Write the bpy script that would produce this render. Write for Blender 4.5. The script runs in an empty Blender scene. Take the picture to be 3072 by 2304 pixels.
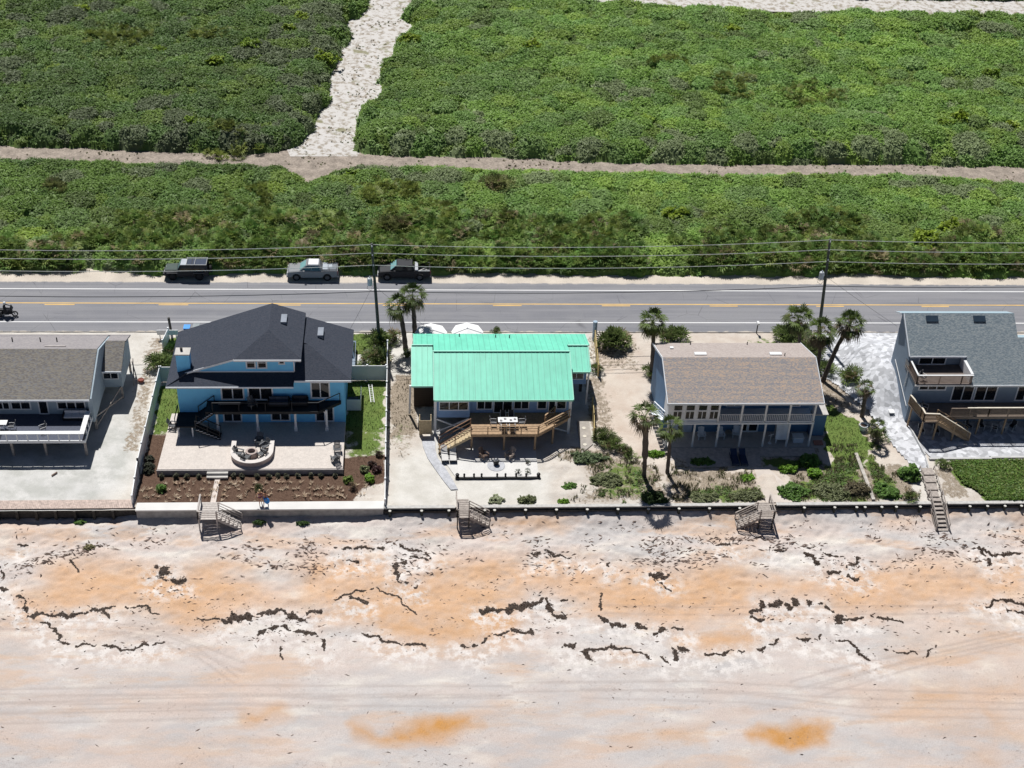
import bpy, bmesh, math, random
import numpy as np
from mathutils import Vector, Matrix
random.seed(7); rng = np.random.default_rng(7)
R = math.radians
SC = bpy.context.scene
COL = SC.collection
# ------------------------------------------------------------------ camera
F_PX, CAM_H, PITCH, YAW, ROLL = 1420.0, 87.0, R(36.5), R(5.2), R(3.0)
cp, sp, cy, sy = math.cos(PITCH), math.sin(PITCH), math.cos(YAW), math.sin(YAW)
FW = np.array([cp*sy, cp*cy, -sp]); rt0 = np.array([cy, -sy, 0.0]); up0 = np.cross(rt0, FW)
RT = rt0*math.cos(ROLL) + up0*math.sin(ROLL); UP = up0*math.cos(ROLL) - rt0*math.sin(ROLL)
cam = bpy.data.objects.new('camera', bpy.data.cameras.new('camera')); COL.objects.link(cam)
cam.data.sensor_width = 36.0; cam.data.lens = 36.0*F_PX/1024.0
cam.data.clip_start = 1.0; cam.data.clip_end = 3000.0
m = Matrix(((RT[0], UP[0], -FW[0], 0), (RT[1], UP[1], -FW[1], 0), (RT[2], UP[2], -FW[2], CAM_H), (0, 0, 0, 1)))
cam.matrix_world = m
SC.camera = cam
# ------------------------------------------------------------------ light
SUN_EL, SUN_AZ = R(60.0), R(-17.0)      # azimuth from +y towards +x
W = bpy.data.worlds.new('World'); SC.world = W; W.use_nodes = True
nt = W.node_tree; bg = nt.nodes['Background']
sky = nt.nodes.new('ShaderNodeTexSky'); sky.sky_type = 'NISHITA'; sky.sun_disc = False
sky.air_density = 0.55; sky.dust_density = 0.25; sky.ozone_density = 1.0; sky.altitude = 300
sky.sun_elevation = SUN_EL; sky.sun_rotation = SUN_AZ
nt.links.new(sky.outputs[0], bg.inputs[0]); bg.inputs[1].default_value = 0.05
sl = bpy.data.lights.new('sun', 'SUN'); sl.energy = 5.0; sl.angle = R(0.53); sl.color = (1.0, 0.975, 0.935)
so = bpy.data.objects.new('sun', sl); COL.objects.link(so)
sd = Vector((math.sin(SUN_AZ)*math.cos(SUN_EL), math.cos(SUN_AZ)*math.cos(SUN_EL), math.sin(SUN_EL)))
so.rotation_euler = sd.to_track_quat('Z', 'Y').to_euler(); so.location = (0, 150, 100)
SC.view_settings.view_transform = 'Standard'; SC.view_settings.look = 'None'
SC.view_settings.exposure = 0.0; SC.view_settings.gamma = 1.0
SC.render.engine = 'CYCLES'
SC.cycles.max_bounces = 5; SC.cycles.diffuse_bounces = 3; SC.cycles.glossy_bounces = 2
SC.cycles.transparent_max_bounces = 4
# ------------------------------------------------------------------ pixel -> world helpers (for surveyed ground positions)
REG = {'1': (0, 950, .36782), '2': (400, 860, .35262), '3': (400, 1100, .35262), '4': (1140, 960, .3255), '5': (1880, 900, .36161),
       '6': (2560, 880, .40993), 'C': (440, 700, .40687), 'D': (2200, 680, .39421), 'L': (0, 1400, .69439), 'R': (1536, 1400, .69439),
       'T': (0, 0, .5425), 'S': (1000, 0, .93671), 'F': (0, 0, 1.38879), 'g1': (1220, 1180, .15068), 'g2': (1460, 1180, .16882),
       'h1': (2680, 900, .21705), 'h2': (2680, 1180, .22911), 'm': (2240, 1200, .23508), 'k': (1640, 1300, .27125), 'v': (1720, 940, .33735)}
def G(r, u, v, z=0.0):
    x0, y0, s = REG[r]
    X = (x0+u*s-1536)/4260.0; Y = (y0+v*s-1152)/4260.0
    d = FW + RT*X - UP*Y; t = (z-CAM_H)/d[2]
    return (float(d[0]*t), float(d[1]*t), z)
# ------------------------------------------------------------------ materials
MATS = {}
def mat(name, col, rough=0.75, var=0.12, scale=2.0, bump=0.0, metal=0.0, spec=0.3, fine=0.0, fscale=40.0, stretch=None):
    """plain surface colour broken by two noises"""
    if name in MATS: return MATS[name]
    m = bpy.data.materials.new(name); m.use_nodes = True; t = m.node_tree; n = t.nodes; b = n['Principled BSDF']
    b.inputs['Roughness'].default_value = rough; b.inputs['Metallic'].default_value = metal
    b.inputs['Specular IOR Level'].default_value = spec
    tc = n.new('ShaderNodeTexCoord'); src = tc.outputs['Object']
    if stretch:
        mp = n.new('ShaderNodeMapping'); mp.inputs['Scale'].default_value = stretch; t.links.new(src, mp.inputs[0]); src = mp.outputs[0]
    n1 = n.new('ShaderNodeTexNoise'); n1.inputs['Scale'].default_value = scale; n1.inputs['Detail'].default_value = 4.0; t.links.new(src, n1.inputs['Vector'])
    r1 = n.new('ShaderNodeMapRange'); r1.inputs[1].default_value = .3; r1.inputs[2].default_value = .7; r1.inputs[3].default_value = 1-var; r1.inputs[4].default_value = 1+var
    t.links.new(n1.outputs[0], r1.inputs[0])
    mix = n.new('ShaderNodeVectorMath'); mix.operation = 'SCALE'; mix.inputs[0].default_value = col[:3]; t.links.new(r1.outputs[0], mix.inputs['Scale'])
    out = mix.outputs[0]
    if fine:
        n2 = n.new('ShaderNodeTexNoise'); n2.inputs['Scale'].default_value = fscale; n2.inputs['Detail'].default_value = 2.0; t.links.new(src, n2.inputs['Vector'])
        r2 = n.new('ShaderNodeMapRange'); r2.inputs[1].default_value = .3; r2.inputs[2].default_value = .7; r2.inputs[3].default_value = 1-fine; r2.inputs[4].default_value = 1+fine
        t.links.new(n2.outputs[0], r2.inputs[0])
        m2 = n.new('ShaderNodeVectorMath'); m2.operation = 'SCALE'; t.links.new(out, m2.inputs[0]); t.links.new(r2.outputs[0], m2.inputs['Scale']); out = m2.outputs[0]
    t.links.new(out, b.inputs['Base Color'])
    if bump:
        bp = n.new('ShaderNodeBump'); bp.inputs['Strength'].default_value = bump; bp.inputs['Distance'].default_value = .05
        t.links.new(n1.outputs[0], bp.inputs['Height']); t.links.new(bp.outputs[0], b.inputs['Normal'])
    MATS[name] = m; return m
def siding(name, col, step=0.2, dark=.75, rough=.7):
    """horizontal lap boards: thin darker line every step"""
    m = mat(name, col, rough, .06, 1.2); t = m.node_tree; n = t.nodes; b = n['Principled BSDF']
    src = b.inputs['Base Color'].links[0].from_socket
    tc = n.new('ShaderNodeTexCoord'); sx = n.new('ShaderNodeSeparateXYZ'); t.links.new(tc.outputs['Object'], sx.inputs[0])
    d = n.new('ShaderNodeMath'); d.operation = 'DIVIDE'; d.inputs[1].default_value = step; t.links.new(sx.outputs[2], d.inputs[0])
    f = n.new('ShaderNodeMath'); f.operation = 'FRACT'; t.links.new(d.outputs[0], f.inputs[0])
    r = n.new('ShaderNodeMapRange'); r.inputs[1].default_value = 0; r.inputs[2].default_value = .25; r.inputs[3].default_value = dark; r.inputs[4].default_value = 1; t.links.new(f.outputs[0], r.inputs[0])
    s = n.new('ShaderNodeVectorMath'); s.operation = 'SCALE'; t.links.new(src, s.inputs[0]); t.links.new(r.outputs[0], s.inputs['Scale'])
    t.links.new(s.outputs[0], b.inputs['Base Color']); return m
def shingle(name, cols, scale=6.0, streak=(1, 3, 1), band=None, rough=.9, contrast=.25):
    """tabbed shingles: small rectangular tabs of several tones, optional wide diagonal bands"""
    m = bpy.data.materials.new(name); m.use_nodes = True; t = m.node_tree; n = t.nodes; b = n['Principled BSDF']
    b.inputs['Roughness'].default_value = rough; b.inputs['Specular IOR Level'].default_value = .15
    tc = n.new('ShaderNodeTexCoord'); mp = n.new('ShaderNodeMapping'); mp.inputs['Scale'].default_value = streak; t.links.new(tc.outputs['Object'], mp.inputs[0])
    vo = n.new('ShaderNodeTexVoronoi'); vo.inputs['Scale'].default_value = scale; vo.distance = 'CHEBYCHEV'; vo.inputs['Randomness'].default_value = .8; t.links.new(mp.outputs[0], vo.inputs['Vector'])
    sx = n.new('ShaderNodeSeparateColor'); t.links.new(vo.outputs['Color'], sx.inputs[0])
    nz = n.new('ShaderNodeTexNoise'); nz.inputs['Scale'].default_value = .45; nz.inputs['Detail'].default_value = 5; t.links.new(tc.outputs['Object'], nz.inputs['Vector'])
    val = sx.outputs[0]
    add = n.new('ShaderNodeMath'); add.operation = 'MULTIPLY_ADD'; add.inputs[1].default_value = .75; t.links.new(val, add.inputs[0])
    sc = n.new('ShaderNodeMath'); sc.operation = 'MULTIPLY'; sc.inputs[1].default_value = .25; t.links.new(nz.outputs[0], sc.inputs[0]); t.links.new(sc.outputs[0], add.inputs[2])
    fac = add.outputs[0]
    if band:
        mb = n.new('ShaderNodeMapping'); mb.inputs['Scale'].default_value = band; t.links.new(tc.outputs['Object'], mb.inputs[0])
        wb = n.new('ShaderNodeTexWave'); wb.wave_type = 'BANDS'; wb.bands_direction = 'Y'; wb.inputs['Scale'].default_value = 1.0; wb.inputs['Distortion'].default_value = 9.0; wb.inputs['Detail'].default_value = 3; wb.inputs['Detail Scale'].default_value = 1.2
        t.links.new(mb.outputs[0], wb.inputs['Vector'])
        a2 = n.new('ShaderNodeMath'); a2.operation = 'MULTIPLY_ADD'; a2.inputs[1].default_value = .85; t.links.new(fac, a2.inputs[0])
        s2 = n.new('ShaderNodeMath'); s2.operation = 'MULTIPLY'; s2.inputs[1].default_value = .15; t.links.new(wb.outputs[1], s2.inputs[0]); t.links.new(s2.outputs[0], a2.inputs[2]); fac = a2.outputs[0]
    cr = n.new('ShaderNodeValToRGB'); e = cr.color_ramp.elements
    e[0].position = .22; e[0].color = (*cols[0], 1); e[1].position = .8; e[1].color = (*cols[-1], 1)
    for i, c in enumerate(cols[1:-1]):
        q = e.new(.22+.58*(i+1)/(len(cols)-1)); q.color = (*c, 1)
    t.links.new(fac, cr.inputs[0])
    t.links.new(cr.outputs[0], b.inputs['Base Color'])
    bp = n.new('ShaderNodeBump'); bp.inputs['Strength'].default_value = .35; bp.inputs['Distance'].default_value = .03; t.links.new(sx.outputs[1], bp.inputs['Height']); t.links.new(bp.outputs[0], b.inputs['Normal'])
    MATS[name] = m; return m
def leafmat(name, rough=.55, trans=.25):
    m = bpy.data.materials.new(name); m.use_nodes = True; t = m.node_tree; n = t.nodes; b = n['Principled BSDF']
    a = n.new('ShaderNodeAttribute'); a.attribute_name = 'col'
    b.inputs['Roughness'].default_value = rough; b.inputs['Specular IOR Level'].default_value = .25
    t.links.new(a.outputs['Color'], b.inputs['Base Color'])
    tr = n.new('ShaderNodeBsdfTranslucent'); t.links.new(a.outputs['Color'], tr.inputs[0])
    ms = n.new('ShaderNodeMixShader'); ms.inputs[0].default_value = trans
    t.links.new(b.outputs[0], ms.inputs[1]); t.links.new(tr.outputs[0], ms.inputs[2]); t.links.new(ms.outputs[0], n['Material Output'].inputs[0])
    MATS[name] = m; return m
LEAF = leafmat('leaf')
WHITE = mat('white_paint', (.74, .75, .76), .5, .05, 2)
VINYL = mat('vinyl', (.76, .78, .80), .4, .03, 1)
TRIM = mat('trim_white', (.76, .80, .85), .55, .05, 2)
GLASS = mat('window_glass', (.012, .016, .022), .06, .3, 1.5, spec=.5)
BLACK = mat('black_metal', (.012, .013, .016), .45, .2, 3)
DARKW = mat('dark_stain', (.016, .018, .022), .6, .2, 3)
WOOD = mat('deck_wood', (.38, .26, .16), .75, .22, 5, fine=.15)
WOODL = mat('new_wood', (.50, .40, .25), .7, .18, 5, fine=.12)
WEATH = mat('weathered_wood', (.36, .32, .29), .85, .25, 5, fine=.2)
DARKPILE = mat('dark_pile', (.06, .055, .05), .9, .35, 4)
CONC = mat('concrete', (.52, .50, .47), .85, .1, 1.2, fine=.08)
RUBBER = mat('rubber', (.012, .012, .013), .8, .2, 6)
CHROME = mat('rim_metal', (.35, .36, .38), .3, .1, 4, metal=.8)
TRUNK = mat('palm_bark', (.105, .088, .075), .95, .4, 9, bump=.5, stretch=(1, 1, 3))
# ------------------------------------------------------------------ mesh builder
def wloc(o):
    v = Vector((0, 0, 0))
    while o: v = v + o.location; o = o.parent
    return v
def props(o, label=None, cat=None, group=None, kind=None):
    if label: o['label'] = label
    if cat: o['category'] = cat
    if group: o['group'] = group
    if kind: o['kind'] = kind
    return o
class MB:
    def __init__(s): s.v = []; s.f = []
    def add(s, vs, fs):
        k = len(s.v); s.v += [tuple(map(float, q)) for q in vs]; s.f += [tuple(i+k for i in f) for f in fs]; return s
    def box(s, x0, x1, y0, y1, z0, z1):
        x0, x1 = min(x0, x1), max(x0, x1); y0, y1 = min(y0, y1), max(y0, y1); z0, z1 = min(z0, z1), max(z0, z1)
        return s.add([(x0, y0, z0), (x1, y0, z0), (x1, y1, z0), (x0, y1, z0), (x0, y0, z1), (x1, y0, z1), (x1, y1, z1), (x0, y1, z1)],
                     [(0, 3, 2, 1), (4, 5, 6, 7), (0, 1, 5, 4), (1, 2, 6, 5), (2, 3, 7, 6), (3, 0, 4, 7)])
    def bar(s, p, q, w=.1, h=None):
        p = Vector(p); q = Vector(q); h = h or w; d = (q-p)
        if d.length < 1e-6: return s
        d.normalize(); up = Vector((0, 0, 1)) if abs(d.z) < .95 else Vector((0, 1, 0))
        a = d.cross(up).normalized()*(w/2); b = a.normalized().cross(d).normalized()*(h/2)
        vs = [p-a-b, p+a-b, p+a+b, p-a+b, q-a-b, q+a-b, q+a+b, q-a+b]
        return s.add(vs, [(0, 1, 2, 3), (7, 6, 5, 4), (4, 5, 1, 0), (5, 6, 2, 1), (6, 7, 3, 2), (7, 4, 0, 3)])
    def tube(s, pts, r, n=8, cap=True):
        pts = [Vector(p) for p in pts]; rs = r if isinstance(r, (list, tuple)) else [r]*len(pts); k = len(s.v); prev = None
        for i, p in enumerate(pts):
            d = (pts[min(i+1, len(pts)-1)]-pts[max(i-1, 0)]).normalized()
            up = Vector((0, 0, 1)) if abs(d.z) < .9 else Vector((1, 0, 0))
            if prev is not None: up = prev
            a = d.cross(up)
            a = a.normalized() if a.length > 1e-4 else Vector((1, 0, 0)); b = a.cross(d).normalized(); prev = b
            for j in range(n):
                t = 2*math.pi*j/n; s.v.append(tuple(p+a*math.cos(t)*rs[i]+b*math.sin(t)*rs[i]))
        for i in range(len(pts)-1):
            for j in range(n):
                s.f.append((k+i*n+j, k+i*n+(j+1) % n, k+(i+1)*n+(j+1) % n, k+(i+1)*n+j))
        if cap: s.f.append(tuple(k+j for j in range(n))[::-1]); s.f.append(tuple(k+(len(pts)-1)*n+j for j in range(n)))
        return s
    def lathe(s, prof, c, n=16, sx=1, sy=1):
        k = len(s.v)
        for r, z in prof:
            for j in range(n):
                t = 2*math.pi*j/n; s.v.append((c[0]+r*math.cos(t)*sx, c[1]+r*math.sin(t)*sy, c[2]+z))
        for i in range(len(prof)-1):
            for j in range(n): s.f.append((k+i*n+j, k+i*n+(j+1) % n, k+(i+1)*n+(j+1) % n, k+(i+1)*n+j))
        s.f.append(tuple(k+j for j in range(n))[::-1]); s.f.append(tuple(k+(len(prof)-1)*n+j for j in range(n))); return s
    def extr(s, poly, off):
        """polygon (3-D points) swept by off"""
        n = len(poly); o = Vector(off); P = [Vector(p) for p in poly]
        k = len(s.v); s.v += [tuple(p) for p in P]+[tuple(p+o) for p in P]
        s.f.append(tuple(range(k, k+n))); s.f.append(tuple(range(k+2*n-1, k+n-1, -1)))
        for i in range(n): j = (i+1) % n; s.f.append((k+j, k+i, k+n+i, k+n+j))
        return s
    def prism(s, xy, z0, z1): return s.extr([(x, y, z0) for x, y in xy], (0, 0, z1-z0))
    def build(s, name, m, parent=None, world=True, smooth=False, top=False):
        me = bpy.data.meshes.new(name); off = Vector((0, 0, 0))
        if parent is not None and world: off = wloc(parent)
        elif parent is None and world and s.v:
            a = np.array(s.v); off = Vector((float((a[:, 0].min()+a[:, 0].max())/2), float((a[:, 1].min()+a[:, 1].max())/2), float(a[:, 2].min())))
        me.from_pydata([(x-off.x, y-off.y, z-off.z) for x, y, z in s.v], [], s.f)
        bm = bmesh.new(); bm.from_mesh(me); bmesh.ops.recalc_face_normals(bm, faces=bm.faces[:]); bm.to_mesh(me); bm.free()
        if smooth: me.polygons.foreach_set('use_smooth', [True]*len(me.polygons))
        me.materials.append(m); o = bpy.data.objects.new(name, me); COL.objects.link(o)
        if parent is not None: o.parent = parent
        else: o.location = off if world else (0, 0, 0)
        return o
def thing(name, label, cat, loc=(0, 0, 0), rz=0.0, group=None):
    o = bpy.data.objects.new(name, None); COL.objects.link(o); o.empty_display_size = .3
    o.location = loc; o.rotation_euler = (0, 0, rz); return props(o, label, cat, group)
def dup(root, loc, rz=None, label=None, group=None, scale=None):
    def cp_(o, par):
        c = o.copy(); COL.objects.link(c); c.parent = par
        for ch in [q for q in KIDS.get(o.name, [])]: cp_(ch, c)
        return c
    r = cp_(root, None); r.location = loc
    if rz is not None: r.rotation_euler = (0, 0, rz)
    if label: r['label'] = label
    if group: r['group'] = group
    if scale: r.scale = (scale,)*3
    return r
KIDS = {}
def refresh():
    KIDS.clear()
    for o in bpy.data.objects:
        if o.parent: KIDS.setdefault(o.parent.name, []).append(o)
# ------------------------------------------------------------------ noise + grids (numpy)
def vnoise(x, y, seed=0):
    g = np.random.default_rng(seed+1000).random((256, 256)); xi = np.floor(x).astype(int); yi = np.floor(y).astype(int)
    fx = x-xi; fy = y-yi; fx = fx*fx*(3-2*fx); fy = fy*fy*(3-2*fy)
    a = g[xi & 255, yi & 255]; b = g[(xi+1) & 255, yi & 255]; c = g[xi & 255, (yi+1) & 255]; d = g[(xi+1) & 255, (yi+1) & 255]
    return (a*(1-fx)+b*fx)*(1-fy)+(c*(1-fx)+d*fx)*fy
def fbm(x, y, seed=0, o=4):
    s = 0; a = .5; t = 0
    for i in range(o): s = s+a*vnoise(x*2**i, y*2**i, seed+i*17); t += a; a *= .5
    return s/t
def inpoly(x, y, poly):
    r = np.zeros(x.shape, bool); n = len(poly); j = n-1
    for i in range(n):
        xi, yi = poly[i][:2]; xj, yj = poly[j][:2]
        if yi != yj: r ^= ((yi > y) != (yj > y)) & (x < (xj-xi)*(y-yi)/(yj-yi)+xi)
        j = i
    return r
def segdist(x, y, a, b):
    ax, ay = a[:2]; bx, by = b[:2]; dx, dy = bx-ax, by-ay; L = dx*dx+dy*dy+1e-9
    t = np.clip(((x-ax)*dx+(y-ay)*dy)/L, 0, 1); return np.hypot(x-ax-t*dx, y-ay-t*dy)
def polydist(x, y, pts, closed=False):
    d = np.full(x.shape, 1e9); n = len(pts)
    for i in range(n if closed else n-1): d = np.minimum(d, segdist(x, y, pts[i], pts[(i+1) % n]))
    return d
def polymask(x, y, poly, feather=.4):
    """1 inside, 0 outside, ramp of width feather across the edge"""
    ins = inpoly(x, y, poly); d = polydist(x, y, poly, True); sd_ = np.where(ins, d, -d)
    return np.clip(sd_/max(feather, 1e-3)*.5+.5, 0, 1)
def gridmesh(name, x0, x1, y0, y1, step, zf, m, attrs=None, label=None, kind='structure', keep=None, smooth=True):
    nx = int(round((x1-x0)/step))+1; ny = int(round((y1-y0)/step))+1
    X, Y = np.meshgrid(np.linspace(x0, x1, nx), np.linspace(y0, y1, ny)); Z = zf(X, Y)
    co = np.stack([X, Y, Z], -1).reshape(-1, 3); idx = np.arange(nx*ny).reshape(ny, nx)
    q = np.stack([idx[:-1, :-1], idx[:-1, 1:], idx[1:, 1:], idx[1:, :-1]], -1).reshape(-1, 4)
    if keep is not None:
        kp = keep(X, Y); kk = (kp[:-1, :-1] | kp[:-1, 1:] | kp[1:, 1:] | kp[1:, :-1]).reshape(-1); q = q[kk]
    o = npmesh(name, co, q, m, smooth)
    if attrs:
        for an, fn in attrs.items():
            A = fn(X, Y).reshape(-1, 4).astype(np.float32); a = o.data.attributes.new(an, 'FLOAT_COLOR', 'POINT'); a.data.foreach_set('color', A.ravel())
    if label: o['label'] = label
    o['kind'] = kind
    return o
def npmesh(name, co, faces, m, smooth=False, col=None, parent=None):
    me = bpy.data.meshes.new(name); nf = len(faces); k = faces.shape[1]
    me.vertices.add(len(co)); me.vertices.foreach_set('co', co.astype(np.float32).ravel())
    me.loops.add(nf*k); me.loops.foreach_set('vertex_index', faces.astype(np.int32).ravel())
    me.polygons.add(nf); me.polygons.foreach_set('loop_start', (np.arange(nf)*k).astype(np.int32)); me.polygons.foreach_set('loop_total', np.full(nf, k, np.int32))
    if smooth: me.polygons.foreach_set('use_smooth', np.ones(nf, bool))
    me.update(calc_edges=True)
    if col is not None:
        a = me.attributes.new('col', 'FLOAT_COLOR', 'POINT'); c = np.ones((len(co), 4), np.float32); c[:, :3] = col; a.data.foreach_set('color', c.ravel())
    me.materials.append(m); o = bpy.data.objects.new(name, me); COL.objects.link(o)
    if parent is not None: o.parent = parent
    return o
def scatter(name, tmpls, pos, scl, col, m, parent=None, tilt=.35, rot=None):
    """one mesh of many copies of small templates; pos (n,3) scl (n,) col (n,3)"""
    n = len(pos); which = rng.integers(0, len(tmpls), n); VS = []; FS = []; CS = []; base = 0
    for k, (tv, tf) in enumerate(tmpls):
        I = np.where(which == k)[0]
        if not len(I): continue
        a = rng.random(len(I))*6.2832 if rot is None else rot[I]; tx = rng.normal(0, tilt, len(I)); ty = rng.normal(0, tilt, len(I))
        ca, sa = np.cos(a), np.sin(a)
        x = tv[None, :, 0]*ca[:, None]-tv[None, :, 1]*sa[:, None]; y = tv[None, :, 0]*sa[:, None]+tv[None, :, 1]*ca[:, None]; z = tv[None, :, 2]+x*tx[:, None]+y*ty[:, None]
        P = np.stack([x, y, z], -1)*scl[I][:, None, None]+pos[I][:, None, :]
        nv = len(tv); VS.append(P.reshape(-1, 3)); f = tf[None]+(base+np.arange(len(I))*nv)[:, None, None]; FS.append(f.reshape(-1, tf.shape[1])); base += len(I)*nv
        jit = rng.normal(1, .10, (len(I), nv, 1)); CS.append(np.clip(col[I][:, None, :]*jit, 0.002, 1).reshape(-1, 3))
    return npmesh(name, np.concatenate(VS), np.concatenate(FS), m, False, np.concatenate(CS), parent)
def leaf_clump(n=9, r=.5, size=.3, up=.4, seed=1, asp=.6):
    g = np.random.default_rng(seed); V = []; Fq = []
    for i in range(n):
        d = g.normal(0, 1, 3); d[2] = abs(d[2])*up+.1; d /= np.linalg.norm(d); c = d*r*g.uniform(.5, 1.0)
        nrm = d*.7+np.array([0, 0, .75])+g.normal(0, .38, 3); nrm /= np.linalg.norm(nrm); t = np.cross(nrm, g.normal(0, 1, 3)); t /= np.linalg.norm(t); b = np.cross(nrm, t)
        s = size*g.uniform(.6, 1.2)/2; k = len(V); V += [c-t*s-b*s*asp, c+t*s-b*s*asp*.6, c+t*s*.9+b*s*asp, c-t*s*.8+b*s*asp*.8]; Fq.append((k, k+1, k+2, k+3))
    return np.array(V), np.array(Fq)
def fan_clump(nf=7, nb=7, L=.9, seed=1, wide=.055, droop=.25, stem=.6, lo=.25, hi=1.3):
    """palmetto / sabal: nf fan fronds of nb narrow blades each"""
    g = np.random.default_rng(seed); V = []; Fq = []
    for i in range(nf):
        az = 2*math.pi*(i+g.uniform(-.3, .3))/nf*1.0+g.uniform(0, .3); el = g.uniform(lo, hi)
        d = np.array([math.cos(az)*math.cos(el), math.sin(az)*math.cos(el), math.sin(el)]); base = d*stem*L
        side = np.cross(d, [0, 0, 1]); side /= np.linalg.norm(side)+1e-9; upv = np.cross(side, d)
        k = len(V); w = wide*.35; V += [-side*w, side*w, base+side*w, base-side*w]; Fq.append((k, k+1, k+2, k+3))
        for j in range(nb):
            a = (j/(nb-1)-.5)*2.5; ll = L*(.75+.25*math.cos(a))*g.uniform(.85, 1.1)
            dd = d*math.cos(a)+side*math.sin(a)+upv*g.uniform(-.12, .12); dd /= np.linalg.norm(dd)
            s2 = np.cross(dd, upv); s2 /= np.linalg.norm(s2); mid = base+dd*ll*.55; tip = base+dd*ll+np.array([0, 0, -droop*ll*g.uniform(.5, 1.4)])
            k = len(V); V += [base, mid-s2*wide*L, tip, mid+s2*wide*L]; Fq.append((k, k+1, k+2, k+3))
    return np.array(V), np.array(Fq)
def tuft(nb=6, h=.4, w=.03, spread=.5, seed=1):
    g = np.random.default_rng(seed); V = []; Fq = []
    for i in range(nb):
        a = g.uniform(0, 6.28); s = g.uniform(.3, 1)*spread; d = np.array([math.cos(a)*s, math.sin(a)*s, 1.0]); d /= np.linalg.norm(d); t = np.array([-math.sin(a), math.cos(a), 0]); ll = h*g.uniform(.6, 1.2)
        k = len(V); V += [-t*w, t*w, d*ll*.6+t*w*.7, d*ll*np.array([1.3, 1.3, 1])-t*w*.3]; Fq.append((k, k+1, k+2, k+3))
    return np.array(V), np.array(Fq)
# ================================================================== SETTING
def nodes_of(name):
    m = bpy.data.materials.new(name); m.use_nodes = True; return m, m.node_tree, m.node_tree.nodes, m.node_tree.nodes['Principled BSDF']
def N(t, kind, **kw):
    n = t.nodes.new(kind)
    for k, v in kw.items(): setattr(n, k, v)
    return n
def noise(t, src, scale, detail=4, rough=.55):
    n = t.nodes.new('ShaderNodeTexNoise'); n.inputs['Scale'].default_value = scale; n.inputs['Detail'].default_value = detail; n.inputs['Roughness'].default_value = rough; t.links.new(src, n.inputs['Vector']); return n.outputs[0]
def rng_(t, s, a, b, c=0.0, d=1.0):
    n = t.nodes.new('ShaderNodeMapRange'); n.interpolation_type = 'SMOOTHSTEP'
    for i, v in enumerate((a, b, c, d)): n.inputs[i+1].default_value = v
    t.links.new(s, n.inputs[0]); return n.outputs[0]
def math_(t, op, a, b):
    n = t.nodes.new('ShaderNodeMath'); n.operation = op
    for i, v in enumerate((a, b)):
        if isinstance(v, (int, float)): n.inputs[i].default_value = v
        else: t.links.new(v, n.inputs[i])
    return n.outputs[0]
def mixc(t, f, a, b):
    n = t.nodes.new('ShaderNodeMix'); n.data_type = 'RGBA'
    if isinstance(f, (int, float)): n.inputs[0].default_value = f
    else: t.links.new(f, n.inputs[0])
    for i, v in ((6, a), (7, b)):
        if isinstance(v, tuple): n.inputs[i].default_value = (*v, 1)
        else: t.links.new(v, n.inputs[i])
    return n.outputs[2]
def cov(t, dens, nz, soft=.12):
    """coverage of a patchy thing: density (0..1) against noise (0..1)"""
    s = math_(t, 'SUBTRACT', dens, nz); return rng_(t, s, -soft, soft)
# ---- beach
def beach_z(x, y):
    z = -.78-.42*np.clip((98.0-y)/2.4, 0, 1)**.8-.9*np.clip((95.6-y)/26, 0, 1)
    z = z-.35*np.clip((-25.2-x)/1.5, 0, 1)*np.clip((y-96.8)/1.0, 0, 1)+.28*np.clip((x+2)/1.2, 0, 1)*np.clip((y-96.6)/1.2, 0, 1)
    n = fbm(x*.35, y*.5, 3)-.5; z = z+n*.45*np.clip((98.6-y)/1.5, .25, 1)*np.clip((y-80)/12, .25, 1)
    z = z+(fbm(x*1.6, y*1.9, 9, 3)-.5)*.2*np.clip((y-78)/10, .15, 1)+(fbm(x*3.5, y*4.5, 19, 2)-.5)*.12*np.clip((y-88)/4, 0, 1)
    return z
def GB(r, u, v):
    z = -1.6
    for _ in range(5):
        p = G(r, u, v, z); z = float(beach_z(np.array([p[0]]), np.array([p[1]]))[0])
    return (p[0], p[1], z)
OR = [('L', [(190, 430), (420, 395), (700, 440), (1000, 400), (1130, 430), (1010, 470), (1180, 510), (1240, 560), (1300, 480), (1250, 430), (1400, 400), (1650, 380), (1700, 470), (1800, 500), (1900, 400), (2240, 390), (2240, 760), (1900, 790), (1700, 760), (1620, 700), (1430, 670), (1380, 600), (1180, 600), (1000, 650), (830, 690), (640, 600), (350, 640), (200, 640), (110, 600), (90, 540), (170, 500)], .8, 1.0),
      ('R', [(-30, 400), (60, 410), (300, 400), (600, 440), (720, 440), (850, 410), (1000, 430), (1150, 470), (1500, 470), (1750, 400), (2000, 420), (2240, 430), (2240, 580), (1900, 600), (1600, 650), (1400, 640), (1320, 570), (1050, 570), (1010, 650), (750, 690), (600, 690), (380, 630), (200, 560), (100, 540), (-30, 600)], .8, 1.0),
      ('R', [(700, 735), (1000, 700), (1080, 740), (1060, 780), (850, 810), (720, 790)], .9, .6), ('R', [(0, 215), (260, 205), (200, 262), (0, 275)], .9, .7), ('R', [(1590, 215), (1720, 215), (1720, 250), (1600, 250)], .6, .7),
      ('R', [(1500, 980), (1950, 930), (2240, 880), (2240, 1060), (1800, 1080), (1520, 1020)], .5, 1.6), ('L', [(0, 230), (260, 250), (280, 310), (60, 330)], .45, 1.2), ('R', [(1700, 700), (2240, 620), (2240, 850), (1700, 850)], .4, 1.8),
      ('R', [(2100, 200), (2240, 195), (2240, 260)], .6, .8), ('R', [(900, 215), (1010, 200), (960, 260)], .6, .6), ('L', [(0, 640), (500, 660), (900, 700), (400, 760), (0, 740)], .35, 1.8)]
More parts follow.
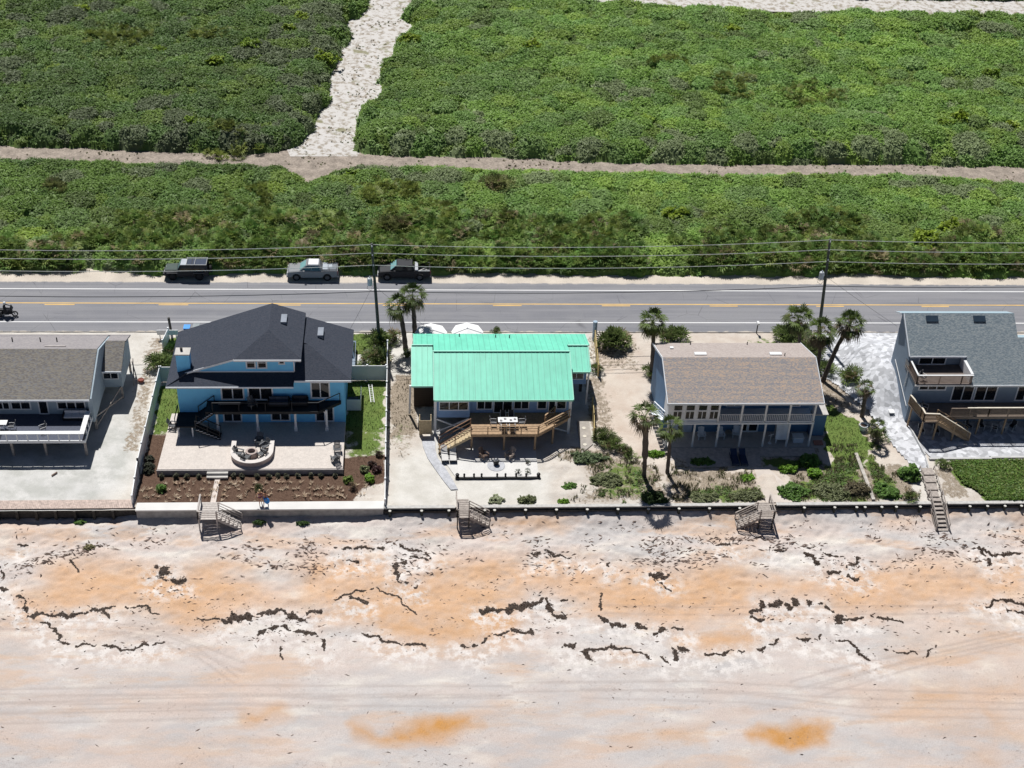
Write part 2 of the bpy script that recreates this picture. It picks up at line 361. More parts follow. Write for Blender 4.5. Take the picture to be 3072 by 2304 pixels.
DO = [('L', [(1010, 1080), (1220, 1035), (1260, 1080), (1080, 1110)], .75, .5), ('L', [(1500, 1110), (1680, 1160), (1850, 1085), (2050, 1085), (2080, 1130), (1900, 1185), (1700, 1200), (1520, 1150)], 1.0, .5),
      ('R', [(985, 1150), (1250, 1098), (1350, 1108), (1360, 1180), (1270, 1225), (1050, 1180)], 1.0, .4), ('R', [(650, 1140), (835, 1138), (840, 1172), (700, 1185)], .5, .6), ('R', [(450, 1150), (830, 1130), (840, 1172), (500, 1175)], .25, .8),
      ('R', [(2060, 1060), (2240, 1160), (2240, 1200), (2100, 1140)], .5, .8), ('R', [(1750, 950), (1900, 945), (1900, 990), (1760, 1000)], .35, .9), ('R', [(2000, 1240), (2090, 1235), (2080, 1270)], .4, .6), ('L', [(950, 405), (1000, 400), (990, 440), (900, 440)], .2, .9), ('R', [(800, 440), (980, 440), (930, 560), (820, 560)], .25, 1.2), ('L', [(1700, 690), (2150, 690), (1900, 780)], .3, .9)]
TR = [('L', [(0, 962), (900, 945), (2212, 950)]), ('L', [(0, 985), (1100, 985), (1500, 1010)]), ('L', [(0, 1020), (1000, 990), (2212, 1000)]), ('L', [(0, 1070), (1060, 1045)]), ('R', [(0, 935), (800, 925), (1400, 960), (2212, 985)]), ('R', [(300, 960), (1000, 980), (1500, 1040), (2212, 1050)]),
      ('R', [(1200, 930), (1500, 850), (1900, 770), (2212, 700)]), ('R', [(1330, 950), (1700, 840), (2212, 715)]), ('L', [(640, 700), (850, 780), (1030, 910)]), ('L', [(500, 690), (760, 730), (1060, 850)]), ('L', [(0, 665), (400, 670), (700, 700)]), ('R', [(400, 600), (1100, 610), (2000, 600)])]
# ---- wrack line: seaweed
WR = [('L', [(70, 560), (105, 580), (120, 635)], .16), ('L', [(120, 640), (170, 640), (240, 640), (310, 650), (400, 612), (450, 625), (500, 610)], .26), ('L', [(450, 625), (460, 660)], .1), ('L', [(540, 603), (640, 600), (660, 630), (700, 640)], .08), ('L', [(970, 680), (1060, 640), (1110, 630), (1200, 625), (1250, 650), (1310, 660), (1340, 640), (1390, 625)], .42), ('L', [(180, 670), (245, 720), (250, 750), (290, 775)], .12), ('L', [(330, 770), (480, 785), (550, 790), (640, 770), (710, 755)], .11), ('L', [(1110, 720), (1220, 690), (1330, 720), (1410, 750), (1405, 795)], .18),
      ('L', [(1560, 720), (1640, 730), (1670, 765), (1770, 780), (1840, 770)], .12), ('L', [(1980, 775), (2060, 775), (2130, 722), (2200, 712)], .15), ('L', [(1760, 410), (1712, 420), (1700, 460), (1740, 500), (1805, 518)], .22), ('L', [(670, 430), (720, 450), (690, 480), (800, 500)], .3), ('L', [(1450, 365), (1560, 345), (1660, 352)], .16), ('L', [(1700, 330), (1850, 370), (1850, 400), (1740, 380)], .12), ('L', [(1480, 410), (1550, 405)], .12), ('L', [(1510, 570), (1590, 572)], .2), ('L', [(1440, 565), (1560, 530), (1620, 520), (1660, 545), (1720, 560), (1760, 600), (1800, 640)], .08), ('L', [(2070, 620), (2130, 610), (2212, 625)], .24), ('L', [(0, 522), (40, 525)], .14), ('L', [(50, 355), (120, 345)], .12), ('L', [(0, 430), (10, 480)], .1), ('L', [(840, 655), (950, 655)], .05), ('L', [(1200, 780), (1230, 830)], .1), ('L', [(310, 400), (330, 460)], .08), ('L', [(370, 340), (450, 350)], .08),
      ('R', [(0, 625), (60, 610), (140, 570), (170, 610), (190, 650), (235, 655)], .3), ('R', [(210, 580), (265, 580)], .1), ('R', [(0, 720), (90, 708)], .2), ('R', [(370, 650), (430, 672), (490, 690)], .24), ('R', [(530, 680), (570, 710), (630, 715), (640, 690), (740, 710)], .2), ('R', [(210, 778), (290, 765)], .2), ('R', [(310, 825), (330, 790), (420, 775), (520, 785), (560, 800), (600, 825), (690, 840)], .2), ('R', [(690, 830), (720, 800), (765, 795)], .16), ('R', [(840, 825), (920, 805), (1000, 790)], .12), ('R', [(1060, 790), (1120, 765), (1180, 735)], .12), ('R', [(1080, 580), (1040, 640), (1060, 665), (1130, 660)], .18), ('R', [(1110, 600), (1170, 600), (1200, 620), (1240, 580)], .3), ('R', [(1278, 590), (1305, 590)], .3), ('R', [(1330, 590), (1350, 620), (1390, 630)], .24),
      ('R', [(1400, 640), (1410, 680)], .22), ('R', [(1400, 660), (1520, 660)], .16), ('R', [(1550, 650), (1620, 650), (1690, 665)], .09), ('R', [(1230, 745), (1330, 755), (1350, 735)], .13), ('R', [(1400, 750), (1470, 770), (1500, 800), (1550, 835)], .17), ('R', [(1610, 790), (1740, 800), (1790, 830), (1830, 770)], .08), ('R', [(600, 455), (640, 465), (670, 480)], .34), ('R', [(640, 500), (690, 540)], .1), ('R', [(100, 390), (130, 370), (200, 390), (280, 390)], .18), ('R', [(1270, 370), (1300, 400), (1350, 430)], .28), ('R', [(1340, 370), (1400, 390), (1440, 395)], .12), ('R', [(1360, 450), (1420, 452)], .18), ('R', [(1450, 470), (1500, 482)], .36), ('R', [(1440, 430), (1510, 400)], .12), ('R', [(1110, 345), (1175, 352)], .14), ('R', [(2030, 360), (2080, 380), (2212, 382)], .22), ('R', [(2000, 340), (2070, 425)], .16), ('R', [(2040, 598), (2120, 582), (2212, 605)], .2), ('R', [(2140, 630), (2212, 637)], .14), ('R', [(880, 340), (940, 330)], .12), ('R', [(430, 400), (400, 425)], .12), ('R', [(380, 545), (390, 620)], .08)]
def beach_attr(X, Y):
    wx = X+(fbm(X*.5, Y*.5, 31)-.5)*3.0; wy = Y+(fbm(X*.5, Y*.5, 47)-.5)*1.6
    A = np.zeros(X.shape+(4,)); A[..., 3] = 1
    for r, p, s, f in OR: A[..., 0] = np.maximum(A[..., 0], s*polymask(wx, wy, [GB(r, *q) for q in p], f*1.6))
    for r, p, s, f in DO: A[..., 1] = np.maximum(A[..., 1], s*polymask(wx, wy, [GB(r, *q) for q in p], f*1.6))
    for r, p in TR:
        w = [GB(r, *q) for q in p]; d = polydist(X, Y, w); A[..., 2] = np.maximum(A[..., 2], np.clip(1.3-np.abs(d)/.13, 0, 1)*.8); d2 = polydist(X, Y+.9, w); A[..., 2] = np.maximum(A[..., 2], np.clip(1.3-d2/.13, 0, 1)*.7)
    A[..., 3] = 0
    for r, p, w_ in WR:
        if w_ > .1: A[..., 3] = np.maximum(A[..., 3], np.clip(1.25-polydist(wx, wy+1.0, [GB(r, *q) for q in p])/1.5, 0, 1))
    return A
def beach_material():
    m, t, n, b = nodes_of('beach_sand'); tc = N(t, 'ShaderNodeTexCoord').outputs['Object']; a = N(t, 'ShaderNodeAttribute', attribute_name='pa'); s = N(t, 'ShaderNodeSeparateColor'); t.links.new(a.outputs['Color'], s.inputs[0])
    mp = N(t, 'ShaderNodeMapping'); mp.inputs['Scale'].default_value = (.5, 1.3, 1); t.links.new(tc, mp.inputs[0])
    base = mixc(t, rng_(t, noise(t, mp.outputs[0], .22, 5), .35, .65), (.57, .495, .455), (.53, .50, .485))
    base = mixc(t, rng_(t, noise(t, mp.outputs[0], .55, 6), .48, .72), base, (.66, .62, .57))
    base = mixc(t, rng_(t, noise(t, mp.outputs[0], .13, 3), .5, .7, 0, .6), base, (.57, .44, .37))
    base = mixc(t, rng_(t, noise(t, mp.outputs[0], .19, 5, .6), .52, .66, 0, .75), base, (.465, .45, .445))
    mq = N(t, 'ShaderNodeMapping'); mq.inputs['Scale'].default_value = (.10, .42, 1); mq.inputs['Rotation'].default_value = (0, 0, .06); t.links.new(tc, mq.inputs[0]); base = mixc(t, rng_(t, noise(t, mq.outputs[0], 1.0, 6, .6), .50, .64, 0, .75), base, (.56, .405, .30))
    base = mixc(t, rng_(t, noise(t, tc, 1.6, 6, .7), .5, .75, 0, .45), base, (.44, .40, .38))
    sx = N(t, 'ShaderNodeSeparateXYZ'); t.links.new(tc, sx.inputs[0]); wet = math_(t, 'MULTIPLY', rng_(t, math_(t, 'ADD', sx.outputs[1], math_(t, 'MULTIPLY', noise(t, mp.outputs[0], .35, 5), 12.0)), 94, 74, 0, 1), rng_(t, noise(t, mp.outputs[0], .3, 6, .6), .38, .66, .25, .9)); base = mixc(t, wet, base, mixc(t, rng_(t, noise(t, mp.outputs[0], .5, 5), .4, .6), (.49, .405, .36), (.43, .405, .40)))
    pk = rng_(t, noise(t, tc, .9, 6), .25, .7, .72, 1.0)
    col = mixc(t, math_(t, 'MULTIPLY', s.outputs[0], pk), base, (.58, .345, .185))
    col = mixc(t, math_(t, 'MULTIPLY', s.outputs[1], pk), col, (.50, .25, .075))
    wh = math_(t, 'MULTIPLY', a.outputs['Alpha'], rng_(t, noise(t, tc, 1.3, 6, .65), .42, .6, 0, .85)); col = mixc(t, wh, col, (.70, .66, .63))
    grain = rng_(t, noise(t, tc, 14, 3), .2, .8, .86, 1.14)
    sc = N(t, 'ShaderNodeVectorMath', operation='SCALE'); t.links.new(col, sc.inputs[0]); t.links.new(grain, sc.inputs['Scale'])
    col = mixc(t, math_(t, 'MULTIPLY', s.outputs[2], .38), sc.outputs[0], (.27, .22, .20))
    fl = math_(t, 'MULTIPLY', rng_(t, noise(t, tc, 3.6, 4, .6), .60, .68), rng_(t, noise(t, tc, .3, 4), .45, .65, .0, .6)); col = mixc(t, fl, col, (.25, .20, .18))  # dark flecks put the shade of small sand lumps into the colour
    t.links.new(col, b.inputs['Base Color']); b.inputs['Roughness'].default_value = .9; b.inputs['Specular IOR Level'].default_value = .15
    bp = N(t, 'ShaderNodeBump'); bp.inputs['Strength'].default_value = .5; bp.inputs['Distance'].default_value = .06; t.links.new(noise(t, tc, 3.2, 6, .65), bp.inputs['Height']); t.links.new(bp.outputs[0], b.inputs['Normal'])
    return m
gridmesh('beach', -62, 92, 55, 99.6, .16, beach_z, beach_material(), {'pa': beach_attr}, 'sandy beach with orange coquina patches below the seawall')
mb = MB(); mb.box(-400, 500, -60, 55.05, -4.0, -2.12); o = mb.build('beach_foreground', MATS.setdefault('fore', mat('fore_sand', (.52, .46, .41), .9, .1, .3))); o['kind'] = 'structure'; o['label'] = 'damp sand nearer the water'
def seaweed():
    T = []
    for k in range(5):
        g = np.random.default_rng(60+k); v, f = leaf_clump(6, .11, .2, .5, 70+k, .45); v[:, 2] = v[:, 2]*.45+.02; v[:, 0] *= 1.5; T.append((v, f))
    P = []; S = []
    for wi, (r, pts, w) in enumerate(WR):
        q = [GB(r, *p) for p in pts]
        for i in range(len(q)-1):
            a = np.array(q[i][:2]); b = np.array(q[i+1][:2]); L = np.linalg.norm(b-a); w = w*.85; n = int(L*(110+w*1100)); tt = rng.random(n)
            d = (b-a)/max(L, 1e-6); nn = np.array([-d[1], d[0]]); s0 = tt*L; cx = a[0]+d[0]*s0; cy_ = a[1]+d[1]*s0
            wob = (fbm(cx*1.1, cy_*1.1+wi, 5, 4)-.5)*(.9+w*2.6); th = np.clip((fbm(cx*2.2, cy_*2.2, 8, 3)-.30)*4.4, 0, 2.6)
            k = rng.random(n) < np.clip(th*1.4, 0, 1); off = wob+rng.normal(0, w*.42, n)*th**1.3
            p = a+d*s0[:, None]+nn*off[:, None]; P.append(p[k]); S.append((rng.uniform(.3, .95, n)*(.42+w))[k])
            m_ = int(L*3); tt = rng.random(m_); p = a+d*(tt*L)[:, None]+nn*rng.normal(0, .55+w, m_)[:, None]; P.append(p); S.append(rng.uniform(.2, .6, m_)*.75)
    FP = []; FS_ = []
    # loose flecks between the lines
    for (x0, x1, y0, y1, n, s) in ((-36, 62, 90.5, 95.2, 3800, .8), (-36, 60, 83, 90.5, 3000, .6), (-34, 60, 70, 84, 600, .6), (20, 60, 91.5, 95, 1300, 1.0), (-34, -8, 90.5, 94.5, 1500, 1.0), (-36, 62, 94.5, 97, 1400, .8)):
        x = rng.uniform(x0, x1, n); y = rng.uniform(y0, y1, n); k = fbm(x*.35, y*.8, 77) > rng.uniform(.46, .68, n); FP.append(np.stack([x[k], y[k]], 1)); FS_.append(rng.uniform(.25, 1.25, k.sum())**1.6*s)
    P = np.concatenate(P); S = np.concatenate(S); z = beach_z(P[:, 0], P[:, 1]); pos = np.concatenate([P, z[:, None]], 1)
    c = np.array([.055, .036, .026])[None]*rng.uniform(.6, 1.9, (len(P), 1))
    o = scatter('seaweed', T, pos, S, c, LEAF, tilt=.15); props(o, 'dark brown seaweed wrack lines scattered over the beach', 'seaweed', kind='stuff')
    T2 = []
    for k in range(6):
        g = np.random.default_rng(160+k); L = g.uniform(.2, .42); w = g.uniform(.03, .07); b_ = g.uniform(-.1, .1); T2.append((np.array([[-L, 0, .02], [0, b_-w, .03], [L, 0, .02], [0, b_+w, .07]]), np.array([(0, 1, 2, 3)])))
    P = np.concatenate(FP); S = np.concatenate(FS_); z = beach_z(P[:, 0], P[:, 1]); c = np.array([.15, .105, .085])[None]*rng.uniform(.35, 1.9, (len(P), 1))
    o = scatter('beach_debris', T2, np.concatenate([P, z[:, None]], 1), S, c, LEAF, tilt=.1, rot=rng.normal(0, .55, len(P))); props(o, 'thin dark flecks of dried plants strewn over the upper beach', 'debris', kind='stuff')
seaweed()
# ---- lots
def lot_z(x, y):
    z = -.03-.07*fbm(x*.9, y*.9, 21, 3)
    rough = np.clip((x-11.5)/2, 0, 1)*np.clip((107-y)/2, 0, 1)*(1-np.clip((x-36)/8, 0, .7))
    return z+rough*(fbm(x*.5, y*.5, 22, 3)-.45)*.5*np.clip((y-98.3)/1.2, 0, 1)
def PM(X, Y, pts, f=.5): return polymask(X, Y, pts, f)
def rect(x0, x1, y0, y1): return [(x0, y0), (x1, y0), (x1, y1), (x0, y1)]
def warp(X, Y, s=.8, a=1.0): return X+(fbm(X*s, Y*s, 91)-.5)*a, Y+(fbm(X*s, Y*s, 92)-.5)*a
MULCH = [(-24.95, 98.9), (-5.2, 98.9), (-4.2, 100.8), (-2.2, 101.8), (-2.2, 105.8), (-6.2, 105.4), (-6.2, 109), (-23.4, 109), (-24.95, 109)]
def lot_a(X, Y):   # green, litter, white
    x, y = warp(X, Y, .8, 1.6); A = np.zeros(X.shape+(4,)); A[..., 3] = 1
    def g(c, pts, v, f=.6): A[..., c] = np.maximum(A[..., c], v*PM(x, y, pts, f))
    # green
    g(0, rect(-24.9, -21.9, 109.2, 117), .95, .5); g(0, rect(-6.4, -2.2, 109.5, 117.6), 1.1, .6); g(0, rect(-6.3, -2.2, 105, 110.5), .72, 1.6); g(0, rect(-6, -2.2, 100.5, 106), .52, 1.6)
    g(0, rect(-9.5, -3.4, 122.4, 126.2), 1.1, .2); g(0, rect(-25.5, -22.2, 119, 125.6), .8, .8)
    g(0, rect(-1.9, .6, 106.5, 112), .42, 1.0); g(0, [(12.5, 105.2), (17, 107), (18.5, 104), (17, 99), (22, 98.6), (24, 103), (22.5, 104.5), (17, 106.8), (14, 105.8)], .56, 1.2)
    g(0, [(16, 98.4), (24, 98.4), (24, 102), (18, 104)], .46, 1.2); g(0, [(26, 98.3), (33.2, 98.3), (33.4, 100.6), (30, 101), (26, 100.2)], .72, .8); g(0, rect(21, 25.2, 104.4, 106.2), .5, .8)
    g(0, [(35.8, 98.3), (43.3, 98.3), (43.5, 103), (42.8, 106), (40.8, 104), (38, 101.5), (35.9, 101.8)], .74, .7); g(0, [(41.2, 103), (43.8, 103), (45.5, 107), (45.2, 110.5), (43, 113.6), (41.6, 112.5), (41.3, 107)], 1.0, .4)
    g(0, [(44.2, 98.3), (46.8, 98.3), (46.8, 101), (45.6, 106), (44.2, 106)], .72, .7); g(0, rect(44.2, 47, 106, 108), .6, .6)
    g(0, [(52.6, 104), (53, 101), (54.5, 99.6), (54.9, 98.3), (75, 98.3), (75, 104)], 1.1, .5); g(0, rect(26.4, 30.5, 103.7, 105.6), .55, .6); g(0, rect(34.2, 39.8, 103.5, 105), .8, .5)
    g(0, rect(22, 41.5, 121, 126.2), .28, 1.5); g(0, rect(36, 44, 121.5, 126), .5, 1.0)
    # litter (dry grass, twigs, soil)
    g(1, rect(-27.6, -25.2, 106, 126), .55, .8); g(1, rect(-24.9, -2.3, 104, 118.2), .3, 1); g(1, rect(-8.5, -2.3, 117.9, 124), .9, .6); g(1, rect(-2, 1.2, 108, 119), .74, .8); g(1, rect(-2, .8, 105, 109), .45, .8)
    g(1, [(12.5, 105.6), (16.5, 107.3), (19, 106.5), (24.4, 104), (24.8, 98.3), (14.5, 98.3), (17, 101), (16.5, 104)], .62, 1.0); g(1, rect(17.6, 20.8, 106.5, 119), .56, .9); g(1, rect(18, 25, 119, 126), .5, 1); g(1, rect(24.4, 33.4, 98.3, 103.4), .62, .6); g(1, rect(36, 48.5, 98.3, 104), .66, .8)
    g(1, rect(40, 45.5, 104, 121), .45, 1.0); g(1, rect(50.6, 53.6, 98.6, 103.8), .6, .6); g(1, rect(40, 46, 112, 126), .6, 1.0); g(1, rect(24.9, 40.5, 103.6, 106.4), .5, .3)
    # white
    g(2, rect(-62, -25.1, 96, 127), .55, .6); g(2, [(-2, 98), (13, 98), (13.5, 103), (12.5, 105.6), (3, 107.5), (0, 106), (-2, 104)], .95, .9); g(2, rect(-2.1, 20, 118.2, 127), 1.0, .4); g(2, rect(40, 50.4, 98, 104), .5, 1.5)
    return A
def lot_b(X, Y):   # mulch, peach, grey
    A = np.zeros(X.shape+(4,)); A[..., 3] = 1; x, y = warp(X, Y, 1.5, .5)
    A[..., 0] = PM(x, y, MULCH, .3); A[..., 0] = np.maximum(A[..., 0], .8*PM(x, y, rect(-8, -2.3, 117.9, 122), .4))
    A[..., 1] = np.maximum(PM(x, y, [(18, 104.8), (24.8, 104), (25.5, 126.4), (18.5, 126.4)], 2), PM(x, y, rect(44, 49, 103, 112), 1.5)*.8); A[..., 1] = np.maximum(A[..., 1], .6*PM(x, y, rect(24, 45, 98, 127), 1.5)); A[..., 1] = np.maximum(A[..., 1], PM(x, y, rect(-70, 120, 127, 138), .4)*.15)
    A[..., 2] = PM(x, y, [(-62, 97), (-29.6, 97), (-25.6, 103), (-26, 110), (-29, 112), (-62, 112)], 1.2); A[..., 2] = np.maximum(A[..., 2], .9*PM(x, y, rect(2, 18.5, 107, 120), .5)); A[..., 2] = np.maximum(A[..., 2], .8*PM(x, y, rect(-46, -27, 105, 120), .8))
    return A
def lot_material():
    m, t, n, b = nodes_of('lot_ground'); tc = N(t, 'ShaderNodeTexCoord').outputs['Object']
    s = []
    for an in ('pa', 'pb'):
        a = N(t, 'ShaderNodeAttribute', attribute_name=an); q = N(t, 'ShaderNodeSeparateColor'); t.links.new(a.outputs['Color'], q.inputs[0]); s.append(q.outputs)
    n1 = noise(t, tc, .5, 6); n2 = noise(t, tc, 2.6, 6, .65); n3 = noise(t, tc, 9, 3)
    base = mixc(t, rng_(t, n1, .35, .65), (.51, .46, .41), (.59, .55, .50)); base = mixc(t, rng_(t, n2, .55, .7, 0, .6), base, (.42, .36, .30))
    base = mixc(t, s[1][1], base, mixc(t, rng_(t, n1, .3, .7), (.52, .43, .36), (.60, .53, .46)))
    base = mixc(t, s[0][2], base, mixc(t, rng_(t, n1, .3, .7), (.54, .52, .475), (.65, .63, .59)))
    base = mixc(t, math_(t, 'MULTIPLY', s[1][2], .8), base, mixc(t, rng_(t, n1, .35, .65), (.43, .44, .42), (.56, .56, .55))); base = mixc(t, math_(t, 'MULTIPLY', s[1][2], rng_(t, noise(t, tc, .22, 6, .6), .5, .62, 0, .8)), base, (.64, .63, .61))
    lit = mixc(t, rng_(t, n3, .3, .7), (.20, .165, .125), (.38, .32, .255))
    col = mixc(t, cov(t, s[0][1], n2, .10), base, lit)
    gr = mixc(t, rng_(t, n3, .3, .7), (.09, .14, .035), (.15, .215, .055)); gr = mixc(t, rng_(t, n1, .42, .72, 0, .4), gr, (.17, .18, .06))
    nn = noise(t, tc, 1.7, 7, .68); col = mixc(t, cov(t, s[0][0], nn, .10), col, gr)
    mu = mixc(t, rng_(t, n3, .3, .7), (.075, .045, .032), (.14, .09, .065)); col = mixc(t, cov(t, s[1][0], n2, .2), col, mu)
    gn = rng_(t, noise(t, tc, 18, 2), .2, .8, .88, 1.12); sc = N(t, 'ShaderNodeVectorMath', operation='SCALE'); t.links.new(col, sc.inputs[0]); t.links.new(gn, sc.inputs['Scale'])
    t.links.new(sc.outputs[0], b.inputs['Base Color']); b.inputs['Roughness'].default_value = .92; b.inputs['Specular IOR Level'].default_value = .1
    bp = N(t, 'ShaderNodeBump'); bp.inputs['Strength'].default_value = .6; bp.inputs['Distance'].default_value = .08; t.links.new(n2, bp.inputs['Height']); t.links.new(bp.outputs[0], b.inputs['Normal'])
    return m
gridmesh('ground', -62, 92, 98.15, 138.6, .14, lot_z, lot_material(), {'pa': lot_a, 'pb': lot_b}, 'sandy house lots with lawn, mulch and dune weeds')
mb = MB(); mb.add([(-1500, -60, -4.3), (1500, -60, -4.3), (1500, 99, -4.3), (-1500, 99, -4.3)], [(0, 1, 2, 3)]); mb.build('sea_floor', mat('fore_sand', (.5, .45, .4)), world=False)['kind'] = 'structure'
mb = MB(); mb.add([(-1500, 99, -.35), (1500, 99, -.35), (1500, 2500, -.35), (-1500, 2500, -.35)], [(0, 1, 2, 3)]); o = mb.build('terrain', mat('far_ground', (.33, .29, .23), .95, .2, .2), world=False); o['kind'] = 'structure'
# ---- road
def asphalt():
    m, t, n, b = nodes_of('asphalt'); tc = N(t, 'ShaderNodeTexCoord').outputs['Object']; mp = N(t, 'ShaderNodeMapping'); mp.inputs['Scale'].default_value = (.04, 1, 1); t.links.new(tc, mp.inputs[0])
    c = mixc(t, rng_(t, noise(t, mp.outputs[0], 1.3, 4), .35, .65), (.18, .183, .203), (.235, .235, .252)); c = mixc(t, rng_(t, noise(t, tc, .4, 4), .4, .7, 0, .4), c, (.235, .235, .245))
    sx = N(t, 'ShaderNodeSeparateXYZ'); t.links.new(tc, sx.inputs[0]); ay = math_(t, 'ABSOLUTE', sx.outputs[1], 0)
    for cyl, wd in ((-2.45, .28), (-.95, .28), (.95, .28), (2.45, .28)):
        dd = math_(t, 'ABSOLUTE', math_(t, 'SUBTRACT', sx.outputs[1], cyl), 0); k = math_(t, 'MULTIPLY', rng_(t, dd, wd, 0.0, 0, .22), rng_(t, noise(t, mp.outputs[0], 2.2, 4), .3, .7)); c = mixc(t, k, c, (.10, .10, .115))
    pt = N(t, 'ShaderNodeTexVoronoi'); pt.feature = 'DISTANCE_TO_EDGE'; pt.inputs['Scale'].default_value = .22; t.links.new(tc, pt.inputs['Vector']); ck = math_(t, 'MULTIPLY', rng_(t, pt.outputs['Distance'], .008, .0, 0, .6), rng_(t, noise(t, tc, .3, 3), .45, .6)); c = mixc(t, ck, c, (.07, .07, .08))
    ed = math_(t, 'ADD', ay, math_(t, 'MULTIPLY', math_(t, 'SUBTRACT', noise(t, tc, .8, 6, .65), .5), 1.1)); c = mixc(t, rng_(t, ed, 4.72, 4.95, 0, .95), c, (.50, .45, .39))
    g = rng_(t, noise(t, tc, 16, 2), .2, .8, .9, 1.1); sc = N(t, 'ShaderNodeVectorMath', operation='SCALE'); t.links.new(c, sc.inputs[0]); t.links.new(g, sc.inputs['Scale']); t.links.new(sc.outputs[0], b.inputs['Base Color']); b.inputs['Roughness'].default_value = .85; return m
mb = MB(); mb.box(-200, 260, 126.5, 136.35, -.25, .02); o = mb.build('road', asphalt()); o['kind'] = 'structure'; o['label'] = 'two lane grey coastal road'
WLINE = mat('road_white', (.80, .80, .80), .7, .06, .5); YLINE = mat('road_yellow', (.74, .47, .14), .7, .15, .6)
mb = MB()
for y in (128.35, 134.85): mb.box(-200, 260, y-.07, y+.07, .021, .025)
o = mb.build('road_marking', WLINE); o['kind'] = 'structure'
mb = MB(); mb.box(-200, 260, 131.93, 132.08, .021, .025)
for x in np.arange(-198, 260, 12.2): mb.box(x, x+3.2, 131.62, 131.77, .021, .025)
o = mb.build('road_marking_yellow', YLINE); o['kind'] = 'structure'; o['label'] = 'yellow centre line'; o.name = 'road_marking'
for v in (44, 45): pass
# shoulder sheet (west side)
mb = MB(); P = []
xs = np.arange(-62, 110, 1.0); e = 139.6+(fbm(xs*.3, xs*0+3, 55)-.5)*1.4
poly = [(-200, 136.33), (260, 136.33), (260, 142)]+[(float(x), 142.0) for x in xs[::-1]]+[(-200, 142)]
mb.prism(poly, -.12, .0); o = mb.build('roadside', mat('shoulder_sand', (.56, .50, .43), .95, .14, .35, fine=.12, fscale=9)); o['kind'] = 'structure'; o['label'] = 'sandy shoulder across the road'
# ---- scrub ground, track, path
def sheet(name, pts, z, m, label):
    mb = MB(); mb.prism(pts, z-.1, z); o = mb.build(name, m); o['kind'] = 'structure'; o['label'] = label; return o
tan = mat('track_sand', (.30, .255, .215), .95, .25, .8, fine=.25, fscale=5)
sheet('dirt_track', [(-120, 159), (-16, 159.5), (-13, 158), (-9, 159.5), (150, 158), (150, 172), (-120, 172)], .02, tan, 'grey brown dirt track between the scrub blocks')
def path_mat():
    m, t, n, b = nodes_of('path_sand'); tc = N(t, 'ShaderNodeTexCoord').outputs['Object']; n2 = noise(t, tc, 1.1, 7, .7)
    c = mixc(t, rng_(t, n2, .46, .62), (.56, .54, .52), (.30, .26, .21)); c = mixc(t, rng_(t, noise(t, tc, .35, 5), .58, .68, 0, .8), c, (.20, .19, .09)); t.links.new(c, b.inputs['Base Color']); b.inputs['Roughness'].default_value = .95
    return m
sheet('sand_path', [(-15.2, 166.6), (-6.6, 166.8), (-4.6, 173), (.5, 197), (5, 230), (40, 420), (20, 420), (-9, 226), (-13, 198), (-15.2, 176), (-16.2, 170)], .03, path_mat(), 'white sand path cutting through the scrub')
sheet('sand_road_far', [(0, 221), (60, 218.5), (140, 218), (140, 226), (60, 225.5), (0, 224)], .025, path_mat(), 'white sand road at the far edge of the scrub')
# ================================================================== SCRUB
SB1 = [(-90, 139.7), (-46, 140.2), (-41, 139.2), (-36, 140.0), (-30, 138.9), (-24, 138.8), (-15, 139.5), (-8, 138.9), (1, 139.1), (12, 139.3), (22, 138.9), (33, 139.2), (44, 139.0), (52, 139.6), (60, 139.0), (72, 138.8), (140, 139), (140, 158), (84, 158.6), (72, 160.3), (62, 161.0), (37, 160.4), (20, 161.3), (13, 161.4), (2, 162), (-5, 162.0), (-9, 161), (-11.7, 158.0), (-12.2, 155.5), (-12.8, 155.5), (-13.4, 158), (-16, 161.2), (-24, 161.6), (-34, 162.1), (-50, 162.6), (-90, 163)]
SB2 = [(-95, 169.6), (-52, 169.6), (-35, 168.7), (-24, 168.1), (-17, 168.5), (-15.2, 170), (-13.6, 175), (-12.3, 186), (-11.4, 197), (-8.5, 210), (-7, 222), (5, 300), (-140, 300)]
SB3 = [(-6.3, 169.4), (-4.9, 168.0), (13, 167.8), (24, 166.7), (38, 166.4), (50, 166.6), (63, 166.9), (84, 166.6), (140, 166), (140, 214), (101, 214.3), (77, 214), (50, 214.8), (28, 217.5), (14, 220), (4, 221.5), (2.6, 221), (-.5, 202), (-3, 190), (-5.2, 176)]
SB4 = [(6, 226), (26, 224.5), (52, 225.2), (78, 225.6), (103, 226), (145, 226), (160, 320), (20, 320)]
X0, X1, Y0, Y1, ST = -95, 150, 137.5, 262, .3
nx = int((X1-X0)/ST)+1; ny = int((Y1-Y0)/ST)+1
gx, gy = np.meshgrid(np.linspace(X0, X1, nx), np.linspace(Y0, Y1, ny))
wx = gx+(fbm(gx*.6, gy*.6, 61)-.5)*1.6; wy = gy+(fbm(gx*.6, gy*.6, 62)-.5)*1.6
k_ = np.clip((gy-171)/4, 0, 1)*np.clip((218-gy)/4, 0, 1); wx = wx+k_*(fbm(gx*.22, gy*.22, 63)-.5)*5.5
M = np.zeros(gx.shape)
for P in (SB1, SB2, SB3, SB4): M = np.maximum(M, polymask(wx, wy, P, 2.2))
prof = np.clip((M-.28)*2.2, 0, 1)**.55          # steep edge, then flat
Hh = np.zeros(gx.shape); BID = np.zeros(gx.shape, int)
g = np.random.default_rng(5); nb = 11000
bx = g.uniform(X0, X1, nb); by = g.uniform(Y0, Y1, nb); br = g.uniform(.7, 2.2, nb); bh = g.uniform(.15, 1.0, nb)*br*.45
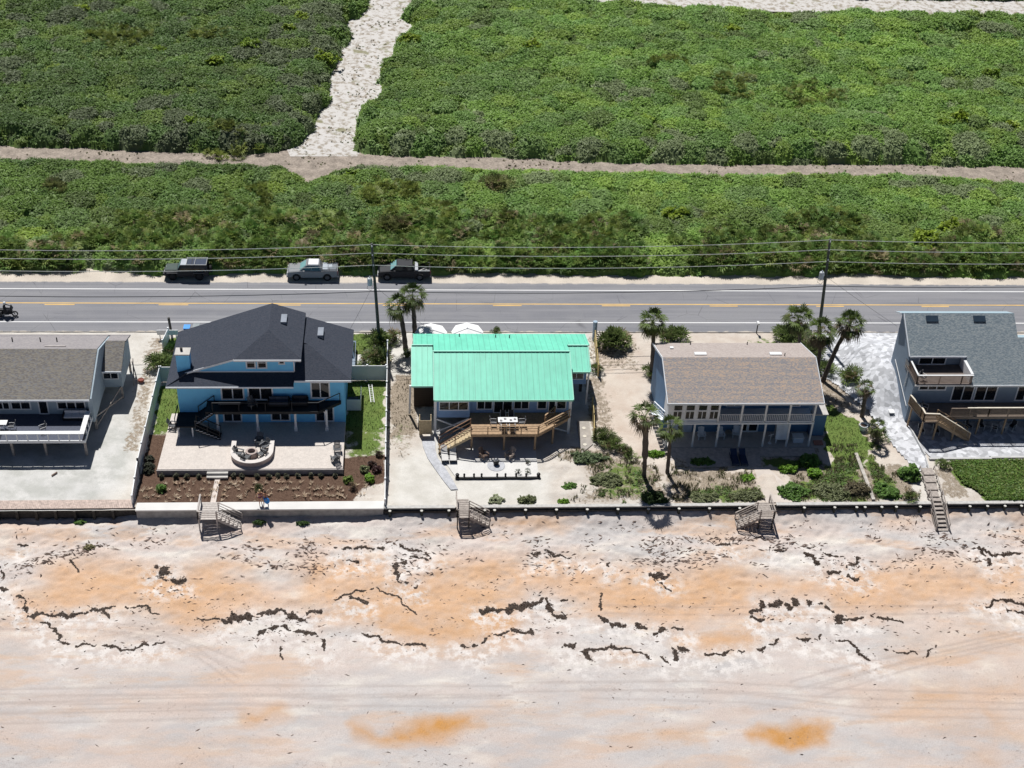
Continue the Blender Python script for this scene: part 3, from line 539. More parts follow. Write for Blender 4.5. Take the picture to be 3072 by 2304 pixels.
for i in range(nb):
    i0 = int((bx[i]-br[i]-X0)/ST); i1 = int((bx[i]+br[i]-X0)/ST)+2; j0 = int((by[i]-br[i]-Y0)/ST); j1 = int((by[i]+br[i]-Y0)/ST)+2
    i0 = max(i0, 0); j0 = max(j0, 0)
    if i0 >= i1 or j0 >= j1: continue
    sx = gx[j0:j1, i0:i1]-bx[i]; sy = gy[j0:j1, i0:i1]-by[i]; q = 1-(sx*sx+sy*sy)/br[i]**2; h = np.where(q > 0, bh[i]+.9*br[i]*.5*np.sqrt(np.maximum(q, 0)), 0)
    cur = Hh[j0:j1, i0:i1]; w = h > cur; cur[w] = h[w]; BID[j0:j1, i0:i1][w] = i
roll = fbm(gx*.07, gy*.11, 71, 3); back = np.clip((gy-165)/6, 0, 1)
Z = prof*(.35+.45*back+1.7*roll*(.6+.4*back)+Hh*.50)-.06
Z = np.where(M > .05, Z, -.3)
def hz(x, y):
    i = np.clip(((x-X0)/ST), 0, nx-2); j = np.clip(((y-Y0)/ST), 0, ny-2); ii = i.astype(int); jj = j.astype(int); return Z[jj, ii]
# colours: per-bush kind + large patches
kinds = np.array([(.165, .290, .062), (.135, .260, .070), (.160, .265, .095), (.205, .310, .062), (.190, .220, .150), (.130, .195, .065), (.26, .37, .05), (.155, .235, .065)])
pk = g.random(nb); big = fbm(bx*.055, by*.08, 81, 3); big2 = fbm(bx*.12, by*.15, 82, 3)
kd = np.where(pk < .42, 0, np.where(pk < .66, 1, np.where(pk < .84, 2, 3)))
kd = np.where((big2 > .66) & (g.random(nb) < .35), 4, kd); kd = np.where((g.random(nb) < .06), 5, kd); kd = np.where((g.random(nb) < .006), 6, kd)
kd = np.where((bx < 0) & (big2 > .54) & (g.random(nb) < .30) & (by > 160), 4, kd)
kd = np.where((by < 150) & (g.random(nb) < .45), 7, kd)
# grey bare-twig bushes along the near edges of the far blocks
ed = (by > 165) & (by < 170+3.5*(bx < -10)) & (g.random(nb) < .30); kd = np.where(ed, 4, kd)
ed2 = (by > 170) & (by < 215) & (np.abs(bx-(-13-(by-170)*.0+(by-170)*.12)) < 7) & (bx < -10) & (g.random(nb) < .5); kd = np.where(ed2, 4, kd)
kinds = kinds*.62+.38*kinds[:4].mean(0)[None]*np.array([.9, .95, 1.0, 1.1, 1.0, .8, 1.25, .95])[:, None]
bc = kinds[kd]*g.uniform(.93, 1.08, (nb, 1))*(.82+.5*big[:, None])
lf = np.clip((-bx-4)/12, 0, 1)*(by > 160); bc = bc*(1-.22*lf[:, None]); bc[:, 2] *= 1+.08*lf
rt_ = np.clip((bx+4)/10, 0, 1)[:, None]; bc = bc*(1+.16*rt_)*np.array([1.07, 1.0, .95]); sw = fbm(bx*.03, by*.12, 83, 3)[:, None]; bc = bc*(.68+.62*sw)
def colat(x, y):
    i = np.clip(((x-X0)/ST), 0, nx-1).astype(int); j = np.clip(((y-Y0)/ST), 0, ny-1).astype(int)
    return bc[BID[j, i]]*(.86+.28*vnoise(x*.8, y*.8, 66))[:, None]
co = np.stack([gx, gy, Z], -1).reshape(-1, 3); idx = np.arange(nx*ny).reshape(ny, nx)
kp = M > .2; vis = (np.abs(gx-12-(gy-138)*.09) < 72+(gy-138)*.5) & (gy < 250)
kk = ((kp & vis)[:-1, :-1] | (kp & vis)[1:, 1:]).reshape(-1)
q = np.stack([idx[:-1, :-1], idx[:-1, 1:], idx[1:, 1:], idx[1:, :-1]], -1).reshape(-1, 4)[kk]
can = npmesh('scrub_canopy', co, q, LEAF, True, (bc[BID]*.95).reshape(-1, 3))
props(can, 'dense low green coastal scrub filling the land behind the road', 'scrub', kind='stuff'); can.name = 'scrub'
n = 380000
x = g.uniform(X0, X1, n*3); y = Y0+(Y1-Y0)*g.random(n*3)**1.15
ok = (np.abs(x-11-(y-138)*.09) < 63+(y-138)*.40) & (y < 240); x = x[ok][:n]; y = y[ok][:n]
ii = ((x-X0)/ST).astype(int); jj = ((y-Y0)/ST).astype(int); k = (M[jj, ii] > .3); x = x[k]; y = y[k]
z = hz(x, y)
pos = np.stack([x, y, z-.02], 1); sc_ = g.uniform(.75, 1.45, len(x))*(1+.25*np.clip((y-150)/70, 0, 1))
T = [leaf_clump(9, .24, .17, .5, 10+i) for i in range(6)]
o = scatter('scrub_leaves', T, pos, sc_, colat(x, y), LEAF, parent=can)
o['label'] = 'leafy twigs of the scrub'; o['kind'] = 'stuff'
# saw palmetto thicket near the road and in patches
def thick(nm, xs, ys, cols, s0, s1, lab):
    zz = hz(xs, ys); P = np.stack([xs, ys, np.maximum(zz-.15, -.02)], 1); T = [fan_clump(9, 7, .75, 200+i, .075, .3, .7, .15, 1.25) for i in range(5)]
    o = scatter(nm, T, P, rng.uniform(s0, s1, len(xs)), cols, LEAF, tilt=.15); props(o, lab, 'palmetto', kind='stuff'); return o
n = 3000; x = g.uniform(-62, 92, n); y = 139.0+11*g.random(n)**1.7
k = (M[((y-Y0)/ST).astype(int), ((x-X0)/ST).astype(int)] > .25) & (fbm(x*.1, y*.15, 13) > .40+.018*(y-139)-.06); x = x[k]; y = y[k]
c = np.array([.135, .215, .05])*g.uniform(.6, 1.6, (len(x), 1)); c[:, 0] *= g.uniform(.85, 1.3, len(x)); dead = g.random(len(x)) < .09; c[dead] = np.array([.30, .25, .14])*g.uniform(.6, 1.3, (dead.sum(), 1))
thick('saw_palmetto_thicket', x, y, c, .75, 1.25, 'yellow green saw palmetto thicket along the road edge')
XY = []
for r, u, v, rad, cnt in (('T', 650, 180, 4.2, 46), ('T', 1160, 165, 2.2, 18), ('S', 1300, 270, 3, 24), ('S', 1545, 285, 3.5, 30), ('S', 1080, 190, 2, 12), ('T', 1290, 720, 3, 18), ('S', 190, 600, 3, 26), ('S', 150, 650, 2, 14), ('S', 340, 650, 2.5, 20), ('S', 800, 720, 3, 24), ('T', 2130, 1000, 2.6, 18), ('T', 1400, 1050, 2.5, 14), ('T', 1120, 1190, 3, 14), ('F', 1800, 470, 4, 24)):
    p = G(r, u, v, 2.6); a = g.random(cnt)*6.28; rr = rad*np.sqrt(g.random(cnt)); XY.append(np.stack([p[0]+np.cos(a)*rr*1.3, p[1]+np.sin(a)*rr], 1))
XY = np.concatenate(XY); c = np.array([.19, .23, .05])*g.uniform(.6, 1.3, (len(XY), 1))
thick('palmetto_patches', XY[:, 0], XY[:, 1], c, .7, 1.2, 'scattered yellow green palmetto patches amid the scrub')
# ---- individual shrubs that stand out
def shrub(name, label, cat, c, rx, ry, h, col, n=160, size=.3, group=None, spiky=False, base=None, seed=3):
    z0 = c[2]; t = thing(name, label, cat, c, 0, group); gg = np.random.default_rng(seed)
    if spiky:
        L_ = max(.28, min(.9, rx*.62)); T = [fan_clump(6, 7, L_, seed*7+i, .075, .25, .8, .35, 1.35) for i in range(4)]; m_ = max(2, int(4+rx*rx*4.5)) if rx > .35 else 1
        a = gg.random(m_)*6.28; rr = np.sqrt(gg.random(m_)); P = np.stack([np.cos(a)*rr*rx*.7, np.sin(a)*rr*ry*.7, h*.45*(1-rr)], 1)
        cc = np.array(col)*gg.uniform(.65, 1.45, (m_, 1)); dd = gg.random(m_) < .12; cc[dd] = np.array([.22, .17, .10])*gg.uniform(.7, 1.3, (dd.sum(), 1))
        scatter('fronds', T, P, gg.uniform(.75, 1.2, m_)*1.0, cc, LEAF, parent=t, tilt=.15)
        mb = MB(); 
        for i in range(4): a = i*1.57+seed; mb.tube([(0, 0, -.1), (math.cos(a)*rx*.3, math.sin(a)*ry*.3, h*.4)], [.09, .06], 6)
        mb.build('stem', TRUNK, t, world=False)
    else:
        T = [leaf_clump(9, .26*size/.3, size, .8, seed*9+i) for i in range(5)]
        u = gg.normal(0, 1, (n, 3)); u[:, 2] = np.abs(u[:, 2]); u /= np.linalg.norm(u, axis=1)[:, None]; lob = .5+.75*vnoise(u[:, 0]*2.6+seed, u[:, 1]*2.6+u[:, 2], seed); r = lob*gg.uniform(.72, 1.0, n)
        P = np.stack([u[:, 0]*rx*r, u[:, 1]*ry*r, u[:, 2]*h*r], 1); scatter('foliage', T, P, gg.uniform(.7, 1.2, n), np.array(col)*gg.uniform(.75, 1.3, (n, 1)), LEAF, parent=t)
        mb = MB()
        for i in range(5): a = i*1.26+seed; mb.tube([(0, 0, -.1), (math.cos(a)*rx*.25, math.sin(a)*ry*.25, h*.35), (math.cos(a)*rx*.6, math.sin(a)*ry*.6, h*.6)], [.05, .035, .015], 5)
        mb.build('stem', TRUNK, t, world=False)
    return t
YG = (.24, .33, .03)
for i, (r, u, v, rx, h, lab) in enumerate((('T', 1385, 250, 1.9, 1.3, 'bright yellow green shrub left of the sand path, widest of its kind'), ('T', 1200, 330, 1.3, 1.0, 'small yellow green shrub lower left of the widest one'), ('T', 1790, 290, 2.2, 1.6, 'large yellow green shrub at the left edge of the sand path'), ('T', 1050, 670, .9, .8, 'tiny lime shrub among grey twiggy bushes left of the path'), ('T', 1665, 100, 1.5, 1.2, 'yellow green shrub near the top left of the sand path'), ('T', 1595, 160, 1.1, 1.1, 'lime shrub just left of another near the path top'),
        ('T', 1950, 900, 1.4, .8, 'yellow green shrub on the near side of the dirt track crossing'), ('S', 640, 148, 1.7, 1.2, 'lone lime shrub in the right scrub block near its top left'), ('S', 250, 130, 1.7, 1.3, 'yellow green shrub at the right edge of the sand path'), ('S', 290, 55, 1.5, 1.2, 'yellow green shrub near the picture top right of the path'), ('S', 1280, 92, 1.7, 1.0, 'pale lime shrub in the middle of the right scrub block top'), ('S', 1100, 665, 1.8, 1.1, 'lime shrub in the strip of scrub between track and road'),
        ('S', 2105, 230, 1.6, 1.1, 'lime shrub at the far right of the upper scrub'), ('S', 2010, 378, 1.5, 1.0, 'pale lime shrub right above the dirt track'), ('S', 2178, 398, 1.3, 1.0, 'lime shrub at the right picture edge above the track'), ('S', 1960, 395, 1.2, .9, 'small lime shrub beside the pale one right above the track'), ('S', 1990, 710, 1.8, 1.2, 'yellow green shrub in the roadside scrub at right'), ('T', 450, 45, 1.5, 1.0, 'green yellow shrub near the top of the left scrub'), ('T', 890, 250, 1.2, .9, 'dull lime shrub left of the bright cluster'), ('S', 1905, 740, 1.9, 1.2, 'fresh green shrub beside the yellow green one at right'))):
    p = G(r, u, v, 2.4); zb = float(hz(np.array([p[0]]), np.array([p[1]]))[0])
    shrub('lime_shrub', lab, 'shrub', (p[0], p[1], max(zb-.35, 0)), rx, rx*.9, h, YG if i % 3 else (.19, .29, .03), 100, .34, 'yellow green shrubs in the scrub', seed=20+i)
for i, (r, u, v, lab) in enumerate((('T', 310, 1010, 'big pale saw palmetto clump below the dirt track at left'), ('S', 530, 580, 'pale fanned palmetto just below the track right of the path'), ('T', 2180, 1230, 'grey green palmetto mound above the black pickup'))):
    p = G(r, u, v, 2.0); zb = float(hz(np.array([p[0]]), np.array([p[1]]))[0])
    shrub('saw_palmetto', lab, 'palmetto', (p[0], p[1], max(zb-.5, 0)), 2.4, 2.0, 1.6, (.21, .23, .085), 220, .36, 'palmettos in the scrub', True, seed=50+i)
# ================================================================== BUILDING HELPERS
def window(par, x0, x1, z0, z1, y, n=2, depth=.06, fr=.09, trim=TRIM, mid=None, name='window', sill=True, transom=None):
    """window facing -y in wall plane y; trim frame is the part, dark panes the sub-part"""
    f = MB(); a = y-.055; b = y+.01
    f.box(x0-fr, x1+fr, a, b, z1, z1+fr); f.box(x0-fr, x1+fr, a-.02, b, z0-fr, z0); f.box(x0-fr, x0, a, b, z0, z1); f.box(x1, x1+fr, a, b, z0, z1)
    for i in range(1, n):
        xm = x0+(x1-x0)*i/n; w = (mid or .035); f.box(xm-w, xm+w, a+.003, b, z0, z1)
    if transom: f.box(x0, x1, a+.006, b, transom-.03, transom+.03)
    o = f.build(name, trim, par); p = MB(); p.box(x0+.001, x1-.001, y-.022, y-.004, z0+.001, z1-.001); p.build('pane', GLASS, o); return o
def roofslab(mb, pts, th=.16): mb.extr([(x, y, z) for x, y, z in pts], (0, 0, -th))
def stairs(mb, x0, x1, z0, z1, ya, yb, n=9, th=.05, axis='x'):
    """treads rising from (x0,z0) to (x1,z1)"""
    for i in range(n):
        a = x0+(x1-x0)*i/n; b = x0+(x1-x0)*(i+1)/n; z = z0+(z1-z0)*(i+1)/n
        if axis == 'x': mb.box(min(a, b)-.02, max(a, b), ya, yb, z-th, z)
        else: mb.box(ya, yb, min(a, b)-.02, max(a, b), z-th, z)
def stringers(mb, p, q, w=.05, h=.28, offs=()):
    for o in offs: mb.bar((p[0]+o[0], p[1]+o[1], p[2]), (q[0]+o[0], q[1]+o[1], q[2]), w, h)
def rail(mb, pts, h=1.0, post=.09, cap=.13, mids=(.35, .7), every=1.8, bal=None, capt=.05):
    """railing over points with floor heights; bal = baluster spacing"""
    for i in range(len(pts)-1):
        p = Vector(pts[i]); q = Vector(pts[i+1]); L = (q-p).length; n = max(1, round(L/every)); up = Vector((0, 0, h))
        for k in range(n+1):
            c = p.lerp(q, k/n); mb.bar(c, c+up, post)
        mb.bar(p+up, q+up, cap, capt)
        for mz in mids: mb.bar(p+Vector((0, 0, h*mz)), q+Vector((0, 0, h*mz)), .04, .07)
        if bal:
            mb.bar(p+Vector((0, 0, .12)), q+Vector((0, 0, .12)), .05, .06)
            m_ = int(L/bal)
            for k in range(1, m_): c = p.lerp(q, k/m_); mb.bar(c+Vector((0, 0, .12)), c+Vector((0, 0, h-.02)), .04)
def wallbox(par, x0, x1, y0, y1, z0, z1, m, name='wall'):
    mb = MB(); mb.box(x0, x1, y0, y1, z0, z1); return mb.build(name, m, par)
def house_profile(par, x0, x1, prof, m, name='wall'):
    """prof = polygon in (y,z), swept from x0 to x1"""
    mb = MB(); mb.extr([(x0, y, z) for y, z in prof], (x1-x0, 0, 0)); return mb.build(name, m, par)
# ================================================================== GREEN ROOF HOUSE
BLUE_G = siding('siding_periwinkle', (.22, .36, .60), .2, .85); MINT = mat('mint_metal', (.175, .635, .47), .42, .06, .8, spec=.35, fine=.05, fscale=2.2, stretch=(1, .35, 1))
def seams(m, step, ofs=0.0, dark=.72, w=.09):  # thin dark lines put the shade of the rib sides into the colour
    t = m.node_tree; n = t.nodes; b = n['Principled BSDF']; src = b.inputs['Base Color'].links[0].from_socket
    tc = n.new('ShaderNodeTexCoord'); sx = n.new('ShaderNodeSeparateXYZ'); t.links.new(tc.outputs['Object'], sx.inputs[0])
    f = math_(t, 'FRACT', math_(t, 'DIVIDE', math_(t, 'ADD', sx.outputs[0], 500*step), step), 0); k = rng_(t, f, 0.0, w, dark, 1.0)
    s = n.new('ShaderNodeVectorMath'); s.operation = 'SCALE'; t.links.new(src, s.inputs[0]); t.links.new(k, s.inputs['Scale']); t.links.new(s.outputs[0], b.inputs['Base Color'])
seams(MINT, .57, 0, .66, .16)
MINTT = mat('mint_trim', (.34, .72, .58), .4, .04, 1); DSLAT = siding('dark_slats', (.05, .035, .025), .25, .4)
def metal_roof(name, par, x0, x1, ya, za, yb, zb, ribs=.42, th=.12, m=MINT):
    """plane from (ya,za) low eave to (yb,zb) ridge with standing seams"""
    mb = MB(); mb.extr([(x0, ya, za), (x1, ya, za), (x1, yb, zb), (x0, yb, zb)], (0, 0, -th)); n = int((x1-x0)/ribs)
    sl = (zb-za)/(yb-ya); nrm = Vector((0, -sl, 1)).normalized()*.02
    for i in range(1, n):
        x = x0+(x1-x0)*i/n; mb.bar(Vector((x, ya, za))+nrm, Vector((x, yb, zb))+nrm, .035, .045)
    return mb.build(name, m, par)
gh = thing('house', 'house on stilts with mint green metal roof and wooden deck', 'house', (9.3, 112, 0))
house_profile(gh, 2.75, 15.85, [(109.6, 1.95), (109.6, 4.08), (114.45, 5.66), (119.8, 3.9), (119.8, 1.95)], BLUE_G)
wallbox(gh, 2.72, 5.98, 109.15, 109.59, 1.85, 3.98, BLUE_G)
house_profile(gh, .55, 2.74, [(113.2, .1), (113.2, 3.9), (116.4, 5.05), (119.8, 3.9), (119.8, .1)], DSLAT)
house_profile(gh, 15.86, 17.8, [(113.9, 2.35), (113.9, 4.2), (116.4, 5.0), (119.8, 3.9), (119.8, 2.35)], BLUE_G)
metal_roof('roof', gh, 2.5, 15.95, 108.95, 4.13, 114.5, 5.95)
mb = MB(); mb.extr([(.55, 120.2, 4.12), (18.15, 120.2, 4.12), (18.15, 116.5, 5.34), (15.95, 116.5, 5.34), (15.95, 114.5, 5.99), (2.5, 114.5, 5.99), (2.5, 116.5, 5.34), (.55, 116.5, 5.34)], (0, 0, -.12))
for i in range(1, 41):
    x = .55+17.6*i/41; yt = 114.5 if 2.5 < x < 15.95 else 116.5; zt = 5.99 if yt < 115 else 5.34; mb.bar((x, 120.2, 4.14), (x, yt, zt+.02), .035, .045)
mb.build('roof', MINT, gh)
metal_roof('roof', gh, .35, 2.42, 111.7, 3.78, 116.48, 5.3, m=MINT); metal_roof('roof', gh, 16.02, 18.05, 113.35, 4.28, 116.48, 5.27)
mb = MB(); mb.box(2.5, 15.95, 108.87, 108.93, 3.97, 4.17); mb.bar((2.47, 108.95, 4.1), (2.47, 114.5, 5.96), .09, .16); mb.bar((15.99, 108.95, 4.1), (15.99, 114.5, 5.96), .09, .16); mb.bar((2.4, 114.46, 6.02), (16.0, 114.46, 6.02), .16, .05); mb.box(.35, 2.42, 111.62, 111.69, 3.64, 3.82); mb.box(16.02, 18.05, 113.27, 113.34, 4.12, 4.3); mb.bar((.35, 116.46, 5.36), (2.42, 116.46, 5.36), .15, .05); mb.bar((16.02, 116.46, 5.34), (18.1, 116.46, 5.34), .15, .05); mb.bar((.32, 111.7, 3.72), (.32, 116.4, 5.22), .07, .14); mb.bar((18.12, 113.4, 4.25), (18.12, 116.4, 5.2), .07, .14); mb.bar((18.2, 116.5, 5.3), (18.2, 120.2, 4.1), .07, .14); mb.bar((.5, 116.5, 5.3), (.5, 120.2, 4.1), .07, .14)
mb.build('roof_trim', MINTT, gh)
for (x, y, z) in ((5.2, 119.3, 4.41), (8.9, 119.0, 4.5), (10.3, 118.8, 4.58)):
    mb = MB(); mb.tube([(x, y, z-.1), (x, y, z+.35)], .05, 8); mb.build('vent_pipe', BLACK, gh)
for a, b, c, d, y, n, tr in ((3.05, 5.75, 2.85, 3.72, 109.15, 3, None), (6.72, 8.1, 2.6, 3.55, 109.6, 2, None), (10.32, 11.68, 2.62, 3.55, 109.6, 2, None), (12.62, 13.42, 2.62, 3.55, 109.6, 1, None), (14.5, 15.32, 2.62, 3.55, 109.6, 1, None), (16.15, 17.45, 3.05, 3.95, 113.9, 2, None)): window(gh, a, b, c, d, y, n)
for a, b in ((8.36, 10.06), (13.72, 14.28)):
    o = window(gh, a, b, 2.16, 3.75, 109.6, 2 if b-a > 1 else 1, name='door')
for x in (2.6, 15.72): mb = MB(); mb.box(x-.13, x+.13, 108.93, 109.17, -.1, 3.97); mb.build('post', WHITE, gh)
mb = MB(); mb.bar((.12, 112.1, .1), (.2, 111.9, 3.7), .2); mb.build('post', WHITE, gh); mb = MB(); mb.bar((17.95, 113.6, 0), (17.95, 113.5, 4.1), .16); mb.build('post', WHITE, gh)
for p, q in (((2.75, 109.02, 1.75), (5.9, 109.02, .25)), ((2.75, 109.1, .12), (5.9, 109.1, 1.75)), ((15.6, 109.0, 1.6), (13.8, 109.0, .95)), ((15.6, 109.05, .15), (13.8, 109.05, .75))):
    mb = MB(); mb.bar(p, q, .06, .16); mb.build('brace', WHITE, gh)
for x, y in ((2.9, 112.5), (6.2, 112.5), (9.5, 112.5), (12.8, 112.5), (15.6, 112.5), (2.9, 116), (6.2, 116), (9.5, 116), (12.8, 116), (15.6, 116), (17.6, 116), (17.7, 119.6)):
    mb = MB(); mb.box(x-.15, x+.15, y-.15, y+.15, -.1, 1.96); mb.build('piling', DARKPILE, gh)
wallbox(gh, 3.2, 15.5, 117.5, 117.7, -.1, 1.94, DSLAT, 'shade_sheet'); mb = MB(); mb.box(2.9, 15.8, 109.7, 119.6, 1.8, 1.945); mb.build('floor_frame', DARKPILE, gh)  # back wall is an added dark sheet for the shade among the stilts
mb = MB()       # deck
mb.prism([(5.98, 106.2), (12.42, 106.2), (15.86, 108.9), (15.86, 109.13), (15.5, 109.58), (6.0, 109.58), (6.0, 106.2)], 2.02, 2.1); mb.box(5.95, 12.4, 106.17, 106.24, 1.8, 2.06); mb.bar((12.4, 106.18, 1.92), (15.5, 108.65, 1.92), .06, .3); mb.box(5.95, 6.02, 106.2, 109.1, 1.8, 2.06)
dk = mb.build('deck', WOOD, gh)
for x, y in ((6.07, 106.37), (9.2, 106.35), (12.2, 106.32), (14.02, 107.43), (6.07, 108.9), (12.2, 108.9)): mb = MB(); mb.box(x-.09, x+.09, y-.09, y+.09, -.1, 2.0); mb.build('deck_post', WOOD, gh)
mb = MB(); rail(mb, [(5.98, 106.22, 2.1), (12.4, 106.22, 2.1)], .95, every=1.6, mids=(.38, .7)); mb.build('railing', WOOD, gh)
mb = MB(); rail(mb, [(12.5, 106.3, 2.1), (15.7, 108.8, 2.1)], .95, every=2.1, mids=(.35, .7)); mb.build('railing', WOOD, gh); mb = MB(); rail(mb, [(13.2, 107.9, 2.1), (14.3, 109.3, 2.1)], .95, every=2.1, mids=(.3, .6)); mb.build('railing', WOOD, gh)
mb = MB(); stairs(mb, 2.95, 5.98, 0, 2.0, 105.9, 107.3, 11); stringers(mb, (2.9, 105.9, -.05), (5.98, 105.9, 1.95), .05, .22, ((0, 0), (0, 1.4), (0, .7))); mb.build('stairs', WOODL, gh)
mb = MB(); rail(mb, [(2.95, 105.84, .05), (5.98, 106.2, 2.1)], .95, every=1.6, mids=(.5,)); mb.build('stair_railing', mat('brown_rail', (.22, .13, .085), .7), gh); mb = MB(); rail(mb, [(2.95, 107.38, .05), (5.98, 107.4, 2.1)], .95, every=3.2, mids=(.5,)); mb.build('stair_railing', mat('brown_rail', (.16, .085, .055), .7), gh)
# ---- patio, path and things round the green house
def slab(name, pts, z0, z1, m, label, par=None):
    mb = MB(); mb.prism(pts, z0, z1); o = mb.build(name, m); o['kind'] = 'structure'; o['label'] = label; return o
PAV = mat('white_paver', (.64, .63, .61), .85, .06, .7, fine=.07, fscale=7); PAVG = mat('grey_flagstone', (.46, .47, .50), .85, .14, 2.2, fine=.12, fscale=6)
slab('patio', [(3.15, 105.45), (5, 107.9), (12.3, 107.9), (12.32, 102.25), (4.55, 102.15), (3.95, 103.5)], -.12, .03, PAV, 'white concrete patio below the wooden deck')
slab('flagstone_path', [(1.3, 108.0), (2.6, 107.9), (2.6, 106.5), (2.8, 105.2), (3.5, 103.7), (4.15, 102.0), (4.6, 100.6), (3.95, 100.55), (3.3, 101.8), (2.5, 103.6), (1.8, 105.3), (1.4, 107)], -.1, .045, PAVG, 'grey flagstone path curving from the green roof house')
slab('side_walk', [(16.75, 105.8), (18.0, 107.2), (18.0, 110.8), (16.75, 110.8)], -.1, .03, mat('plain_conc', (.36, .33, .30), .9, .15, 2), 'strip of concrete right of the green roof house')
t = thing('planter_border', 'low black rope border with short posts on the patio edge', 'border', (8.4, 102.2, 0))
mb = MB(); mb.box(4.4, 12.45, 102.05, 102.2, -.02, .17); mb.build('kerb', BLACK, t)
for x in (4.6, 5.25, 6.17, 6.89, 8.36, 9.15, 10.16, 11.11, 12.28):
    w = .16 if x in (4.6, 12.28) else .09; mb = MB(); mb.lathe([(w, 0), (w, .34), (w*1.25, .36), (w*.9, .46), (.01, .5)], (x, 102.3, 0), 8); mb.build('post', BLACK, t)
t = thing('slat_enclosure', 'open topped enclosure of fresh yellow slats under the left wing', 'shower stall', (1.65, 109.1, 0))
mb = MB()
for z in np.arange(.12, 1.75, .17): mb.box(1.15, 2.15, 108.72, 108.76, z, z+.15)
mb.build('front_panel', WOODL, t)
for x in (1.1, 2.2):
    mb = MB()
    for z in np.arange(.12, 1.75, .17): mb.box(x-.02, x+.02, 108.8, 109.6, z, z+.15)
    mb.build('side_panel', WOODL, t)
for x in (1.1, 2.2):
    for y in (108.76, 109.62): mb = MB(); mb.box(x-.05, x+.05, y-.05, y+.05, 0, 1.85); mb.build('post', WOODL, t)
# fire bowl
t = thing('fire_pit', 'black kettle fire pit on a round stone circle', 'fire pit', (8.35, 104.1, .03))
mb = MB(); mb.lathe([(.86, 0), (.86, .03), (.55, .035)], (8.35, 104.0, .03), 28); mb.build('stone_ring', PAVG, t)
mb = MB(); mb.lathe([(.2, 0), (.26, .1), (.3, .35), (.28, .5), (.2, .52)], (8.35, 104.15, .07), 16); mb.build('bowl', BLACK, t)
mb = MB(); mb.lathe([(.24, .54), (.22, .62), (.1, .7), (.02, .73)], (8.35, 104.15, .07), 16); mb.build('lid', CHROME, t)
# ---- furniture templates (first instance is moved, others are copies)
def lounge(name, label, x, y, rz, mf, mc, group):
    t = thing(name, label, 'lounge chair', (x, y, 0), rz, group)
    mb = MB(); mb.box(-.33, .33, -.95, .45, .28, .33)
    for sx in (-.33, .33): mb.box(sx-.025, sx+.025, -.98, .95, .24, .3)
    mb.build('frame', mf, t, world=False)
    for sx in (-.3, .3):
        for yy in (-.85, .35): mb = MB(); mb.box(sx-.025, sx+.025, yy-.025, yy+.025, 0, .26); mb.build('leg', mf, t, world=False)
    mb = MB(); mb.box(-.31, .31, -.93, .4, .34, .4); mb.build('seat_pad', mc, t, world=False)
    mb = MB(); mb.extr([(-.31, .42, .36), (.31, .42, .36), (.31, .95, .78), (-.31, .95, .78)], (0, -.05, .06)); mb.build('backrest', mc, t, world=False); return t
def adirondack(label, loc, rz, m, group, name='adirondack_chair'):
    t = thing(name, label, 'chair', loc, rz, group)
    mb = MB()
    for i in range(5): mb.extr([(-.27, -.38+i*.11, .40-i*.025), (.27, -.38+i*.11, .40-i*.025), (.27, -.29+i*.11, .38-i*.025), (-.27, -.29+i*.11, .38-i*.025)], (0, 0, .03))
    mb.build('seat', m, t, world=False)
    mb = MB()
    for i in range(5): x = -.22+i*.11; h = .95+.08*(1-abs(i-2)/2); mb.bar((x, .15, .28), (x*1.15, .15+.36, h), .09, .03)
    mb.bar((-.26, .3, .6), (.26, .3, .6), .04, .06); mb.build('backrest', m, t, world=False)
    for s in (-1, 1):
        mb = MB(); mb.box(s*.33-.07, s*.33+.07, -.42, .28, .56, .59); mb.build('armrest', m, t, world=False)
        mb = MB(); mb.box(s*.31-.02, s*.31+.02, -.4, -.3, 0, .56); mb.build('leg', m, t, world=False)
        mb = MB(); mb.bar((s*.31, -.35, .36), (s*.31, .42, .02), .04, .1); mb.bar((s*.31, .22, .1), (s*.31, .24, .56), .04, .07); mb.build('leg', m, t, world=False)
    return t
def patio_chair(label, loc, rz, m, m2, group, name='patio_chair'):
    t = thing(name, label, 'chair', loc, rz, group)
    mb = MB(); mb.box(-.25, .25, -.25, .25, .42, .46); mb.build('seat', m2, t, world=False)
    mb = MB(); mb.extr([(-.25, .24, .46), (.25, .24, .46), (.25, .36, .98), (-.25, .36, .98)], (0, .03, 0)); mb.build('backrest', m2, t, world=False)
    for s in (-1, 1):
        mb = MB(); mb.tube([(s*.27, -.27, 0), (s*.27, -.25, .64), (s*.27, .3, .66)], .022, 6); mb.build('armrest', m, t, world=False)
        mb = MB(); mb.tube([(s*.27, .33, 0), (s*.26, .26, .45), (s*.25, .38, 1.0)], .022, 6); mb.build('leg', m, t, world=False)
    return t
GREYC = mat('grey_cushion', (.42, .43, .45), .9, .06); DKC = mat('dark_cushion', (.03, .032, .04), .85, .15); NAVY = mat('navy_mesh', (.02, .035, .085), .8, .2)
BRN = mat('brown_chair', (.20, .14, .11), .8, .2); TEALC = mat('pale_blue_plastic', (.42, .52, .58), .5, .08)
a = lounge('lounger', 'left grey lounge chair at the foot of the deck stairs', 3.45, 105.3, R(4), DKC, mat('light_cushion', (.60, .59, .57), .9, .06), 'loungers by the wooden stairs')
adirs = []
a1 = adirondack('brown slatted chair left of the kettle fire pit', (7.2, 105.2, .03), R(42), BRN, 'chairs round the kettle fire pit')
a2 = adirondack('pale striped chair right of the kettle fire pit', (9.75, 105.2, .03), R(-48), mat('bleached_chair', (.42, .34, .29), .8, .2), 'chairs round the kettle fire pit')
refresh()
dup(a, (4.27, 105.3, 0), R(0), 'right grey lounge chair at the foot of the deck stairs')
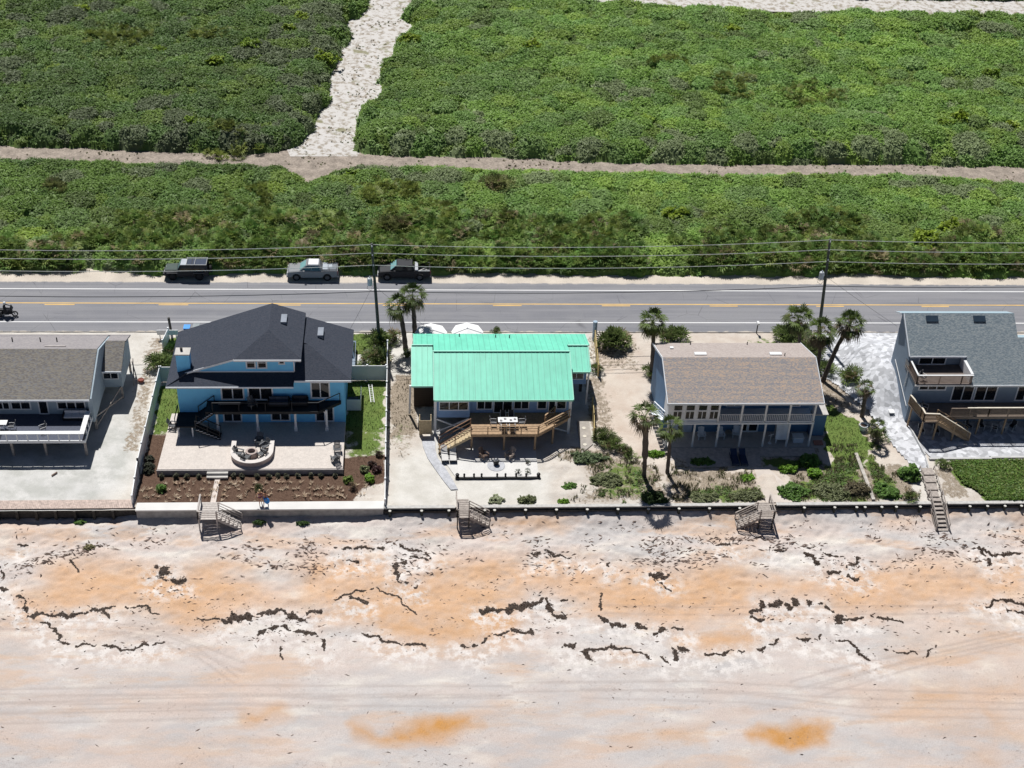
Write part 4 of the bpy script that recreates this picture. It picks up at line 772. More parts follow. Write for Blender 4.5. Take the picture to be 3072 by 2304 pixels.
t = thing('dining_table', 'white table laid for a meal on the wooden deck', 'table', (9.55, 107.5, 2.1))
mb = MB(); mb.box(8.62, 10.5, 107.12, 107.88, 2.8, 2.86); mb.build('table_top', WHITE, t)
for x in (8.8, 10.3):
    for y in (107.22, 107.78): mb = MB(); mb.box(x-.03, x+.03, y-.03, y+.03, 2.1, 2.8); mb.build('leg', TRIM, t)
for x, y in ((8.9, 107.35), (9.3, 107.6), (9.85, 107.42), (10.25, 107.55)): 
    pl = MB(); pl.lathe([(.02, 0), (.13, .012), (.14, .03), (.1, .02)], (x, y, 2.861), 12); o = pl.build('plate', mat('plate_grey', (.2, .19, .2), .4)); props(o, None, 'plate', 'plates on the deck table')
    o['label'] = {8.9: 'dark plate at the left end of the deck table', 9.3: 'dark plate second from left on the deck table', 9.85: 'dark plate third from left on the deck table', 10.25: 'dark plate at the right end of the deck table'}[x]
c1 = patio_chair('white framed chair at the left end of the deck table', (8.2, 107.5, 2.1), R(-90), WHITE, DKC, 'chairs round the deck table')
c1.rotation_euler[2] = R(90); refresh()
dup(c1, (10.9, 107.5, 2.1), R(-90), 'white framed chair at the right end of the deck table')
dup(c1, (9.15, 108.35, 2.1), R(0), 'left chair on the house side of the deck table'); dup(c1, (9.95, 108.35, 2.1), R(0), 'right chair on the house side of the deck table')
dup(c1, (9.15, 106.75, 2.1), R(180), 'left chair on the railing side of the deck table'); dup(c1, (9.95, 106.75, 2.1), R(180), 'right chair on the railing side of the deck table')
# umbrellas on the road side
def umbrella(label, x, y, r=1.55, z=2.55):
    t = thing('patio_umbrella', label, 'umbrella', (x, y, 0), 0, 'white umbrellas behind the green roof')
    mb = MB(); k = 8; vs = [(x, y, z)]+[(x+r*math.cos(2*math.pi*i/k), y+r*math.sin(2*math.pi*i/k), z-.5) for i in range(k)]+[(x, y, z-.06)]+[(x+r*.98*math.cos(2*math.pi*i/k), y+r*.98*math.sin(2*math.pi*i/k), z-.58) for i in range(k)]
    fs = [(0, 1+i, 1+(i+1) % k) for i in range(k)]+[(k+1, k+2+(i+1) % k, k+2+i) for i in range(k)]+[(1+i, k+2+i, k+2+(i+1) % k, 1+(i+1) % k) for i in range(k)]; mb.add(vs, fs); mb.build('canopy', mat('canvas_white', (.82, .82, .81), .8, .02), t)
    mb = MB(); mb.tube([(x, y, 0), (x, y, z+.1)], .03, 8); mb.build('pole', TRIM, t); mb = MB(); mb.lathe([(.3, 0), (.28, .08), (.06, .12)], (x, y, 0), 12); mb.build('base', DKC, t)
umbrella('white patio umbrella nearer the two palms', 2.4, 122.9, 1.7, 2.95); umbrella('white patio umbrella nearer the middle of the green roof', 6.2, 123.0, 1.7, 2.95)
mb = MB(); mb.box(7.4, 11.2, 124.0, 124.12, 0, 1.0); props(mb.build('low_wall', WHITE), 'low white wall between the green roof and the road', 'wall')
# fences of the green lot (right side)
def picket(name, label, pts, h, m, w=.08, group=None):
    mb = MB()
    for i in range(len(pts)-1):
        p = Vector(pts[i]); q = Vector(pts[i+1]); mb.bar(p+Vector((0, 0, h/2)), q+Vector((0, 0, h/2)), .05, h)
        n = max(1, int((q-p).length/2.2))
        for k in range(n+1): c = p.lerp(q, k/n); mb.bar(c, c+Vector((0, 0, h+.06)), .12)
    return props(mb.build(name, m), label, 'fence', group)
picket('wood_fence', 'thin yellow wooden fence right of the green roof near the road', [(19.7, 118.4, 0), (19.85, 121.5, 0), (20.0, 124.6, 0)], 1.5, mat('yellow_wood', (.60, .47, .22), .8, .15))
picket('wood_fence', 'thin yellow wooden fence right of the stilts of the green roof house', [(18.5, 112.9, 0), (18.35, 110.2, 0), (18.15, 108.0, 0)], 1.4, mat('yellow_wood', (.60, .47, .22), .8, .15))
for i, (x, y) in enumerate(((17.35, 109.7), (17.3, 108.4), (17.2, 107.1))):
    mb = MB(); mb.lathe([(.2, 0), (.2, .03), (.15, .035)], (x, y, .03), 14); props(mb.build('stepping_stone', mat('cream_stone', (.62, .58, .5), .8)), ['round cream stepping stone nearest the house shadow', 'middle round cream stepping stone', 'faint round stepping stone nearest the dune'][i], 'stone', 'stepping stones right of the green roof house')
for i, (x, y) in enumerate(((10.4, 102.9), (11.35, 102.95), (11.3, 104.3))):
    t = shrub('small_agave', ['small spiky plant left by the rope border', 'small spiky plant right by the rope border', 'small spiky plant at the right patio end'][i], 'plant', (x, y, .03), .2, .2, .2, (.10, .12, .09), 16, .16, 'small agaves on the patio', True, seed=80+i)
# ================================================================== BLUE HOUSE
SKY_B = siding('siding_sky_blue', (.20, .63, 1.0), .22, .97); SH_D = shingle('shingle_charcoal', [(.038, .045, .062), (.054, .064, .086), (.066, .070, .088), (.048, .056, .076)], 9, (1, 2.4, 1))
PZ = .55
bh = thing('house', 'bright blue two storey house with charcoal hip roof and black deck', 'house', (-14, 112, 0))
wallbox(bh, -22.05, -6.15, 110.2, 118.1, PZ-.6, 5.36, SKY_B)
wallbox(bh, -10.9, -6.15, 110.22, 118.08, 5.36, 5.78, SKY_B)
# clerestory with sloping left gable
mb = MB(); mb.extr([(-20.9, 110.95, 5.7), (-10.85, 110.95, 5.7), (-10.85, 110.95, 7.62), (-16.2, 110.95, 7.62), (-20.9, 110.95, 6.0)], (0, 7.1, 0)); mb.build('wall', SKY_B, bh)
sk = MB()
def plane(mb, pts, th=.14): mb.extr(pts, (0, 0, -th))
# left slope (rises to ridge)
plane(sk, [(-22.9, 109.35, 5.5), (-22.9, 118.5, 5.5), (-13.4, 118.5, 8.95), (-13.4, 113.9, 8.95), (-16.45, 110.5, 7.82), (-16.45, 110.7, 7.80), (-21.0, 110.7, 6.18)])
sk.build('roof', SH_D, bh)
sk = MB(); plane(sk, [(-13.4, 113.9, 8.95), (-13.4, 118.5, 8.95), (-10.15, 118.5, 7.82), (-10.15, 110.5, 7.82)]); sk.build('roof', SH_D, bh)
sk = MB(); plane(sk, [(-16.45, 110.48, 7.82), (-10.15, 110.48, 7.82), (-13.4, 113.9, 8.96)]); sk.build('roof', SH_D, bh)
sk = MB(); plane(sk, [(-22.9, 109.35, 5.48), (-10.9, 109.35, 5.48), (-10.9, 110.98, 6.06), (-21.0, 110.98, 6.06)]); sk.build('roof', SH_D, bh)   # skirt
sk = MB(); plane(sk, [(-5.45, 118.5, 5.78), (-5.45, 109.95, 5.78), (-9.75, 113.9, 7.3), (-10.9, 113.9, 7.62), (-10.9, 118.5, 7.62)]); sk.build('roof', SH_D, bh)
sk = MB(); plane(sk, [(-5.45, 109.93, 5.78), (-9.75, 113.9, 7.3), (-10.9, 113.9, 7.3), (-10.9, 109.93, 5.78)]); sk.build('roof', SH_D, bh)
mb = MB(); mb.box(-22.9, -10.9, 109.27, 109.34, 5.32, 5.48); mb.box(-10.85, -5.45, 109.86, 109.92, 5.58, 5.78); mb.box(-16.5, -10.15, 110.41, 110.47, 7.62, 7.82); mb.bar((-21.2, 110.72, 6.03), (-16.45, 110.72, 7.65), .05, .2); mb.box(-21, -10.9, 110.88, 110.95, 6.07, 6.17); mb.box(-10.95, -10.83, 110.88, 110.95, 5.9, 7.62); mb.build('fascia', TRIM, bh)
for a, b, c, d, n, tr in ((-15.31, -14.62, 6.62, 7.4, 1, 7.15), (-14.26, -13.55, 6.62, 7.4, 1, 7.15), (-12.23, -11.85, 7.08, 7.36, 1, None)): window(bh, a, b, c, d, 110.95, n, fr=.13, transom=tr)
for a, b, c, d, n in ((-17.8, -15.85, 3.45, 5.0, 2), (-15.25, -13.1, 3.4, 5.0, 2), (-9.25, -7.65, 3.6, 5.3, 2), (-17.8, -16.25, .75, 1.7, 2), (-13.22, -11.6, .85, 1.8, 2), (-8.93, -7.35, .75, 2.4, 2)): window(bh, a, b, c, d, 110.2, n, fr=.14, mid=.05)
for x, y, z in ((-12.1, 116.2, 8.42), (-8.6, 116.2, 6.85)):
    mb = MB(); mb.box(x-.28, x+.28, y-.7, y+.7, z-.2, z+.32); mb.build('roof_vent', mat('vent_grey', (.22, .25, .30), .5), bh)
mb = MB(); mb.box(-22.0, -20.75, 111.2, 112.2, 0, 7.85); ch = mb.build('chimney', SKY_B, bh); mb = MB(); mb.box(-22.08, -20.67, 111.12, 112.28, 7.85, 7.97); mb.build('cap', CONC, ch); mb = MB(); mb.tube([(-21.5, 111.8, 7.9), (-21.5, 111.8, 8.3)], .13, 10); mb.build('flue', BLACK, ch)
# deck
mb = MB(); mb.prism([(-19.3, 108.45), (-8.6, 108.45), (-6.5, 110.0), (-6.5, 110.18), (-19.3, 110.18)], 3.05, 3.2); mb.box(-19.3, -8.6, 108.4, 108.47, 2.9, 3.2); mb.bar((-8.6, 108.43, 3.05), (-6.5, 109.98, 3.05), .06, .3); mb.build('deck', DARKW, bh)
mb = MB(); rail(mb, [(-18.6, 108.5, 3.2), (-8.6, 108.5, 3.2), (-6.6, 110.0, 3.2)], 1.0, .07, .08, (), 2.6); mb.build('railing', DARKW, bh)
mb = MB(); mb.box(-22.2, -20.2, 107.9, 110.17, 1.68, 1.82); mb.build('landing', DARKW, bh)
mb = MB(); stairs(mb, -20.2, -18.6, 1.82, 3.1, 108.3, 110.1, 8); stringers(mb, (-20.2, 108.3, 1.75), (-18.6, 108.3, 3.05), .05, .25, ((0, 0), (0, 1.8))); mb.build('stairs', DARKW, bh)
mb = MB(); stairs(mb, -17.95, -20.2, PZ, 1.75, 107.5, 108.3, 7); stringers(mb, (-17.95, 107.5, PZ), (-20.2, 107.5, 1.75), .05, .25, ((0, 0), (0, .8))); mb.build('stairs', DARKW, bh)
mb = MB(); mb.add([], [])
for i in range(7):
    a = -17.95-2.25*i/7; b = -17.95-2.25*(i+1)/7; z = PZ+1.2*(i+1)/7; mb.box(b, a, 107.43, 107.49, z-.02, z+.015)
for i in range(8):
    a = -20.2+1.6*i/8; z = 1.82+1.3*(i+1)/8; mb.box(a, a+.2, 108.2, 108.26, z-.02, z+.015)
mb.build('stair_edge', WHITE, bh)
mb = MB(); rail(mb, [(-20.2, 107.5, 1.82), (-18.0, 107.45, PZ)], 1.0, .07, .08, (.5,), 1.2); mb.build('stair_railing', DARKW, bh); mb = MB(); rail(mb, [(-20.2, 108.35, 1.82), (-18.0, 108.35, PZ)], 1.0, .07, .08, (), 1.2); mb.build('stair_railing', DARKW, bh); mb = MB(); rail(mb, [(-20.2, 110.05, 1.82), (-18.6, 110.05, 3.1)], .8, .07, .08, (), 2); mb.build('stair_railing', DARKW, bh); mb = MB(); rail(mb, [(-22.15, 110.1, 1.82), (-22.15, 107.95, 1.82)], .95, .07, .08, (), 2.2); mb.build('stair_railing', DARKW, bh)
for x, y, zt in ((-20.6, 107.98, 1.7), (-21.95, 107.98, 1.7)): mb = MB(); mb.box(x-.07, x+.07, y-.07, y+.07, PZ, zt); mb.build('post', WHITE, bh)
for x in (-18.3, -14.5, -10.86, -7.87):
    mb = MB(); mb.box(x-.1, x+.1, 108.76, 108.96, PZ, 3.05); mb.box(x-.16, x+.16, 108.7, 109.02, PZ, PZ+.45); mb.bar((x+.05, 108.86, 2.4), (x-.3, 108.86, 3.0), .1, .1); mb.build('post', WHITE, bh)
PAVP = mat('patio_paver', (.60, .545, .50), .85, .07, 2.6, fine=.09, fscale=7)
slab('raised_patio', [(-23.35, 103.1), (-6.15, 103.1), (-6.15, 110.19), (-22.06, 110.19), (-22.06, 111.6), (-23.1, 111.6)], 0.0, PZ, PAVP, 'raised pinkish paver patio of the blue house')
mb = MB(); mb.box(-23.4, -6.1, 102.98, 103.09, -.1, .5); o = mb.build('patio_wall', mat('block_grey', (.40, .37, .36), .9, .15)); props(o, 'low grey retaining wall along the front of the raised patio', 'wall')
t = thing('steps', 'two white concrete steps down from the raised patio', 'steps', (-17.8, 102.7, 0))
for i, (y0, y1, z) in enumerate(((102.66, 102.97, .4), (102.3, 102.6, .2))): mb = MB(); mb.box(-18.75, -16.8, y0, y1, 0, z); mb.build('step', CONC, t)
slab('garden_walk', [(-18.05, 99.0), (-17.55, 99.0), (-17.5, 102.2), (-17.98, 102.2)], -.1, .03, mat('walk_pink', (.62, .55, .50), .9), 'narrow pale walk crossing the mulch bed')
# fire pit + curved seat wall
t = thing('seat_wall', 'curved stone seat wall opening towards the blue house', 'wall', (-14.75, 104.8, PZ)); mb = MB(); cx, cyy = -14.75, 105.15
n = 26; pts = [(-16.72, 106.6)]+[(cx-1.97*math.cos(a), cyy-1.85*math.sin(a)) for a in np.linspace(0, math.pi, n)]+[(-12.78, 106.6)]
inn = [(-16.36, 106.6)]+[(cx-1.6*math.cos(a), cyy-1.5*math.sin(a)) for a in np.linspace(0, math.pi, n)]+[(-13.14, 106.6)]
k = len(pts); vs = [(x, y, PZ) for x, y in pts]+[(x, y, PZ) for x, y in inn]+[(x, y, PZ+.5) for x, y in pts]+[(x, y, PZ+.5) for x, y in inn]; fs = []
for i in range(k-1): fs += [(i, i+1, 2*k+i+1, 2*k+i), (k+i, 3*k+i, 3*k+i+1, k+i+1), (2*k+i, 2*k+i+1, 3*k+i+1, 3*k+i)]
fs += [(0, 2*k, 3*k, k), (k-1, 2*k-1, 4*k-1, 3*k-1)]; mb.add(vs, fs); mb.build('wall_body', mat('wall_stone', (.46, .38, .35), .9, .15, 3, fine=.1), t)
def outset(P, c, f): return [(c[0]+(x-c[0])*f, c[1]+(y-c[1])*f) for x, y in P]
mb = MB(); vs = [(x, y, PZ+.505) for x, y in outset(pts, (cx, 105.8), 1.02)]+[(x, y, PZ+.505) for x, y in outset(inn, (cx, 105.8), .97)]; vs += [(x, y, PZ+.57) for x, y, z in vs]; fs = []
for i in range(k-1): fs += [(i, i+1, 2*k+i+1, 2*k+i), (k+i, 3*k+i, 3*k+i+1, k+i+1), (2*k+i, 2*k+i+1, 3*k+i+1, 3*k+i), (i, k+i, k+i+1, i+1)]
fs += [(0, 2*k, 3*k, k), (k-1, 2*k-1, 4*k-1, 3*k-1)]; mb.add(vs, fs); mb.build('cap', mat('cap_stone', (.66, .62, .59), .8, .05), t)
t = thing('fire_pit', 'round stone fire pit inside the curved seat wall', 'fire pit', (-14.8, 105.15, PZ)); mb = MB(); mb.lathe([(.56, 0), (.56, .42), (.54, .5), (.36, .5), (.34, .12), (.01, .1)], (-14.8, 105.15, PZ), 26); mb.build('ring', mat('wall_stone', (.46, .38, .35)), t); mb = MB(); mb.lathe([(.33, 0), (.33, .14), (.02, .16)], (-14.8, 105.15, PZ+.01), 20); mb.build('ash_bed', BLACK, t)
DG = mat('dark_grey_plastic', (.10, .105, .115), .6, .1)
q = adirondack('dark chair left of the round stone fire pit', (-16.0, 105.05, PZ), R(70), DG, 'chairs round the stone fire pit'); refresh()
for p, rz, lab in (((-15.3, 104.3, PZ), 150, 'dark chair at the lower left inside the curved wall'), ((-13.75, 104.9, PZ), -120, 'dark chair right of the round stone fire pit'), ((-13.6, 106.1, PZ), -40, 'dark chair at the upper right of the stone fire pit'), ((-14.2, 106.9, PZ), -10, 'dark chair in the shade behind the stone fire pit')): dup(q, p, R(rz), lab)
for p, rz, lab in (((-6.75, 105.6, PZ), 5, 'upper grey chair at the right edge of the raised patio'), ((-6.85, 104.1, PZ), 210, 'lower grey chair at the right edge of the raised patio'), ((-22.7, 109.3, PZ), 80, 'grey chair beside the black stair landing on the patio')): dup(q, p, R(rz), lab, 'chairs at the patio edges')
def sofa(label, loc, rz, w, mf, mc, group):
    t = thing('outdoor_sofa', label, 'sofa', loc, rz, group); mb = MB(); mb.box(-w/2, w/2, -.38, .38, .05, .32); mb.box(-w/2, w/2, .32, .42, .3, .75); mb.build('frame', mf, t, world=False)
    nn = max(1, round(w/.75))
    for i in range(nn): a = -w/2+.1+(w-.2)*i/nn; b = -w/2+.1+(w-.2)*(i+1)/nn-.03; mb = MB(); mb.box(a, b, -.38, .2, .33, .46); mb.build('seat_cushion', mc, t, world=False); mb = MB(); mb.box(a, b, .2, .31, .4, .8); mb.build('back_cushion', mc, t, world=False)
    for s in (-1, 1): mb = MB(); mb.box(s*w/2-.06, s*w/2+.06, -.38, .4, .1, .58); mb.build('armrest', mf, t, world=False)
    return t
DN = mat('slate_cushion', (.05, .065, .10), .85, .1)
sofa('slate sofa in the shade on the black deck', (-12.4, 109.5, 3.2), 0, 2.0, DARKW, DN, 'seats on the black deck'); s2 = sofa('dark loveseat nearer the right window on the black deck', (-10.4, 109.6, 3.2), 0, 1.5, DARKW, DKC, 'seats on the black deck')
refresh(); dup(q, (-14.9, 109.2, 3.2), R(35), 'grey chair alone on the left half of the black deck', 'seats on the black deck')
t = thing('bench', 'low black bench at the left end of the black deck', 'bench', (-17, 109.3, 3.2)); mb = MB(); mb.box(-18.1, -16.0, 109.1, 109.5, 3.55, 3.62); mb.build('seat', DG, t)
for x in (-17.95, -16.15): mb = MB(); mb.box(x-.04, x+.04, 109.12, 109.48, 3.2, 3.55); mb.build('leg', DARKW, t)
t = thing('utility_screen', 'white vinyl screen box against the right side of the blue house', 'screen', (-5.4, 113.4, 0)); mb = MB(); mb.box(-6.1, -4.7, 112.7, 112.76, 0, 1.35); mb.build('front_panel', VINYL, t); mb = MB(); mb.box(-4.76, -4.7, 112.77, 115.0, 0, 1.35); mb.build('side_panel', VINYL, t); mb = MB(); mb.box(-6.0, -5.0, 113.0, 113.9, 0, .8); mb.lathe([(.35, .8), (.35, .84)], (-5.5, 113.45, 0), 14); mb.build('compressor', DG, t)
t = thing('ladder', 'white ladder lying flat on the lawn by the vinyl fence', 'ladder', (-3.7, 115.4, .1))
for s in (0, .34): mb = MB(); mb.bar((-4.05+s, 117.0, .1), (-3.75+s, 113.9, .1), .06, .08); mb.build('side_rail', WHITE, t)
mb = MB()
for i in range(10): y = 116.8-.3*i; x = -4.05+.3*(117-y)/3.1; mb.bar((x, y, .1), (x+.34, y, .1), .04)
mb.build('rung', WHITE, t)
# ---- vinyl fences
def vinyl(label, pts, hs, group='white vinyl fences of the blue house lot'):
    t = thing('vinyl_fence', label, 'fence', pts[0], 0, group); mb = MB(); pm = MB()
    for i in range(len(pts)-1):
        p = Vector(pts[i]); q = Vector(pts[i+1]); L = (q-p).length; n = max(1, round(L/2.4)); h0, h1 = hs[i], hs[i+1]
        d = (q-p).normalized(); s = d.cross(Vector((0, 0, 1)))*.025
        for k in range(n):
            a = p.lerp(q, k/n); b = p.lerp(q, (k+1)/n); ha = h0+(h1-h0)*k/n; hb = h0+(h1-h0)*(k+1)/n
            mb.extr([a-s, b-s, b-s+Vector((0, 0, hb)), a-s+Vector((0, 0, ha))], s*2); mb.bar(a+Vector((0, 0, ha)), b+Vector((0, 0, hb)), .07, .06)
        for k in range(n+1):
            a = p.lerp(q, k/n); h = h0+(h1-h0)*k/n+.12; pm = MB(); pm.bar(a, a+Vector((0, 0, h)), .13); pm.bar(a+Vector((0, 0, h)), a+Vector((0, 0, h+.04)), .17); pm.build('post', VINYL, t)
    mb.build('panel', VINYL, t); return t
vinyl('long white vinyl fence left of the blue house', [(-25.0, 117.6, 0), (-25.0, 103.0, 0), (-25.0, 98.95, 0)], (1.8, 1.8, .9))
vinyl('long white vinyl fence between blue and green roof houses', [(-2.15, 122.2, 0), (-2.15, 103.0, 0), (-2.15, 98.4, 0)], (1.8, 1.8, .7))
vinyl('short white fence joining the left fence to the blue house', [(-24.9, 117.6, 0), (-22.1, 117.6, 0)], (1.8, 1.8)); vinyl('short white fence joining the blue house to the right fence', [(-6.1, 117.8, 0), (-2.25, 117.8, 0)], (1.8, 1.8))
vinyl('short white fence stub left of the blue house by the road', [(-25.5, 123.0, 0), (-25.2, 125.2, 0)], (1.3, 1.3))
mb = MB(); mb.box(-26.4, -24.2, 125.2, 125.27, .5, 1.1); mb.box(-26.2, -26.1, 125.28, 125.36, 0, 1.05); mb.box(-24.5, -24.4, 125.28, 125.36, 0, 1.05); props(mb.build('sign_board', WHITE), 'small white board sign at the driveway left of the blue house', 'sign')
mb = MB(); mb.bar((-25.1, 126.2, 0), (-25.2, 126.2, 2.0), .22); props(mb.build('wood_post', DARKPILE), 'dark wooden post at the road left of the blue house', 'post')
def wheelie(label, x, y, mbody, mlid):
    t = thing('wheeled_bin', label, 'bin', (x, y, 0), 0, 'wheeled bins at the kerb'); mb = MB(); vs = [(x-.24, y-.28, .05), (x+.24, y-.28, .05), (x+.24, y+.28, .05), (x-.24, y+.28, .05), (x-.31, y-.36, 1.0), (x+.31, y-.36, 1.0), (x+.31, y+.36, 1.0), (x-.31, y+.36, 1.0)]
    mb.add(vs, [(0, 3, 2, 1), (4, 5, 6, 7), (0, 1, 5, 4), (1, 2, 6, 5), (2, 3, 7, 6), (3, 0, 4, 7)]); mb.build('body', mbody, t); mb = MB(); mb.box(x-.34, x+.34, y-.4, y+.4, 1.0, 1.1); mb.build('lid', mlid, t)
    for s in (-.28, .28): mb = MB(); mb.tube([(x+s-.03, y+.32, .12), (x+s+.03, y+.32, .12)], .12, 10); mb.build('wheel', RUBBER, t)
wheelie('blue wheeled bin at the road behind the blue house', -23.35, 125.9, mat('bin_blue', (.01, .05, .30), .5), mat('lid_blue', (.06, .30, .75), .5)); wheelie('grey wheeled bin beside the blue one at the road', -22.4, 126.1, DG, mat('lid_grey', (.25, .28, .29), .6))
slab('driveway', [(-6.5, 118.6), (-5.0, 118.2), (-3.4, 122.3), (-6.5, 122.3)], -.1, .03, PAV, 'white concrete drive behind the blue house')
# ================================================================== HOUSE WITH ORANGE-GREY SHINGLES
NAVYW = siding('siding_navy', (.10, .21, .37), .2, .85); SH_O = shingle('shingle_mixed', [(.24, .235, .255), (.30, .28, .275), (.375, .32, .28), (.48, .355, .27)], 7, (1, 2.2, 1), band=(.05, .5, 1))
SH_OB = shingle('shingle_pale', [(.33, .28, .26), (.40, .35, .33), (.45, .40, .37)], 7, (1, 2.4, 1)); CAULK = mat('screen_grey', (.30, .31, .32), .6)
oh = thing('house', 'navy two storey house with mottled orange and grey shingle roof', 'house', (32.3, 111, 0))
house_profile(oh, 24.95, 39.75, [(109.0, 0), (109.0, 6.1), (111.3, 7.2), (116.3, 5.2), (116.3, 0)], NAVYW)
wallbox(oh, 24.96, 29.75, 106.75, 108.99, 3.0, 5.45, mat('pale_board', (.74, .76, .79), .6))
mb = MB(); plane(mb, [(24.7, 106.35, 5.62), (39.85, 106.35, 5.62), (39.85, 111.3, 7.5), (24.7, 111.3, 7.5)], .15); mb.build('roof', SH_O, oh)
mb = MB(); plane(mb, [(24.7, 111.3, 7.5), (39.85, 111.3, 7.5), (39.85, 116.6, 5.5), (24.7, 116.6, 5.5)], .15); mb.build('roof', SH_OB, oh)
mb = MB(); mb.box(24.7, 39.85, 106.28, 106.34, 5.44, 5.66)
for x in (24.66, 39.89): mb.bar((x, 106.35, 5.55), (x, 111.3, 7.43), .06, .2); mb.bar((x, 111.3, 7.43), (x, 116.6, 5.43), .06, .2)
mb.build('fascia', TRIM, oh)
for x in (28.6, 36.1): mb = MB(); mb.box(x-.6, x+.6, 112.0, 112.45, 7.0, 7.34); mb.build('skylight', WHITE, oh)
mb = MB(); mb.box(26.0, 26.35, 114.3, 114.6, 6.2, 6.5); mb.build('skylight', WHITE, oh)
for x in (28.4, 34.2): mb = MB(); mb.tube([(x, 116.0, 5.6), (x, 116.0, 6.05)], .05, 8); mb.build('vent_pipe', BLACK, oh)
mb = MB(); mb.tube([(36.9, 111.8, 7.2), (36.9, 111.8, 7.65)], .05, 8); mb.build('vent_pipe', BLACK, oh)
# upper porch
mb = MB(); mb.box(24.96, 39.4, 106.6, 106.74, 2.85, 3.02); mb.box(29.76, 39.4, 106.75, 108.98, 2.9, 3.0); mb.box(24.96, 39.4, 106.62, 106.73, 3.1, 3.2); mb.build('porch_floor', TRIM, oh)
for a in (25.45, 26.65, 27.85, 29.0):
    window(oh, a, a+.78, 4.55, 5.25, 106.75, 1, fr=.06, trim=WHITE); window(oh, a, a+.78, 3.5, 4.35, 106.75, 2, fr=.06, trim=WHITE)
for x in (29.85, 32.1, 34.45, 36.8, 39.25): mb = MB(); mb.box(x-.09, x+.09, 106.62, 106.8, 3.02, 5.45); mb.build('upper_post', WHITE, oh)
mb = MB(); mb.box(29.76, 39.3, 106.66, 106.76, 5.3, 5.44); mb.build('porch_beam', WHITE, oh)
mb = MB(); rail(mb, [(29.9, 106.7, 3.02), (32.1, 106.7, 3.02), (34.45, 106.7, 3.02), (36.8, 106.7, 3.02), (39.25, 106.7, 3.02)], 1.0, .06, .1, (), 3, bal=.17); mb.build('railing', WHITE, oh)
for x in (25.1, 27.7, 30.05, 32.35, 34.68, 37.05, 39.3): mb = MB(); mb.box(x-.08, x+.08, 106.62, 106.78, -.05, 2.85); mb.build('lower_post', WHITE, oh)
for a, b, c, d, n in ((35.9, 37.3, 3.6, 4.9, 2), (37.7, 38.4, 3.3, 4.9, 1), (31.2, 32.6, 3.3, 4.9, 2), (28.9, 30.2, 1.2, 2.2, 2), (31.4, 32.6, 1.2, 2.2, 2)): window(oh, a, b, c, d, 109.0, n, fr=.12)
for a, b in ((33.0, 33.5), (33.75, 34.55)): window(oh, a, b, .2, 2.2, 109.0, 1, fr=.14, name='door')
for a, b in ((25.7, 26.9), (27.1, 28.0)): mb = MB(); mb.box(a, b, 108.9, 108.99, .1, 2.3); mb.build('shutter_door', mat('pale_door', (.42, .50, .62), .6), oh)
mb = MB(); rail(mb, [(24.7, 107.2, 3.0), (24.7, 112.5, .2)], 1.0, .08, .1, (.3, .6), 1.5); stairs(mb, 112.5, 107.2, .2, 3.0, 24.1, 24.65, 12, axis='y'); mb.build('side_stairs', TRIM, oh)
wallbox(oh, 39.8, 41.2, 108.4, 111.5, 0, 2.6, NAVYW, 'side_shed'); mb = MB(); mb.box(39.72, 41.3, 108.3, 111.6, 2.6, 2.7); mb.build('shed_roof', mat('shed_roof_pale', (.5, .48, .46)), oh)
slab('porch_slab', [(24.9, 106.55), (39.6, 106.55), (39.6, 109.0), (24.9, 109.0)], -.1, .05, mat('porch_floor_grey', (.46, .44, .42), .85, .1, 3), 'grey porch slab under the navy house')
slab('terrace', [(25.2, 103.7), (34.0, 103.6), (34.2, 105.2), (39.8, 105.2), (39.8, 106.5), (25.2, 106.5)], -.1, .035, mat('terrace_grey', (.48, .44, .41), .9, .2, 3, fine=.12), 'dull terrace in front of the navy house')
slab('sand_walk', [(33.4, 98.4), (35.9, 98.4), (35.9, 101.0), (34.6, 103.4), (33.2, 103.6)], -.1, .03, mat('walk_sand', (.57, .51, .46), .95, .1, 1, fine=.08), 'pinkish sand walk towards the beach stairs')
LBL = mat('pale_plastic_blue', (.72, .78, .84), .55, .06)
b1 = adirondack('left pale blue rocking chair on the navy house porch', (28.85, 108.1, .05), 0, LBL, 'pale chairs on the porch', 'porch_chair'); refresh()
dup(b1, (30.75, 108.1, .05), R(5), 'middle pale blue chair on the navy house porch'); dup(b1, (32.35, 108.3, .05), R(-10), 'right pale blue chair by the porch door')
t = thing('side_table', 'small round table between the porch chairs', 'table', (31.6, 108.4, .05)); mb = MB(); mb.lathe([(.32, .5), (.32, .54)], (31.6, 108.4, 0), 16); mb.build('table_top', mat('wood_grey', (.25, .23, .2)), t)
for i in range(3): a = i*2.09; mb = MB(); mb.bar((31.6+.22*math.cos(a), 108.4+.22*math.sin(a), .05), (31.6+.1*math.cos(a), 108.4+.1*math.sin(a), .5), .04); mb.build('leg', mat('wood_grey', (.25, .23, .2)), t)
t = thing('outdoor_shower', 'white tilted board shower cabin under the balcony', 'shower', (36.7, 107.5, .05)); mb = MB(); mb.extr([(36.05, 107.2, .45), (37.4, 107.2, .45), (37.55, 107.95, 1.75), (36.2, 107.95, 1.75)], (0, .06, 0)); mb.build('screen', mat('shade_white', (.80, .84, .88), .6), t)
for x in (36.15, 37.3): mb = MB(); mb.box(x-.05, x+.05, 107.15, 107.25, .05, .5); mb.build('leg', WHITE, t)
mb = MB(); mb.box(36.1, 37.5, 107.98, 108.1, .05, 1.85); mb.build('back', CAULK, t)
t = thing('deck_box', 'white lidded storage box on the right of the porch', 'box', (38.4, 107.5, .05)); mb = MB(); mb.box(37.9, 38.9, 107.2, 107.9, .05, .6); mb.build('body', LBL, t); mb = MB(); mb.box(37.85, 38.95, 107.15, 107.95, .6, .68); mb.build('lid', WHITE, t)
